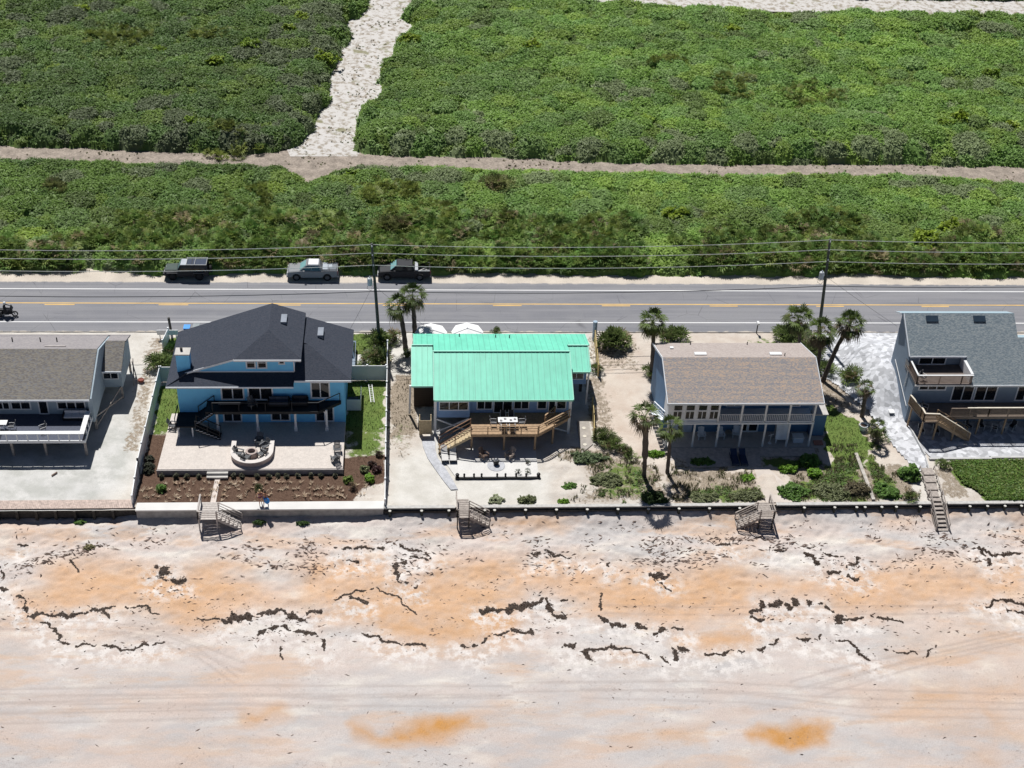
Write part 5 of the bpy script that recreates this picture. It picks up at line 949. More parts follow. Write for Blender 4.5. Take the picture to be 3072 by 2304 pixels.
t = thing('fan', 'white pedestal fan beside the shower cabin', 'fan', (35.55, 107.2, .05)); mb = MB(); mb.lathe([(.2, 0), (.18, .05), (.03, .07), (.025, .9)], (35.55, 107.2, .05), 12); mb.build('stand', WHITE, t); mb = MB()
for i in range(4): a = i*math.pi/2+.4; mb.bar((35.55, 107.15, 1.1), (35.55+.28*math.cos(a), 107.15, 1.1+.28*math.sin(a)), .12, .03)
mb.build('blades', WHITE, t)
c = lounge('lounger', 'left navy sun lounger on the terrace', 31.5, 104.55, 0, NAVY, NAVY, 'navy loungers'); refresh(); dup(c, (32.35, 104.55, 0), 0, 'right navy sun lounger on the terrace')
mb = MB(); mb.bar((43.8, 105.5, .08), (43.72, 98.6, .08), .32, .14); props(mb.build('timber_edging', mat('old_timber', (.45, .42, .38), .9, .3, 2)), 'weathered timber edging between green beds', 'edging')
mb = MB(); mb.box(40.0, 40.9, 106.9, 107.6, -.02, .05); props(mb.build('brick_pad', mat('brick_red', (.42, .19, .14), .9, .2, 5)), 'small patch of red brick at the porch corner', 'pad')
t = thing('mailbox', 'white mailbox on a dark post beside the road', 'mailbox', (38.1, 126.45, 0)); mb = MB(); mb.bar((38.1, 126.45, 0), (38.1, 126.45, 1.15), .1); mb.build('post', DARKPILE, t); mb = MB(); mb.box(37.98, 38.22, 126.2, 126.7, 1.15, 1.38); mb.build('box', WHITE, t)
t = thing('garden_pot', 'pale planter by the small palm right of the lawn', 'planter', (45.6, 109.3, 0)); mb = MB(); mb.lathe([(.32, 0), (.42, .5), (.44, .62), (.38, .62), (.36, .5)], (45.5, 109.3, 0), 14); mb.build('pot', LBL, t); mb = MB(); mb.lathe([(.36, .5), (.02, .52)], (45.5, 109.3, 0), 12); mb.build('soil', BRN, t)
# ================================================================== GREY A-FRAME-LIKE HOUSE (right)
SLATEW = siding('siding_slate', (.24, .31, .40), .2, .86); SH_G = shingle('shingle_blue_grey', [(.165, .205, .235), (.205, .245, .275), (.255, .295, .315), (.30, .33, .34)], 6, (1, 2.6, 1)); SH_GB = shingle('shingle_light', [(.30, .40, .46), (.36, .46, .52)], 7, (1, 2.4, 1))
dh = thing('house', 'slate blue house with steep grey roof, balcony and brown deck', 'house', (56, 113, 0)); XL, XR = 50.15, 66.0
house_profile(dh, XL, 55.72, [(110.6, 0), (110.6, 4.97), (113.3, 4.97), (113.3, 6.85), (116.6, 8.97), (117.5, 8.5), (117.5, 0)], SLATEW)
house_profile(dh, 55.73, 61.2, [(110.6, 0), (110.6, 5.1), (113.1, 6.75), (116.6, 8.97), (117.5, 8.5), (117.5, 0)], SLATEW)
house_profile(dh, 61.21, XR, [(110.6, 0), (110.6, 5.0), (114.4, 7.3), (119, 4.6), (119, 0)], SLATEW)
def pz(y): return 4.95+.65*(y-110.1)
mb = MB(); plane(mb, [(55.75, 110.1, pz(110.1)), (61.32, 110.1, pz(110.1)), (61.32, 116.6, pz(116.6)), (49.95, 116.6, pz(116.6)), (49.95, 112.72, pz(112.72)), (55.75, 112.72, pz(112.72))], .16); mb.build('roof', SH_G, dh)
mb = MB(); plane(mb, [(61.33, 110.1, pz(110.1)), (XR, 110.1, pz(110.1)), (XR, 114.4, pz(114.4)), (61.33, 114.4, pz(114.4))], .16); mb.build('roof', SH_G, dh)
mb = MB(); plane(mb, [(49.75, 116.6, pz(116.6)+.02), (61.35, 116.6, pz(116.6)+.02), (61.35, 118.3, 8.3), (49.75, 118.3, 8.3)], .16); mb.build('roof', SH_GB, dh)
mb = MB(); plane(mb, [(61.36, 114.4, pz(114.4)), (XR, 114.4, pz(114.4)), (XR, 119.4, 4.6), (61.36, 119.4, 4.6)], .16); mb.build('roof', SH_GB, dh)
mb = MB(); mb.box(55.75, XR, 110.03, 110.09, 4.76, 4.96); mb.box(49.95, 55.75, 112.65, 112.71, pz(112.7)-.2, pz(112.7)); mb.bar((49.9, 112.72, pz(112.72)-.08), (49.9, 116.6, pz(116.6)-.08), .06, .2); mb.bar((49.7, 116.6, pz(116.6)-.08), (49.7, 118.3, 8.2), .06, .2); mb.build('fascia', TRIM, dh)
for x in (52.7, 57.6): mb = MB(); plane(mb, [(x-.62, 115.75, pz(115.75)+.13), (x+.62, 115.75, pz(115.75)+.13), (x+.62, 116.3, pz(116.3)+.13), (x-.62, 116.3, pz(116.3)+.13)], .2); mb.build('skylight', mat('skylight_dark', (.03, .05, .075), .35), dh)
# balcony recess
mb = MB(); mb.box(50.05, 55.7, 109.96, 113.28, 4.98, 5.18); mb.build('balcony_floor', mat('balcony_boards', (.17, .14, .125), .8), dh)
window(dh, 51.3, 53.9, 5.3, 6.55, 113.3, 2, fr=.13, trim=TRIM, mid=.05)
wallbox(dh, 55.45, 55.72, 110.15, 113.14, 5.0, 6.3, WHITE, 'parapet')
mb = MB(); rail(mb, [(50.1, 112.6, 5.18), (50.1, 110.02, 5.18), (54.6, 110.02, 5.18), (55.6, 110.02, 5.18)], 1.0, .08, .14, (), 2.2, bal=.11); mb.build('balcony_railing', mat('rail_brown_grey', (.26, .20, .17), .8), dh)
mb = MB(); mb.bar((50.1, 112.6, 6.22), (50.1, 110.02, 6.22), .16, .05); mb.bar((50.02, 110.02, 6.22), (55.7, 110.02, 6.22), .16, .05); mb.box(49.95, 55.75, 109.88, 109.95, 4.95, 5.12); mb.build('rail_cap', WHITE, dh)
for a, b, c_, d, n in ((50.8, 53.4, 4.1, 4.5, 3), (54.35, 56.35, 2.75, 4.6, 2), (56.7, 58.75, 2.75, 4.6, 2), (61.0, 62.6, 2.75, 4.6, 2)): window(dh, a, b, c_, d, 110.6, n, fr=.13, mid=.05)
mb = MB(); mb.box(XL-.05, XL, 112.8, 113.8, 4.6, 5.6); mb.build('side_window', GLASS, dh)
mb = MB(); mb.bar((50.08, 111.0, 1.7), (50.08, 116.4, 3.6), .05, .1); mb.tube([(50.08, 112.6, 3.0), (50.08, 112.6, 5.0)], .05, 6); mb.build('side_trim', WHITE, dh)
DKB = mat('deck_brown', (.24, .19, .155), .8, .15, 4, fine=.1)
mb = MB(); mb.prism([(50.0, 110.55), (50.0, 110.3), (50.6, 108.3), (50.65, 107.5), (52.2, 107.5), (52.2, 108.35), (XR, 108.35), (XR, 110.58), (50.0, 110.58)], 2.28, 2.4); mb.box(52.2, XR, 108.28, 108.35, 2.1, 2.4); mb.build('deck', DKB, dh)
WD2 = mat('rail_tan', (.36, .26, .17), .8, .15, 4)
mb = MB(); rail(mb, [(53.6, 108.35, 2.4), (57.5, 108.35, 2.4), (61.5, 108.35, 2.4), (65.5, 108.35, 2.4)], 1.0, .09, .13, (), 2, bal=.11); mb.build('railing', DKB, dh)
mb = MB(); rail(mb, [(50.05, 110.5, 2.4), (50.6, 108.3, 2.4), (50.65, 107.55, 2.4), (52.15, 107.5, 2.35)], 1.0, .09, .13, (), 2, bal=.11); mb.build('stair_railing', WD2, dh); mb = MB(); rail(mb, [(52.15, 107.45, 2.3), (55.7, 107.3, .1)], 1.0, .09, .13, (), 1.8, bal=.11); mb.build('stair_railing', WD2, dh); mb = MB(); rail(mb, [(52.2, 108.3, 2.3), (55.7, 108.2, .1)], 1.0, .09, .13, (.5,), 1.8); mb.build('stair_railing', WD2, dh)
mb = MB(); mb.bar((50.05, 110.5, 3.46), (50.6, 108.3, 3.46), .16, .04); mb.bar((50.62, 108.3, 3.46), (50.65, 107.55, 3.46), .16, .04); mb.bar((50.6, 107.5, 3.44), (52.15, 107.46, 3.4), .16, .04); mb.bar((52.15, 107.44, 3.36), (55.7, 107.28, 1.15), .16, .04); mb.bar((55.2, 108.35, 3.46), (XR, 108.35, 3.46), .16, .04); mb.build('rail_cap', mat('cap_cream', (.68, .62, .52), .7), dh)
mb = MB(); stairs(mb, 55.7, 52.2, .05, 2.3, 107.4, 108.25, 12); stringers(mb, (55.7, 107.4, .05), (52.2, 107.4, 2.2), .05, .26, ((0, 0), (0, .85))); mb.build('stairs', WD2, dh)
for x, y in ((50.7, 107.6), (52.15, 107.6), (54.0, 107.45), (50.2, 109.8), (56.8, 108.45), (59.5, 108.45), (62.2, 108.45)): mb = MB(); mb.box(x-.07, x+.07, y-.07, y+.07, 0, 2.28); mb.build('deck_post', WD2, dh)
def stone(name, base, dark, sc):
    m = mat(name, base, .85, .1, 1.5); t = m.node_tree; n = t.nodes; b = n['Principled BSDF']; src = b.inputs['Base Color'].links[0].from_socket
    tc = n.new('ShaderNodeTexCoord'); v = n.new('ShaderNodeTexVoronoi'); v.inputs['Scale'].default_value = sc; t.links.new(tc.outputs['Object'], v.inputs['Vector']); q = n.new('ShaderNodeSeparateColor'); t.links.new(v.outputs['Color'], q.inputs[0])
    r = rng_(t, q.outputs[0], 0, 1, dark, 1.15); s = n.new('ShaderNodeVectorMath'); s.operation = 'SCALE'; t.links.new(src, s.inputs[0]); t.links.new(r, s.inputs['Scale']); t.links.new(s.outputs[0], b.inputs['Base Color']); return m
FLAG = stone('flagstone_mottled', (.57, .58, .61), .66, 2.2)
DRV = [(42.8, 119.5), (43.8, 123.5), (44.2, 126.3), (66, 126.4), (66, 117.3), (50.25, 117.3), (50.2, 113), (50.1, 112.2), (50.3, 107.3), (50.55, 104.6), (50.0, 103.0), (49.2, 103.0), (48.3, 105.8), (47.6, 108.6), (46.9, 112.4), (44.8, 117)]
def ss(v): v = np.clip(v, 0, 1); return v*v*(3-2*v)
def ramp(x, y): return .03+2.5*ss((y-110.3)/6.2)*ss((126.3-y)/6.5)*ss((x-45.6)/3.6)
o = gridmesh('stone_driveway', 42.5, 66.2, 102.8, 126.6, .2, ramp, FLAG, None, 'pale mottled stone driveway and walk left of the slate house', keep=lambda X, Y: inpoly(X, Y, DRV))
slab('paved_terrace', [(50.35, 107.0), (51.2, 104.75), (57.0, 104.75), (57.05, 104.95), (XR, 104.95), (XR, 110.6), (50.2, 110.6)], -.1, .036, FLAG, 'stone paved terrace under the slate house deck')
mb = MB(); mb.box(50.9, 57.2, 104.5, 104.74, -.3, .12); mb.box(57.21, XR, 104.68, 104.94, -.3, .1); props(mb.build('terrace_wall', mat('wall_concrete_pale', (.50, .50, .50))), 'pale kerb wall in front of the slate house terrace', 'wall')
mb = MB(); mb.bar((50.35, 109.5, .15), (50.6, 105.0, .15), .12, .3); mb.bar((50.6, 105.0, .1), (50.35, 103.0, .1), .12, .25); props(mb.build('side_kerb', mat('wall_concrete_pale', (.50, .50, .50))), 'grey kerb along the right edge of the stone walk', 'kerb')
wv = patio_chair('white framed chair under the deck stairs, left', (51.2, 108.6, .04), R(180), WHITE, DKC, 'chairs under the slate house deck'); wv.rotation_euler[2] = 0; refresh()
for p, rz, lab in (((52.7, 108.5, .04), 0, 'white framed chair under the deck stairs, right'), ((56.3, 109.2, .04), 30, 'dark backed chair just right of the deck stairs foot'), ((57.6, 109.3, .04), 0, 'dark chair between stairs and round white table'), ((58.9, 109.0, .04), 70, 'white chair left of the round white table'), ((60.8, 109.2, .04), -50, 'white chair right of the round white table')): dup(wv, p, R(rz), lab)
t = thing('round_table', 'round white table under the slate house deck', 'table', (59.9, 109.2, .04)); mb = MB(); mb.lathe([(.48, .68), (.48, .72)], (59.9, 109.2, 0), 18); mb.build('table_top', WHITE, t)
for i in range(4): a = i*1.57+.7; mb = MB(); mb.bar((59.9+.35*math.cos(a), 109.2+.35*math.sin(a), .04), (59.9+.25*math.cos(a), 109.2+.25*math.sin(a), .68), .04); mb.build('leg', WHITE, t)
refresh(); dup(wv, (51.3, 109.3, 2.4), R(60), 'white chair at the left end of the brown deck', 'chairs on the slate house decks'); dup(wv, (50.9, 110.6, 5.18), R(40), 'white chair on the small upper balcony', 'chairs on the slate house decks')
t = thing('white_bench', 'white bench by the slate house side wall', 'bench', (48.95, 112.0, 0)); mb = MB(); mb.box(48.75, 49.3, 111.4, 112.4, .4, .5); mb.build('seat', WHITE, t)
for y in (111.5, 112.3): mb = MB(); mb.box(48.8, 49.25, y-.05, y+.05, 0, .4); mb.build('leg', BLACK, t)
# walkway down to beach at right
t = thing('boardwalk_steps', 'weathered wooden steps leading from the stone walk to the seawall', 'steps', (50, 100.5, 0))
for i, (y0, y1) in enumerate(((101.9, 102.9), (100.9, 101.8), (99.9, 100.8), (99.0, 99.8))): mb = MB(); x = 49.65-.12*(i); mb.box(x-.1, x+.95, y0, y1, -.3, .34-.09*i); mb.build('step', WEATH, t)
for x in (49.35, 50.75): mb = MB(); rail(mb, [(x, 102.8, .2), (x-.35, 98.9, .0)], .5, .07, .06, (), 1.3); mb.build('side_rail', WEATH, t)
# ================================================================== GREY-BROWN ROOF HOUSE (left)
PALEB = siding('siding_pale_blue', (.36, .44, .50), .2, .9); SH_A = shingle('shingle_weathered', [(.155, .145, .14), (.20, .185, .165), (.245, .225, .19), (.19, .19, .20)], 5, (1, 2.2, 1)); SH_AB = shingle('shingle_weathered_light', [(.25, .235, .245), (.30, .28, .285), (.33, .31, .31)], 6, (1, 2.2, 1))
ah = thing('house', 'pale blue house on stilts with weathered brown grey roof at the left', 'house', (-38, 112, 0)); AL = -47
house_profile(ah, AL, -30.36, [(109.75, 1.35), (109.75, 4.05), (114.8, 5.75), (119.8, 3.9), (119.8, 1.35)], PALEB)
house_profile(ah, -30.35, -29.96, [(109.3, 1.35), (109.3, 4.12), (114.8, 5.96), (119.8, 4.05), (119.8, 1.35)], PALEB)
house_profile(ah, -29.95, -28.2, [(114.8, 1.4), (114.8, 3.5), (117.6, 4.6), (119.8, 3.9), (119.8, 1.4)], PALEB)
mb = MB(); plane(mb, [(AL, 109.1, 4.15), (-30.12, 109.1, 4.15), (-30.12, 114.8, 6.05), (AL, 114.8, 6.05)]); mb.build('roof', SH_A, ah)
mb = MB(); plane(mb, [(AL, 114.8, 6.05), (-30.12, 114.8, 6.05), (-30.12, 119.85, 4.13), (-29.9, 119.85, 4.13), (-29.9, 117.75, 4.93), (-28.0, 117.75, 4.93), (-28.0, 120.2, 4.0), (AL, 120.2, 4.0)]); mb.build('roof', SH_AB, ah)
mb = MB(); plane(mb, [(-29.93, 114.4, 3.6), (-28.05, 114.4, 3.6), (-28.05, 117.72, 4.98), (-29.93, 117.72, 4.98)]); mb.build('roof', SH_A, ah)
mb = MB(); mb.box(AL, -30.12, 109.03, 109.09, 3.98, 4.17); mb.box(-29.93, -28.05, 114.33, 114.39, 3.44, 3.62); mb.build('fascia', TRIM, ah)
for x in (-41.5, -38.9, -36.2, -34.6): mb = MB(); mb.tube([(x, 117.5, 4.8), (x, 117.5, 5.5)], .06, 8); mb.build('vent_pipe', BLACK, ah)
mb = MB(); mb.box(-35.3, -33.3, 115.5, 115.7, 5.4, 5.85); mb.build('ridge_vent', mat('vent_light', (.4, .37, .36)), ah)
for a, b, c_, d, n, nm in ((-39.0, -37.9, 2.65, 3.55, 2, 'window'), (-37.6, -35.95, 2.65, 3.6, 2, 'window'), (-33.3, -30.85, 2.65, 3.6, 3, 'window'), (-35.05, -34.35, 2.1, 3.6, 1, 'door')): window(ah, a, b, c_, d, 109.75, n, fr=.12, trim=WHITE, mid=.05, name=nm, transom=3.38 if nm == 'window' else None)
window(ah, -29.9, -28.55, 2.5, 3.35, 114.8, 2, fr=.1, trim=WHITE, transom=3.15)
mb = MB(); mb.box(AL, -30.37, 105.65, 109.73, 1.88, 2.0); mb.build('deck', mat('slate_deck', (.085, .095, .13), .8, .15, 5), ah)
mb = MB(); mb.box(AL, -30.15, 105.5, 105.95, 2.84, 2.92); mb.box(-30.6, -30.15, 105.96, 109.0, 2.84, 2.92); mb.box(AL, -30.15, 105.56, 105.64, 1.75, 2.05); mb.box(-30.22, -30.14, 105.65, 109.28, 1.75, 2.05)
for x in np.arange(-46.8, -30, .95): mb.box(float(x)-.05, float(x)+.05, 105.58, 105.66, 2.0, 2.84)
for y in (106.6, 107.6, 108.6): mb.box(-30.25, -30.17, y-.05, y+.05, 2.0, 2.84)
mb.build('railing', WHITE, ah)
for x in (-46, -43, -40.1, -37.1, -34.05, -30.35):
    mb = MB(); mb.box(x-.1, x+.1, 105.9, 106.1, -.1, 1.88); mb.build('piling', WEATH, ah)
    mb = MB(); mb.box(x-.13, x+.13, 112, 112.26, -.1, 1.36); mb.build('piling', DARKPILE, ah)
wallbox(ah, AL, -30.6, 116, 116.2, -.1, 1.34, DSLAT, 'shade_sheet')  # added dark sheet stands for the deep shade beneath this house
for p, q in (((-28.4, 114.8, 1.45), (-30.2, 109.9, .15)), ((-30.2, 110, 1.3), (-28.35, 114.9, .2)), ((-27.95, 119.5, 1.5), (-27.6, 116.9, .05)), ((-27.95, 119.0, 1.5), (-27.3, 117.4, .05))): mb = MB(); mb.bar(p, q, .1, .13); mb.build('brace', WEATH, ah)
for x, y in ((-28.4, 114.95), (-28.35, 119.5), (-30.1, 110.0), (-29.9, 117)): mb = MB(); mb.box(x-.1, x+.1, y-.1, y+.1, -.1, 1.45); mb.build('piling', WEATH, ah)
sofa('white cushioned sofa under the window on the left house deck', (-31.6, 109.0, 2.0), 0, 2.3, DARKW, mat('white_cushion', (.66, .66, .68), .9, .04), 'seats on the left house deck')
refresh(); dup(q_ := c1, (-34.3, 107.0, 2.0), R(-60), 'white seated chair facing the sea on the left house deck', 'seats on the left house deck'); dup(c1, (-37.2, 107.3, 2.0), R(-90), 'chair at the end of the long table on the left deck', 'seats on the left house deck')
t = thing('long_table', 'long white table on the left house deck', 'table', (-39.5, 107.4, 2.0)); mb = MB(); mb.box(-41.3, -37.6, 107.1, 107.8, 2.72, 2.78); mb.build('table_top', WHITE, t)
for x in (-41.0, -39.5, -37.9): mb = MB(); mb.box(x-.04, x+.04, 107.2, 107.7, 2.0, 2.72); mb.build('leg', TRIM, t)
for i, x in enumerate((-40.8, -39.6, -38.4)): dup(c1, (x, 106.6, 2.0), R(180), ['first chair from the left before the long table', 'middle chair before the long table', 'right chair before the long table'][i], 'seats on the left house deck')
mb = MB(); mb.bar((-33.0, 102.9, .05), (-32.6, 103.4, .05), .1); props(mb.build('driftwood', BRN), 'short stick on the concrete sand left of the fence', 'stick')
mb = MB(); mb.lathe([(.3, 0), (.34, .1), (.3, .2), (.1, .2)], (-27.0, 117.6, .1), 12); props(mb.build('hose_reel', mat('rust_red', (.22, .06, .04), .7)), 'small dark red hose reel beside the stilt brace', 'reel')
# ================================================================== SEAWALLS
t = thing('seawall', 'pale concrete seawall with wide cap before the blue house', 'seawall', (-13.5, 98.4, -1.5)); mb = MB(); mb.box(-24.6, -2.25, 97.83, 98.88, .02, .16); mb.build('cap', mat('cap_concrete', (.68, .67, .65), .85, .05, .8, fine=.04), t); mb = MB(); mb.box(-24.55, -2.3, 97.9, 98.8, -2.4, .019); mb.build('face', mat('seawall_face', (.36, .35, .34), .95, .25, 2, fine=.1), t)
t = thing('boardwalk', 'plank boardwalk along the left end of the seawall', 'boardwalk', (-38, 98.8, 0)); mb = MB()
for x in np.arange(-60, -24.8, .16): mb.box(float(x), float(x)+.145, 98.3, 99.45, .0, .06)
mb.build('planks', mat('pink_plank', (.52, .42, .37), .85, .25, 4), t); mb = MB(); mb.box(-60, -24.7, 98.32, 98.5, -2.6, -.001)
for x in np.arange(-59, -25, 1.7): mb.box(float(x)-.12, float(x)+.12, 98.05, 98.31, -2.6, -.1)
mb.build('bulkhead', DARKPILE, t)
def pilewall(label, xa, xb, piles):
    t = thing('bulkhead_wall', label, 'seawall', ((xa+xb)/2, 98.1, -1.5), 0, 'dark timber bulkheads'); mb = MB(); mb.box(xa, xb, 98.0, 98.16, -2.6, .0); mb.build('sheeting', mat('sheet_dark', (.065, .07, .072), .9, .3, 2), t)
    mb = MB(); mb.box(xa, xb, 97.92, 98.3, .005, .1); mb.build('cap', mat('cap_grey_wood', (.50, .49, .47), .9, .15, 3), t); mb = MB(); mb.box(xa, xb, 97.86, 97.99, -.45, -.25); mb.build('waler', DARKPILE, t)
    for x in piles:
        mb = MB(); mb.tube([(x, 97.72, -2.6), (x, 97.72, -.08)], .13, 10); p_ = mb.build('pile', mat('pile_green_black', (.045, .05, .045), .9, .3, 5), t); mb = MB(); mb.tube([(x, 97.72, -.079), (x, 97.72, -.03)], .135, 10); mb.build('pile_top', mat('pile_top_pale', (.55, .54, .50), .9), p_)
pilewall('dark timber bulkhead from the concrete seawall to the green roof stairs', -2.2, 4.3, [-1.7, 1.2, 3.7]); pilewall('dark timber bulkhead between the two zigzag stairs', 6.35, 32.5, [7.0]+[7.9+2.86*i for i in range(9)]); pilewall('dark timber bulkhead between zigzag and straight stairs', 34.3, 49.1, [36.9, 39.8, 41.9, 42.7, 44.3, 45.7, 48.0]); pilewall('dark timber bulkhead right of the straight beach stairs', 50.7, 72, [52.8, 54.5, 56.2, 57.8, 59.4, 61.0])
# ---- beach stairs
def bstair(label, x0, x1, y0, y1, dr, zg, sx, n=6, m=WEATH, zt=.2, rails=3, side=None):
    """platform x0..x1, y0 (sea) ..y1 over the wall; flight leaves towards dr (+1/-1) along x, reaching sx"""
    t = thing('beach_stairs', label, 'stairs', ((x0+x1)/2, (y0+y1)/2, zg), 0, 'wooden beach access stairs'); mb = MB(); ya = y0
    while ya < y1-.05: mb.box(x0, x1, ya, min(ya+.26, y1), zt-.05, zt); ya += .3
    mb.build('platform', m, t)
    for x in (x0+.05, x1-.05): mb = MB(); mb.bar((x, y0+.06, zg-.6), (x, y0+.06, zt+1.0), .11); mb.build('post', DARKPILE if m is WEATH else m, t)
    xs_ = x1 if dr > 0 else x0; xo = x0 if dr > 0 else x1
    mb = MB(); rail(mb, [(xo, y1, zt), (xo, y0, zt)], .95, .09, .12, (.35, .65), 3); rail(mb, [(xo, y0, zt), (xs_, y0, zt)], .95, .09, .12, (.3, .5, .72), 3); mb.build('railing', m, t)
    w0, w1 = y0+.05, y0+1.15; mb = MB(); stairs(mb, sx, xs_, zg+.05, zt, w0, w1, n); stringers(mb, (sx, w0, zg), (xs_, w0, zt-.1), .05, .24, ((0, 0), (0, 1.1))); mb.build('stairs', m, t)
    mb = MB(); rail(mb, [(xs_, w0-.04, zt), (sx, w0-.04, zg+.1)], .95, .08, .11, (.35, .65), 1.2); mb.build('stair_railing', m, t); mb = MB(); rail(mb, [(xs_, w1+.06, zt), (sx, w1+.06, zg+.1)], .95, .08, .11, (.35, .65), 2.6); mb.build('stair_railing', m, t); return t
WPALE = mat('bleached_wood', (.50, .46, .43), .85, .15, 5, fine=.1)
bstair('bleached wooden stairs over the concrete seawall', -18.85, -17.15, 96.5, 98.85, 1, -1.18, -15.1, 6, WPALE)
bstair('dark railed stairs descending right below the green roof house', 4.4, 5.55, 96.45, 99.0, 1, -1.1, 7.4, 5); bstair('grey stairs descending left below the navy house', 32.25, 33.6, 95.95, 98.2, -1, -1.15, 30.3, 6)
t = thing('beach_stairs', 'straight weathered stairs descending to the beach at the right', 'stairs', (49.9, 97.6, -2.1), 0, 'wooden beach access stairs')
mb = MB(); stairs(mb, 95.5, 98.7, -1.25, .15, 49.2, 50.2, 8, axis='y'); mb.build('stairs', WEATH, t)
for x in (49.1, 50.3): mb = MB(); rail(mb, [(x, 98.9, .1), (x, 95.6, -1.2)], .85, .08, .1, (.5,), 1.6); mb.bar((x, 98.7, 0), (x, 95.5, -1.35), .05, .26); mb.build('railing', WEATH, t)
# ================================================================== UTILITY POLES
POLE = mat('pole_wood', (.085, .095, .08), .9, .2, 3)
def upole(label, base, top, side):
    t = thing('utility_pole', label, 'utility pole', base, 0, 'wooden utility poles'); B = Vector(base); Tp = Vector(top); mb = MB(); mb.tube([B+Vector((0, 0, -.3)), B.lerp(Tp, .5), Tp], [.19, .16, .13], 10); mb.build('pole', POLE, t)
    d = (Tp-B); 
    for f in (.985, .9, .8): c_ = B+d*f; mb = MB(); mb.lathe([(.05, -.1), (.08, 0), (.04, .1)], c_+Vector((0, -.2, 0)), 8); mb.build('insulator', WHITE, t)
    c_ = B+d*.63+Vector((-.5, -.1, 0)); mb = MB(); mb.lathe([(.2, -.42), (.26, -.38), (.26, .38), (.2, .46), (.06, .5), (.05, .68)], c_, 14); mb.bar(c_, c_+Vector((.45, .1, 0)), .08); mb.build('transformer', mat('transformer_grey', (.50, .54, .57), .4), t)
    mb = MB(); mb.tube([c_+Vector((-.2, 0, -.4)), c_+Vector((-.3, 0, -.8)), c_+Vector((.1, 0, -1.1)), c_+Vector((.45, .1, -.7))], .02, 5); mb.build('cable_loop', BLACK, t); return t
upole('utility pole left of the green roof house', (-3.04, 124.5, 0), (-3.67, 124.6, 12.2), 1); upole('utility pole between the navy and slate houses', (45.0, 126.2, 0), (44.17, 126.34, 12.0), 1)
WIRE = mat('wire_grey', (.62, .64, .60), .5); WIRED = mat('wire_dark', (.05, .055, .06), .7)
def wire(label, pts, m=WIRE, r=.03, sag=.6):
    P = []
    for i in range(len(pts)-1):
        a = Vector(pts[i]); b = Vector(pts[i+1])
        for k in range(12):
            f = k/12; P.append(a.lerp(b, f)+Vector((0, 0, -4*sag*f*(1-f)*min(1, (b-a).length/48))))
    P.append(Vector(pts[-1])); mb = MB(); mb.tube(P, r, 5); props(mb.build('power_line', m), label, 'cable', 'overhead power lines')
for lab, z1, z2 in (('highest power line along the road', 12.1, 11.95), ('second power line from the top', 11.1, 10.75), ('third power line from the top', 9.65, 9.3)): wire(lab, [(-52, 123.5, z1+.1), (-3.7, 124.55, z1), (44.2, 126.25, z2), (94, 128, z2-.2)])
wire('thick lower cable under the power lines', [(-52, 123.6, 6.6), (-3.4, 124.4, 6.55), (44.5, 126.1, 6.3), (94, 128, 6.1)], WIRED, .04, .5)
wire('thin service drop from the left pole', [(-3.6, 124.5, 7.3), (-5.8, 118.5, 5.9)], WIRED, .015, .4); wire('thin service drop over the two palms', [(-3.6, 124.5, 7.3), (2.5, 119.5, 4.8)], WIRED, .015, .4); wire('thin service drop towards the slate house', [(44.3, 126.2, 7.6), (50.2, 118.2, 6.5)], WIRED, .015, .4)
mb = MB(); mb.tube([(20.05, 125.2, 0), (20.0, 125.2, 2.3)], .24, 10); props(mb.build('water_tank_post', mat('blue_grey', (.32, .42, .52), .5)), 'blue grey cylinder standing by the road right of the green roof', 'bollard')
# ================================================================== PALMS
def palm(label, base, top, rad, kind=0, dead=.35, nf=22, group='sabal palms between the houses', trunk_r=.19, boot=False):
    t = thing('palm_tree', label, 'palm', base, 0, group); B = Vector((0, 0, 0)); Tp = Vector(top)-Vector(base); bend = Vector((Tp.x*-.15, 0, 0))
    P = [B+Vector((0, 0, -.25)), B.lerp(Tp, .3)+bend*.6, B.lerp(Tp, .65)+bend, B.lerp(Tp, .97)]; P2 = []; RR = []
    for i in range(16):
        f = i/15; a = min(int(f*3), 2); ff = f*3-a; P2.append(P[a].lerp(P[a+1], ff)); r = trunk_r*(1.15-.3*f)*(1+.1*math.sin(i*2.3)); RR.append(r*(1.55 if boot and .35 < f < .95 else 1))
    mb = MB(); mb.tube(P2, RR, 10); mb.build('trunk', TRUNK, t, world=False)
    gg = np.random.default_rng(kind+11); c0 = np.array(Tp)
    def fronds(n, lo, hi, col, L, droop, name):
        v, f = fan_clump(n, 11, L, kind*31+n, .06, droop, .95, lo, hi); cc = np.repeat((np.array(col)[None]*gg.uniform(.6, 1.5, (n, 1))), 4*12, axis=0)[:len(v)]
        npmesh(name, v+c0, f, LEAF, False, cc, t)
    fronds(nf, -.15, 1.35, (.085, .125, .030), rad*.55, .35, 'crown'); fronds(max(6, int(nf*.7)), -.75, .15, (.10, .115, .035) if dead < .5 else (.15, .12, .07), rad*.5, .75, 'lower_fronds')
    nd = int(nf*dead)
    if nd: fronds(nd, -1.3, -.5, (.20, .15, .10), rad*.45, .8, 'dead_fronds')
    return t
palm('left palm of the pair by the road, leaning left', (-.25, 123.4, 0), (-1.0, 123.4, 5.3), 1.7, 0, .3, 15, trunk_r=.25); palm('right palm of the pair by the road', (.75, 124.3, 0), (.45, 124.3, 5.9), 1.8, 1, .3, 17, trunk_r=.25)
palm('tall palm with shaggy trunk between green and navy houses', (22.4, 102.3, -.1), (21.75, 102.3, 7.2), 1.7, 2, .5, 14, boot=True, trunk_r=.19); palm('shorter slim palm at the navy house left corner', (24.75, 103.0, -.1), (24.45, 103, 5.3), 1.5, 3, .35, 14, trunk_r=.17)
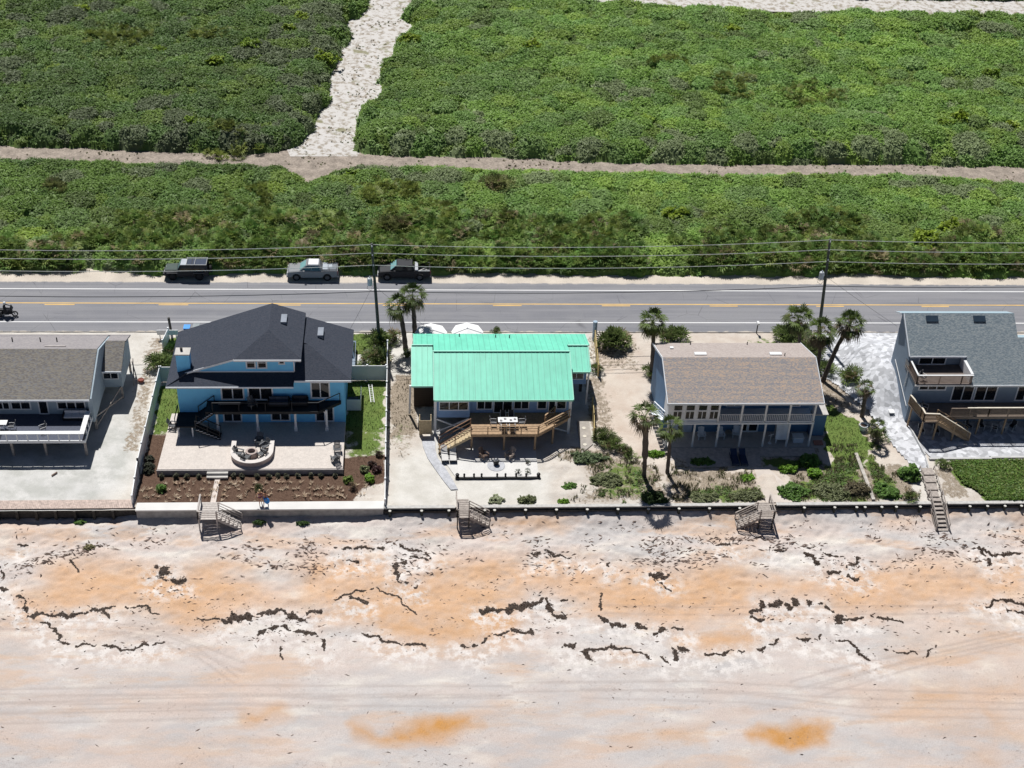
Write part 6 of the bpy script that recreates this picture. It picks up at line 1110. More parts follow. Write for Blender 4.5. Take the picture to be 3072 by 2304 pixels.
palm('palm at the back left corner of the navy house', (25.35, 118.2, 0), (24.75, 118.2, 7.0), 1.75, 4, .45, 20, trunk_r=.23); palm('leftmost palm of the trio right of the navy house', (41.7, 121.5, 0), (40.8, 121.5, 5.2), 1.9, 5, .4, 22)
palm('middle palm of the trio right of the navy house', (42.5, 117.0, 0), (41.9, 117.0, 6.5), 1.9, 6, .6, 22); palm('rightmost leaning palm of the trio by the stone driveway', (43.4, 117.6, 0), (44.9, 117.4, 7.2), 1.85, 7, .5, 24, trunk_r=.23)
palm('small palm beside the curved stone walk', (46.0, 111.5, 0), (45.7, 111.5, 3.5), 1.15, 8, .5, 12, 'small palms by the stone walk', .2); palm('lowest small palm near the planter', (46.4, 107.2, 0), (46.0, 107.2, 1.9), 1.2, 9, .2, 12, 'small palms by the stone walk', .22)
# ================================================================== SHRUBS ON THE LOTS
def gp(r, u, v): p = G(r, u, v, 0); return (p[0], p[1], -.05)
GRN = (.115, .215, .045); OLV = (.19, .215, .105); PAL = (.13, .175, .055); BRT = (.15, .29, .03)
for a in (('round_shrub', 'round clipped dark green shrub left of the weathered steps', 'shrub', (48.25, 102.2, -.05), 1.15, 1.1, 1.05, GRN, 520, .22), ('low_shrub', 'oval bright green low shrub in front of the terrace', 'shrub', (36.6, 103.3, -.05), 1.05, .6, .4, BRT, 260, .18), ('low_shrub', 'small bright green low shrub right of the oval one', 'shrub', (39.0, 102.5, -.05), .7, .6, .4, BRT, 180, .18),
          ('dune_shrub', 'dark green shrub right of the navy house beach stairs', 'shrub', (36.4, 99.9, -.1), 1.6, 1.3, .7, GRN, 560, .2), ('dune_shrub', 'green shrub right of the timber edging', 'shrub', (45.2, 99.8, -.1), 1.35, 1.1, .55, GRN, 420, .2), ('dune_shrub', 'low green bush left of the sand walk', 'shrub', (31.5, 99.3, -.1), 1.9, .7, .4, OLV, 340, .18), ('dune_shrub', 'olive bush near the left end of the navy lot', 'shrub', (27.7, 99.2, -.1), 1.4, .8, .4, OLV, 260, .18),
          ('dune_shrub', 'small dark bush at the edge of the white sand', 'shrub', (15.2, 100.9, -.1), .8, .5, .35, GRN, 110, .17), ('dune_shrub', 'small green bush by the bulkhead below the white sand', 'shrub', (10.9, 98.9, -.1), .9, .55, .5, OLV, 150, .2), ('dune_shrub', 'pale succulent bush right of the dark railed stairs', 'shrub', (8.1, 99.1, -.1), .9, .6, .25, (.30, .33, .2), 90, .17), ('dune_shrub', 'green vine mound at the palms foot', 'shrub', (22.9, 99.0, -.1), 1.3, .9, .8, (.06, .10, .03), 300, .24),
          ('dune_shrub', 'grey green bush right of the dark railed stairs, third', 'shrub', (14.3, 98.8, -.1), .6, .4, .25, BRT, 50, .15), ('low_shrub', 'bright green sprig on the dune left of the sand walk', 'shrub', (32.2, 101.9, -.05), .75, .5, .25, BRT, 110, .18), ('low_shrub', 'low green mat right of the tall shaggy palm', 'shrub', (23.9, 105.6, -.05), .9, .45, .25, BRT, 120, .18),
          ('dune_shrub', 'grey green bush in the middle dune thicket', 'shrub', (40.3, 99.8, -.1), 2.1, 1.2, .45, OLV, 420, .18), ('dune_shrub', 'brown tinged bush left of the timber edging', 'shrub', (42.4, 100.0, -.1), 1.3, 1.1, .65, (.14, .12, .07), 300, .22), ('dune_shrub', 'olive scrub at the upper left of the dune', 'shrub', (17.2, 105.0, -.1), 1.9, .9, .5, (.15, .20, .10), 360, .18), ('dune_shrub', 'olive scrub at the centre of the left dune', 'shrub', (18.6, 101.7, -.1), 1.6, 1.2, .45, OLV, 330, .18), ('dune_shrub', 'bushy weeds at the shaded terrace edge', 'shrub', (28.4, 104.3, -.05), 1.3, .45, .45, GRN, 170, .2), ('dune_shrub', 'dark bush at the right end of the shaded terrace', 'shrub', (38.9, 104.2, -.05), 1.3, .7, .75, GRN, 260, .22)):
    shrub(*a, group='green shrubs on the dune lots', seed=hash(a[1]) % 90+5 if False else int(a[3][0]*7) % 90+5)
for i, (r, u, v, rx, h, lab) in enumerate((('F', 1325, 745, 1.9, 1.9, 'big dark saw palmetto between green and navy lots by the road'), ('F', 1300, 950, 1.0, .9, 'upper palmetto of the three on the peach sand'), ('F', 1325, 965, 1.1, .9, 'middle palmetto of the three on the peach sand'), ('F', 1352, 985, .9, .8, 'lower palmetto of the three on the peach sand'), ('F', 1410, 812, 1.1, 1.2, 'palmetto against the left wall of the navy house'), ('F', 1455, 735, 1.5, 1.5, 'palmetto behind the navy roof at its left end'),
        ('F', 1700, 738, 2.0, 1.3, 'broad palmetto behind the navy roof at its right end'), ('F', 1740, 775, 1.7, 1.3, 'palmetto beneath the palm trio'), ('F', 1840, 825, 1.3, 1.2, 'dark palmetto beside the small palm by the stone walk'), ('F', 1785, 800, 1.1, .9, 'palmetto at the right wall of the navy house'), ('F', 350, 790, 1.3, 1.3, 'palmetto just behind the left vinyl fence corner'), ('F', 372, 768, 1.2, 1.6, 'green palmetto beside the blue chimney'), ('F', 815, 745, 1.4, 1.9, 'palmetto wrapped round the left utility pole'), ('F', 810, 785, 1.5, 1.5, 'palmetto below the left utility pole by the fence'), ('F', 852, 735, 1.0, 1.0, 'small palmetto at the foot of the two palms'), ('F', 880, 770, .7, .8, 'dark yucca beside the green roof corner'), ('F', 1070, 722, .6, 1.6, 'small yucca sticking up above the green roof ridge'), ('F', 1290, 800, .8, .7, 'low palmetto right of the yellow fence'), ('h2', 630, 960, .7, .6, 'spiky dark yucca left of the green hedge bed'), ('F', 1960, 1075, .8, .6, 'small palmetto by the bulkhead left of the straight stairs'), ('F', 1895, 945, 1.0, .9, 'palmetto around the lowest small palm'))):
    p = G(r, u, v, .0); shrub('saw_palmetto', lab, 'palmetto', (p[0], p[1], -.05), rx, rx*.9, h, PAL if i != 11 else (.06, .13, .03), int(150*rx), .30, 'palmettos on the lots', True, seed=100+i)
# small plants in the mulch bed
for i, x in enumerate((-22.9, -21.6, -20.6, -19.5, -16.3, -15.5, -14.1, -13.0, -12.2, -11.4, -10.3, -9.1, -8.2, -6.9)):
    shrub('potted_grass', 'row of small dark plants along the foot of the raised patio wall', 'plant', (x, 102.55, 0), .22, .2, .42, (.10, .10, .065), 26, .13, 'identical plants along the patio wall', seed=130+i)
for i, (x, y, c_, h) in enumerate(((-22.7, 100.9, GRN, .5), (-13.7, 100.7, (.05, .07, .02), .75), (-24.3, 105.2, (.04, .045, .03), .3), (-24.2, 104.2, (.04, .045, .03), .3), (-24.2, 103.4, (.04, .045, .03), .3), (-5.1, 100.8, (.07, .045, .035), .6), (-3.0, 105.6, (.05, .03, .02), .6), (-3.4, 104.1, (.04, .02, .015), .4), (-4.2, 103.4, OLV, .5), (-3.6, 102.0, BRT, .5), (-5.6, 101.9, (.16, .22, .05), .45), (-3.0, 103.4, (.05, .02, .02), .4))):
    shrub('garden_plant', ['small green plant in the left of the mulch bed', 'dark spiky plant beside the two people', 'upper dark sprig left of the patio', 'middle dark sprig left of the patio', 'lower dark sprig left of the patio', 'reddish spiky plant at the right of the mulch bed', 'dark spiky plant by the right vinyl fence', 'small maroon plant by the right vinyl fence', 'olive plant right of the raised patio corner', 'bright green plant near the right fence', 'yellow green plant at the raised patio corner', 'dark maroon plant lowest by the right fence'][i], 'plant', (x, y, 0), .42, .4, h, c_, 60, .2, 'plants in the blue house garden', i in (1, 5, 6), seed=150+i)
for i, (x, y, c_) in enumerate(((-13.5, 97.2, (.06, .11, .03)), (-9.6, 97.1, (.06, .11, .03)), (-28.3, 94.5, (.22, .2, .1)), (-29.6, 97.6, GRN))):
    z = float(beach_z(np.array([x]), np.array([y]))[0]); shrub('beach_weed', ['green weed at the foot of the concrete seawall, left', 'green weed at the foot of the concrete seawall, right', 'dry yellow weed on the upper beach at left', 'green weed under the boardwalk'][i], 'weed', (x, y, z), .6, .3, .22, c_, 60, .14, 'weeds on the upper beach', seed=170+i)
# ---- ground vegetation (nobody could count it)
def veg(name, label, fn, x0, x1, y0, y1, n, tm, s0, s1, cols, zf=lot_z, tilt=.2, cat='plants'):
    x = rng.uniform(x0, x1, n); y = rng.uniform(y0, y1, n); k = fn(x, y); x = x[k]; y = y[k]; c_ = np.array(cols)[rng.integers(0, len(cols), len(x))]*rng.uniform(.7, 1.35, (len(x), 1))
    o = scatter(name, tm, np.stack([x, y, zf(x, y)], 1), rng.uniform(s0, s1, len(x)), c_, LEAF, tilt=tilt); props(o, label, cat, kind='stuff'); return o
def dens(ch, gain=1.0): 
    def f(x, y): 
        A = lot_a(x[None], y[None])[0]; A_ = A[:, ch]*gain; nz_ = fbm(x*1.1, y*1.1, 40+ch, 4); return A_-nz_ > rng.random(len(x))*.35-.05
    return f
excl = lambda x, y: ~(((x > 24.9) & (x < 41.3) & (y > 103.6)) | ((x > 33.2) & (x < 36) & (y > 98)) | ((x > 46.5) & (x < 52.4) & (y > 102.8)) | (x < -25.2) | ((x > .5) & (x < 18) & (y > 106.4)) | ((x > -22.1) & (x < -6.1) & (y > 103)))
TU = [tuft(7, .32, .022, .6, 300+i) for i in range(5)]; LC = [leaf_clump(6, .14, .16, .6, 320+i) for i in range(4)]
veg('lawn_grass', 'mown green lawn grass beside the blue and navy houses', lambda x, y: dens(0)(x, y) & ((x < -2.3) | ((x > 40.5) & (y > 103))) & excl(x, y), -25, 47, 100, 126.3, 60000, TU, .25, .5, [(.10, .17, .045), (.13, .20, .055), (.17, .19, .07)], cat='grass')
veg('dune_grass', 'dry and green dune grass on the seaward lots', lambda x, y: (dens(1, .95)(x, y) | dens(0, .85)(x, y)) & excl(x, y) & (fbm(x*1.3, y*1.3, 58, 3) > .46), 12, 50.5, 98.4, 107, 26000, TU, .45, 1.05, [(.28, .25, .16), (.20, .21, .10), (.13, .18, .06), (.36, .32, .23)], cat='grass')
veg('ground_vine', 'leafy green creeper spreading over the dune', lambda x, y: dens(0, .9)(x, y) & excl(x, y) & (fbm(x*1.1, y*1.1, 59, 3) > .42), 12, 48, 98.4, 104.2, 15000, LC, .6, 1.1, [(.10, .19, .04), (.15, .23, .06), (.14, .17, .07)], cat='creeper')
veg('hedge_bed', 'dense dark green ground cover bed below the slate house', lambda x, y: inpoly(x, y, [(52.9, 104.1), (53.0, 102.4), (53.3, 100.9), (54.3, 99.9), (54.9, 98.5), (76, 98.5), (76, 104.3), (57, 104.1)]), 52, 76, 98.4, 104.4, 26000, [leaf_clump(8, .2, .15, .5, 340+i) for i in range(4)], .8, 1.5, [(.095, .18, .03), (.12, .20, .04), (.15, .20, .05)], zf=lambda x, y: lot_z(x, y)+.08+.18*fbm(x*1.2, y*1.2, 45, 3), cat='ground cover')
veg('dry_litter', 'dry brown grass and twigs on the side lots', lambda x, y: dens(1, .95)(x, y) & excl(x, y), -27.8, 49, 104, 126.3, 16000, TU, .35, .8, [(.22, .18, .12), (.16, .13, .08), (.14, .15, .07)], cat='grass')
veg('mulch_sprigs', 'rows of thin dry sprigs planted in the brown mulch', lambda x, y: (((x*1.0+.35*np.sin(y*9)) % 1.05) < .25) & ((y % .95) < .3) & (x < -6) | ((y < 102) & (rng.random(len(x)) < .03)), -24.5, -2.6, 99.1, 102.3, 2400, [tuft(6, .3, .03, 2.2, 360+i) for i in range(4)], .8, 1.3, [(.50, .38, .27), (.58, .47, .35)], zf=lambda x, y: x*0, cat='sprigs')
veg('roadside_weeds', 'dry weeds fringing the scrub along the sandy shoulder', lambda x, y: fbm(x*.4, y*2, 48) > .5, -52, 90, 138.2, 140.2, 2600, TU, .7, 1.5, [(.22, .19, .12), (.12, .12, .05)], zf=lambda x, y: x*0, cat='weeds')
veg('path_weeds', 'dry tufts on the sand path and dirt track', lambda x, y: (fbm(x*.35, y*.35, 49) > .54) & ((inpoly(x, y, [(-15.5, 166), (-5, 166), (-3.5, 175), (.5, 200), (4, 222), (-7, 222), (-12, 198), (-14, 176)])) | ((y > 159) & (y < 169))), -60, 100, 158, 222, 16000, [tuft(9, .10, .03, 1.6, 390+i) for i in range(4)], 1.0, 2.4, [(.30, .25, .19), (.22, .20, .12), (.15, .18, .07)], zf=lambda x, y: x*0, cat='weeds')
# ================================================================== VEHICLES (nose towards -x)
def paint(name, c, r=.3): 
    return mat(name, c, r, .04, 1, spec=.35)
def side_body(mb, prof, w, taper=0.0, x=0):
    """profile (x,z) extruded in y, -w..w"""
    mb.extr([(px, -w, pz_) for px, pz_ in prof], (0, 2*w, 0))
def arch(cx, r, z0, n=8): return [(cx+r*math.cos(a), z0+r*math.sin(a)) for a in np.linspace(math.pi, 0, n)]
def wheel(t, x, y, r, w, rim=mat('rim_dark', (.10, .10, .11), .4)):
    mb = MB(); s = 1 if y > 0 else -1; P = [(x, y-s*w, r), (x, y, r)]; mb.tube(P, r, 20); o = mb.build('wheel', RUBBER, t, world=False); mb = MB(); mb.tube([(x, y-.01*s, r), (x, y+.012*s, r)], r*.6, 12); mb.build('rim', rim, o, world=False)
def glasshouse(t, x0, x1, x2, x3, zb, zt, wb, wt, m, roofm, frac=.02):
    """windscreen base x0->top x1, rear top x2 -> base x3; painted shell plus inset glass"""
    mb = MB(); b = [(x0, -wb, zb), (x3, -wb, zb), (x3, wb, zb), (x0, wb, zb)]; tp = [(x1, -wt, zt), (x2, -wt, zt), (x2, wt, zt), (x1, wt, zt)]; mb.add(b+tp, [(0, 1, 5, 4), (1, 2, 6, 5), (2, 3, 7, 6), (3, 0, 4, 7), (4, 5, 6, 7)]); mb.build('cab', m, t, world=False)
    mb = MB(); e = .015
    def L(a, b_, f): return tuple(a[i]+(b_[i]-a[i])*f for i in range(3))
    for (i, j, ny) in ((0, 1, -1), (3, 2, 1)):
        A, Bq, Cq, D = b[i], b[j], tp[j], tp[i]; q = [L(L(A, Bq, .08), L(D, Cq, .08), .12), L(L(A, Bq, .92), L(D, Cq, .92), .12), L(L(A, Bq, .9), L(D, Cq, .9), .86), L(L(A, Bq, .1), L(D, Cq, .1), .86)]; mid = [L(q[0], q[1], .48), L(q[3], q[2], .48), L(q[0], q[1], .52), L(q[3], q[2], .52)]
        for z in ((q[0], mid[0], mid[1], q[3]), (mid[2], q[1], q[2], mid[3])): mb.extr([(p[0], p[1]+ny*.004, p[2]) for p in z], (0, ny*.012, 0))
    mb.build('side_windows', GLASS, t, world=False); mb = MB(); q = [L(L(b[0], b[3], .07), L(tp[0], tp[3], .07), .08), L(L(b[0], b[3], .93), L(tp[0], tp[3], .93), .08), L(L(b[0], b[3], .92), L(tp[0], tp[3], .92), .9), L(L(b[0], b[3], .08), L(tp[0], tp[3], .08), .9)]; mb.extr([(p[0]-.006, p[1], p[2]+.004) for p in q], (-.012, 0, .008)); mb.build('windscreen', mat('windscreen_glass', (.22, .42, .44), .12, .1, 1, spec=.9), t, world=False)
    if roofm: mb = MB(); mb.extr([(x1+.08, -wt+.06, zt+.004), (x2-.05, -wt+.06, zt+.004), (x2-.05, wt-.06, zt+.004), (x1+.08, wt-.06, zt+.004)], (0, 0, .03)); mb.build('roof', roofm, t, world=False)
def pickup(label, loc, m, L=5.75, cover=None, boxm=None, group='pickups parked on the shoulder'):
    t = thing('pickup_truck', label, 'pickup', loc, 0, group); h = L/2; w = .98; fx, rx, r = -h+1.0, h-1.15, .42
    for s in (-1, 1):
        mb = MB(); pr = [(-h, .5), (-h, .95), (-h+.15, 1.12), (-h+1.45, 1.24), (h-.02, 1.28), (h, .55)]+[(px, pz_) for px, pz_ in arch(rx, .52, .42)[::-1]]+[(rx-.6, .42), (fx+.6, .42)]+[(px, pz_) for px, pz_ in arch(fx, .52, .42)[::-1]]
        mb.extr([(a, s*w, b) for a, b in pr], (0, -s*.12, 0)); mb.build('body_side', m, t, world=False)
    mb = MB(); mb.extr([(-h+.02, -.86, .55), (-h+.02, -.86, 1.0), (-h+.2, -.86, 1.15), (-h+1.5, -.86, 1.27), (-h+1.5, -.86, .55)], (0, 1.72, 0)); mb.build('hood', m, t, world=False)
    mb = MB(); mb.box(-h+1.5, h-1.75, -.86, .86, .45, 1.24); mb.box(h-1.75, h-.05, -.86, .86, .5, .72); mb.build('floor', m if not cover else DG, t, world=False)
    mb = MB(); mb.box(h-.06, h+.02, -.92, .92, .55, 1.27); mb.build('tailgate', m, t, world=False)
    glasshouse(t, -h+1.35, -h+2.15, h-2.0, h-1.72, 1.24, 1.88, .9, .72, m, None)
    for x in (fx, rx):
        for s in (-1, 1): wheel(t, x, s*.97, r, .26)
    for s in (-1, 1): mb = MB(); mb.box(-h-.015, -h+.1, s*.72-.16, s*.72+.16, .82, .98); mb.build('headlight', mat('lamp_clear', (.75, .75, .72), .2), t, world=False); mb = MB(); mb.box(h+.021, h+.05, s*.86-.07, s*.86+.07, .85, 1.2); mb.build('tail_light', mat('lamp_red', (.35, .02, .02), .3), t, world=False); mb = MB(); mb.box(-h+1.75, -h+1.95, s*1.0-.02, s*1.0+.2*s, 1.22, 1.4); mb.build('mirror', m, t, world=False)
    mb = MB(); mb.box(-h-.1, -h+.03, -.92, .92, .42, .68); mb.box(h+.01, h+.14, -.9, .9, .42, .6); mb.build('bumper', CHROME, t, world=False)
    if cover == 'grey':
        mb = MB(); mb.box(h-1.7, h-.08, -.84, .84, 1.27, 1.33); mb.build('bed_cover', mat('cover_grey', (.16, .18, .21), .6), t, world=False)
        mb = MB(); mb.box(h-1.65, h-1.1, -.8, .8, 1.331, 1.37); mb.box(h-1.0, h-.6, -.3, .8, 1.331, 1.36); mb.build('bed_panels', mat('panel_pale', (.36, .40, .45), .5), t, world=False)
        mb = MB()
        for x in (h-1.68, h-.9, h-.1):
            mb.bar((x, -.85, 1.3), (x, -.85, 1.7), .04); mb.bar((x, .85, 1.3), (x, .85, 1.7), .04)
        mb.bar((h-1.68, .85, 1.7), (h-.1, .85, 1.7), .05); mb.bar((h-1.68, -.85, 1.45), (h-.1, -.85, 1.45), .04); mb.build('bed_rack', BLACK, t, world=False)
        mb = MB(); mb.box(-h+2.35, h-2.1, -.62, .62, 1.881, 1.96); mb.build('roof_box', mat('truck_white', (.72, .73, .75), .35), t, world=False)
        mb = MB(); mb.bar((-h+2.3, -.72, 1.93), (-h+2.3, .72, 1.93), .05); mb.bar((h-2.1, -.72, 1.93), (h-2.1, .72, 1.93), .05); mb.build('roof_rack', BLACK, t, world=False)
    if cover == 'box':
        mb = MB(); mb.box(h-1.7, h-1.35, -.9, .9, 1.281, 1.42); mb.build('tool_box', mat('tool_box_grey', (.40, .42, .45), .4, .05, 1, metal=.3), t, world=False)
        mb = MB(); mb.box(h-1.2, h-.4, -.5, -.2, .73, .86); mb.box(h-1.0, h-.3, .1, .3, .73, .8); mb.bar((h-1.2, -.1, .8), (h-.4, .4, .9), .08); mb.build('bed_load', mat('load_white', (.6, .6, .58), .6), t, world=False)
        mb = MB()
        for s in (-1, 1): mb.box(h-1.34, h-.02, s*.9-.06, s*.9+.06, 1.281, 1.3)
        mb.build('bed_rail', mat('rail_silver', (.4, .42, .44), .4), t, world=False)
    return t
BK = paint('paint_black', (.007, .009, .015), .45); pickup('silver grey pickup with covered bed and roof box, middle vehicle', (-10.75, 137.65, 0), paint('paint_silver', (.21, .22, .235), .45), 5.6, 'grey'); pickup('black pickup with open bed, right of the pole', (-.45, 137.75, 0), BK, 5.85, 'box')
t = thing('offroad_car', 'black boxy off road car with pale roof panels, leftmost parked', 'car', (-24.7, 137.6, 0)); w = .93; h = 2.45
for s in (-1, 1):
    mb = MB(); pr = [(-h, .6), (-h, 1.08), (-h+1.3, 1.15), (h-.1, 1.15), (h, .6)]+arch(1.35, .55, .5)[::-1]+[(.7, .48), (-.9, .48)]+arch(-1.6, .55, .5)[::-1]; mb.extr([(a, s*w, b) for a, b in pr], (0, -s*.14, 0)); mb.build('body_side', BK, t, world=False)
mb = MB(); mb.extr([(-h, -.78, .6), (-h, -.78, 1.12), (-h+1.4, -.78, 1.2), (h-.1, -.78, 1.16), (h-.1, -.78, .6)], (0, 1.56, 0)); mb.build('body', BK, t, world=False); mb = MB(); mb.extr([(-h+.05, -.62, 1.15), (-h+1.35, -.74, 1.22), (-h+1.35, .74, 1.22), (-h+.05, .62, 1.15)], (0, 0, .05)); mb.build('hood', mat('hood_green', (.06, .085, .075), .35), t, world=False)
glasshouse(t, -h+1.4, -h+1.75, h-.2, h-.1, 1.17, 1.86, .86, .76, BK, None)
for x0, x1, mm in ((-h+1.8, -.05, mat('panel_silver', (.42, .45, .50), .4)), (.05, .55, DN), (.65, h-.3, DN)): mb = MB(); mb.box(x0, x1, -.68, .68, 1.862, 1.9); mb.build('roof_panel', mm, t, world=False)
mb = MB()
for y in (-.76, .76): mb.bar((-.1, y, 1.97), (h-.2, y, 1.97), .05)
for x in (0, .9, h-.25): mb.bar((x, -.76, 1.97), (x, .76, 1.97), .04)
mb.build('roof_rack', mat('rack_pale', (.45, .46, .46), .5), t, world=False)
for x in (-1.6, 1.35):
    for s in (-1, 1): wheel(t, x, s*.95, .44, .27, BLACK); mb = MB(); mb.box(x-.6, x+.6, s*.93-.05*s, s*1.05, .98, 1.04); mb.build('fender', mat('fender_grey', (.10, .10, .105), .6), t, world=False)
mb = MB(); mb.tube([(h+.0, 0, 1.0), (h+.22, 0, 1.0)], .42, 18); mb.build('spare_wheel', RUBBER, t, world=False); mb = MB(); mb.box(-h-.2, -h, -.8, .8, .55, .8); mb.build('bumper', BLACK, t, world=False)
for s in (-1, 1): mb = MB(); mb.tube([(-h-.03, s*.5, .95), (-h+.02, s*.5, .95)], .1, 12); mb.build('headlight', mat('lamp_clear', (.75, .75, .72), .2), t, world=False)
# car half hidden behind the blue house
t = thing('parked_car', 'grey blue car parked behind the blue house, mostly hidden', 'car', (-6.35, 121.3, .03), R(90)); GB_ = paint('paint_blue_grey', (.16, .21, .27), .3); mb = MB(); pr = [(-2.2, .35), (-2.25, .75), (-1.9, .88), (-1.1, .95), (2.1, 1.0), (2.25, .8), (2.2, .35)]+arch(1.4, .38, .35)[::-1]+arch(-1.4, .38, .35)[::-1]; side_body(mb, pr, .88); mb.build('body', GB_, t, world=False); glasshouse(t, -1.1, -.4, 1.2, 1.9, .94, 1.5, .82, .64, GB_, None); [setattr(o_.data.materials, '__dummy', 0) if False else o_.data.materials.__setitem__(0, GLASS) for o_ in t.children if o_.name.startswith('windscreen')]
for x in (-1.4, 1.4):
    for s in (-1, 1): wheel(t, x, s*.87, .33, .2)
# ================================================================== PEOPLE
def person(label, loc, rz, skin, hair, suit, pose, hold=None, scale=1.0, longhair=False):
    t = thing('person', label, 'person', loc, rz); J, E, RD = pose
    me = bpy.data.meshes.new('body'); me.from_pydata(J, E, []); o = bpy.data.objects.new('body', me); COL.objects.link(o); o.parent = t
    sm = o.modifiers.new('skin', 'SKIN'); 
    for i, v in enumerate(me.skin_vertices[0].data): v.radius = (RD[i], RD[i]*.85); v.use_root = (i == 0)
    sb = o.modifiers.new('sub', 'SUBSURF'); sb.levels = 1; sb.render_levels = 1; me.materials.append(skin); o.data.materials.append(skin) if False else None
    hd = J[3]; mb = MB(); mb.lathe([(.02, .14), (.08, .12), (.105, .04), (.105, -.02 if not longhair else -.16), (.07, -.05 if not longhair else -.24)][::-1], (hd[0], hd[1]+.02, hd[2]), 12); mb.build('hair', hair, t, world=False)
    mb = MB(); f = (hd[0], hd[1]-.10, hd[2]); mb.bar((f[0], f[1]-.005, f[2]+.0), (f[0], f[1]-.03, f[2]-.03), .02); mb.build('nose', skin, t, world=False)
    for s in (-.035, .035): mb = MB(); mb.tube([(f[0]+s, f[1]+.012, f[2]+.02), (f[0]+s, f[1]-.004, f[2]+.02)], .011, 6); mb.build('eye', BLACK, t, world=False)
    mb = MB(); mb.bar((f[0]-.02, f[1]+.0, f[2]-.05), (f[0]+.02, f[1]+.0, f[2]-.05), .012); mb.build('mouth', mat('lip', (.3, .09, .07)), t, world=False)
    pe = J[0]; hipw = .175; mb = MB()
    if suit[0] == 'trunks':
        mb.lathe([(.15, -.42), (.18, -.3), (.20, -.05), (.17, .08), (.165, .1)], pe, 14, 1.05, .8)
    else:
        mb.lathe([(.10, -.16), (.19, -.06), (.19, .04), (.17, .06)], pe, 14, 1.0, .8); c_ = J[1]; mb.lathe([(.17, -.02), (.185, .06), (.17, .12)], (c_[0], c_[1], c_[2]-.06), 14, 1, .75)
    mb.build('swimwear', suit[1], t, world=False)
    return t
def pose(hipx=0, lean=(0, 0), armL=None, armR=None, stride=.2):
    J = [(0, 0, .93), (lean[0]*.6, lean[1]*.6, 1.28), (lean[0], lean[1], 1.46), (lean[0]*1.15, lean[1]*1.2-.02, 1.62)]; Rd = [.135, .15, .06, .098]; E = [(0, 1), (1, 2), (2, 3)]
    def add(p, r, par): J.append(p); Rd.append(r); E.append((par, len(J)-1)); return len(J)-1
    for s, st in ((-1, -stride), (1, stride)):
        hp = add((s*.10, 0, .86), .10, 0); kn = add((s*.11, st*.45-.03, .48), .062, hp); an = add((s*.11, st+.02, .08), .04, kn); add((s*.12, st-.13, .035), .035, an)
    for s, a in ((-1, armL), (1, armR)):
        sh = add((J[1][0]+s*.19, J[1][1], 1.40), .058, 1); el, ha = a or ((s*.27, .02, 1.12), (s*.27, -.08, .86)); e_ = add(el, .042, sh); h_ = add(ha, .028, e_)
        for k in range(4): f = (k-1.5)*.02; d = Vector(ha)-Vector(el); d.normalize(); q1 = Vector(ha)+d*.07+Vector((f, f*.3, 0)); i1 = add(tuple(q1), .009, h_); add(tuple(q1+d*(.045-.006*abs(k-1.3))+Vector((0, -.012, 0))), .008, i1)
        q1 = Vector(ha)+Vector((-s*.035, -.03, -.01)); add(tuple(q1), .010, h_)
    return J, E, Rd
SK1 = mat('skin_tan', (.50, .27, .17), .6, .05); SK2 = mat('skin_brown', (.36, .18, .11), .6, .05)
person('tanned person with fair hair walking on the seawall cap', (-13.45, 98.55, .16), R(15), SK1, mat('hair_fair', (.45, .33, .19), .8), ('bikini', mat('swim_mauve', (.16, .05, .10), .8)), pose(armL=((-.33, .05, 1.15), (-.42, -.05, .93)), stride=.16), longhair=True)
person('dark haired person carrying a bright blue float', (-12.95, 98.35, .16), R(-20), SK2, mat('hair_dark', (.03, .02, .015), .8), ('trunks', mat('swim_blue', (.01, .10, .35), .7)), pose(armR=((.30, -.12, 1.16), (.22, -.30, .98)), stride=.26))
mb = MB(); k = 18; c_ = Vector((-12.80, 98.02, .98)); P = [c_+Vector((.24*math.cos(2*math.pi*i/k), -.02*math.cos(2*math.pi*i/k), .34*math.sin(2*math.pi*i/k))) for i in range(k)]; mb.extr(P, (.02, .06, 0)); props(mb.build('swim_board', mat('board_blue', (.01, .24, .72), .4)), 'bright blue oval board held by the dark haired person', 'board')
# ---- motorcycle entering at left
my, mx = 129.4, -42.75
t = thing('motorcycle', 'black touring motorcycle at the left picture edge', 'motorcycle', (mx, my, .02))
def cyc(x): 
    mb = MB(); n = 20; r0, r1, w_ = .33, .24, .07; vs = []
    for j in range(n):
        a = 2*math.pi*j/n
        for r_, y_ in ((r0, -w_), (r0, w_), (r1, w_*.8), (r1, -w_*.8)): vs.append((x+r_*math.cos(a), y_, .33+r_*math.sin(a)))
    fs = [(j*4+q, j*4+(q+1) % 4, ((j+1) % n)*4+(q+1) % 4, ((j+1) % n)*4+q) for j in range(n) for q in range(4)]; mb.add(vs, fs); o = mb.build('wheel', RUBBER, t, world=False)
    mb = MB()
    for j in range(5): a = j*1.256; mb.bar((x, 0, .33), (x+.24*math.cos(a), 0, .33+.24*math.sin(a)), .03)
    mb.build('spokes', CHROME, o, world=False)
cyc(-.8); cyc(.75)
mb = MB(); mb.extr([(-.55, -.14, .35), (.45, -.14, .35), (.5, -.14, .6), (.3, -.14, .95), (-.1, -.14, .85), (-.75, -.12, .85), (-.8, -.12, .7)], (0, .28, 0)); mb.build('body', BK, t, world=False)
mb = MB(); mb.bar((.75, 0, .33), (.42, 0, 1.02), .1, .08); mb.bar((.42, -.38, 1.08), (.42, .38, 1.08), .04); mb.build('handlebar', CHROME, t, world=False)
mb = MB(); mb.extr([(-.9, -.18, .82), (-.05, -.16, .84), (-.05, .16, .84), (-.9, .18, .82)], (0, 0, .1)); mb.build('saddle', BLACK, t, world=False)
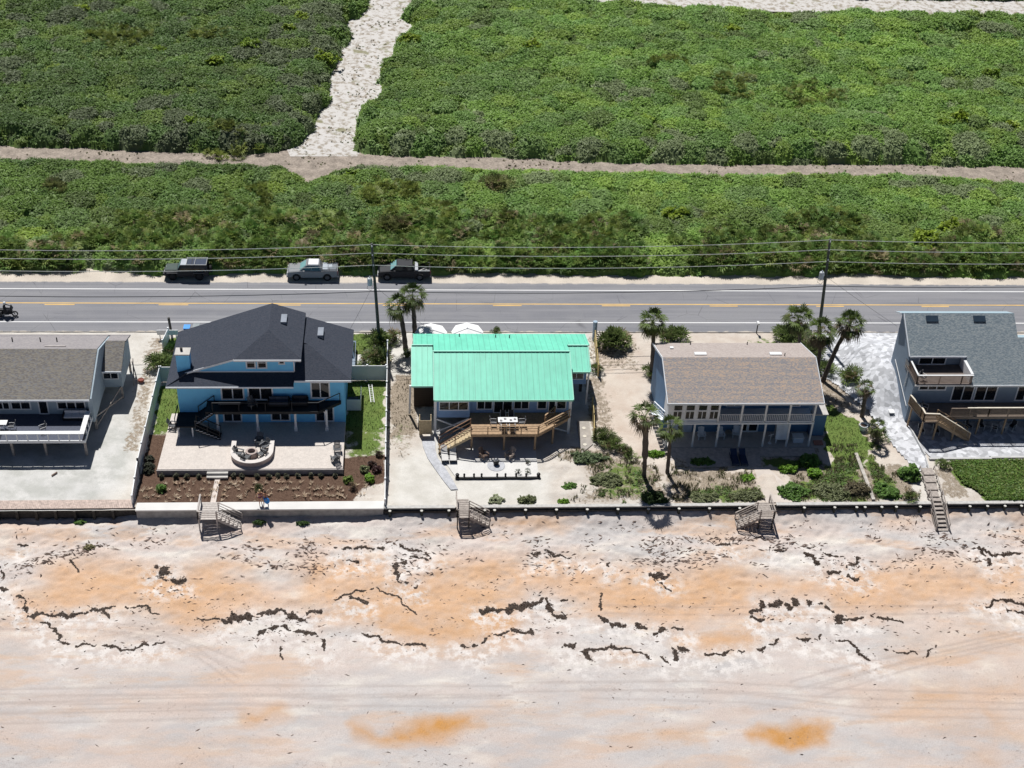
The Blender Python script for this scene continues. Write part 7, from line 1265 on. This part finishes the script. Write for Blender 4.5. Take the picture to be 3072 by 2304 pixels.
for s in (-1, 1): mb = MB(); mb.box(-1.05, -.5, s*.2, s*.42, .42, .8); mb.build('pannier', BK, t, world=False); mb = MB(); mb.tube([(.1, s*.2, .35), (-.9, s*.24, .3)], .05, 8); mb.build('exhaust', CHROME, t, world=False)
mb = MB(); mb.extr([(.5, -.3, .85), (.62, -.28, .95), (.42, -.25, 1.35), (.3, -.3, 1.0)], (0, .56, 0)); mb.build('fairing', BK, t, world=False)
def ride():
    J = [(-.3, 0, 1.0), (-.22, 0, 1.38), (-.18, 0, 1.52), (-.14, 0, 1.66)]; Rd = [.15, .17, .07, .11]; E = [(0, 1), (1, 2), (2, 3)]
    def add(p, r, par): J.append(p); Rd.append(r); E.append((par, len(J)-1)); return len(J)-1
    for s in (-1, 1):
        hp = add((-.22, s*.12, .96), .1, 0); kn = add((.2, s*.24, .88), .075, hp); an = add((.08, s*.26, .42), .05, kn); add((.22, s*.26, .38), .045, an)
        sh = add((-.2, s*.2, 1.44), .065, 1); el = add((.08, s*.32, 1.22), .05, sh); ha = add((.38, s*.34, 1.12), .035, el)
        for k in range(4): i1 = add((.44, s*(.30+.022*k), 1.12), .010, ha); add((.455, s*(.30+.022*k), 1.08), .009, i1)
        add((.40, s*.27, 1.09), .011, ha)
    return J, E, Rd
r_ = thing('person', 'rider in dark clothes and white helmet on the motorcycle', 'person', (mx, my, .02)); J, E, Rd = ride(); me = bpy.data.meshes.new('body'); me.from_pydata(J, E, []); o = bpy.data.objects.new('body', me); COL.objects.link(o); o.parent = r_; o.modifiers.new('skin', 'SKIN')
for i, v in enumerate(me.skin_vertices[0].data): v.radius = (Rd[i], Rd[i]); v.use_root = (i == 0)
sb = o.modifiers.new('sub', 'SUBSURF'); sb.levels = sb.render_levels = 1; me.materials.append(mat('jacket_dark', (.02, .022, .03), .8))
mb = MB(); mb.lathe([(.10, -.14), (.14, -.06), (.15, .04), (.11, .13), (.02, .16)], (-.14, 0, 1.68), 14); mb.build('helmet', WHITE, r_, world=False)
# ---- fire-and-forget: keep the render quick
SC.render.resolution_x, SC.render.resolution_y = 1024, 768
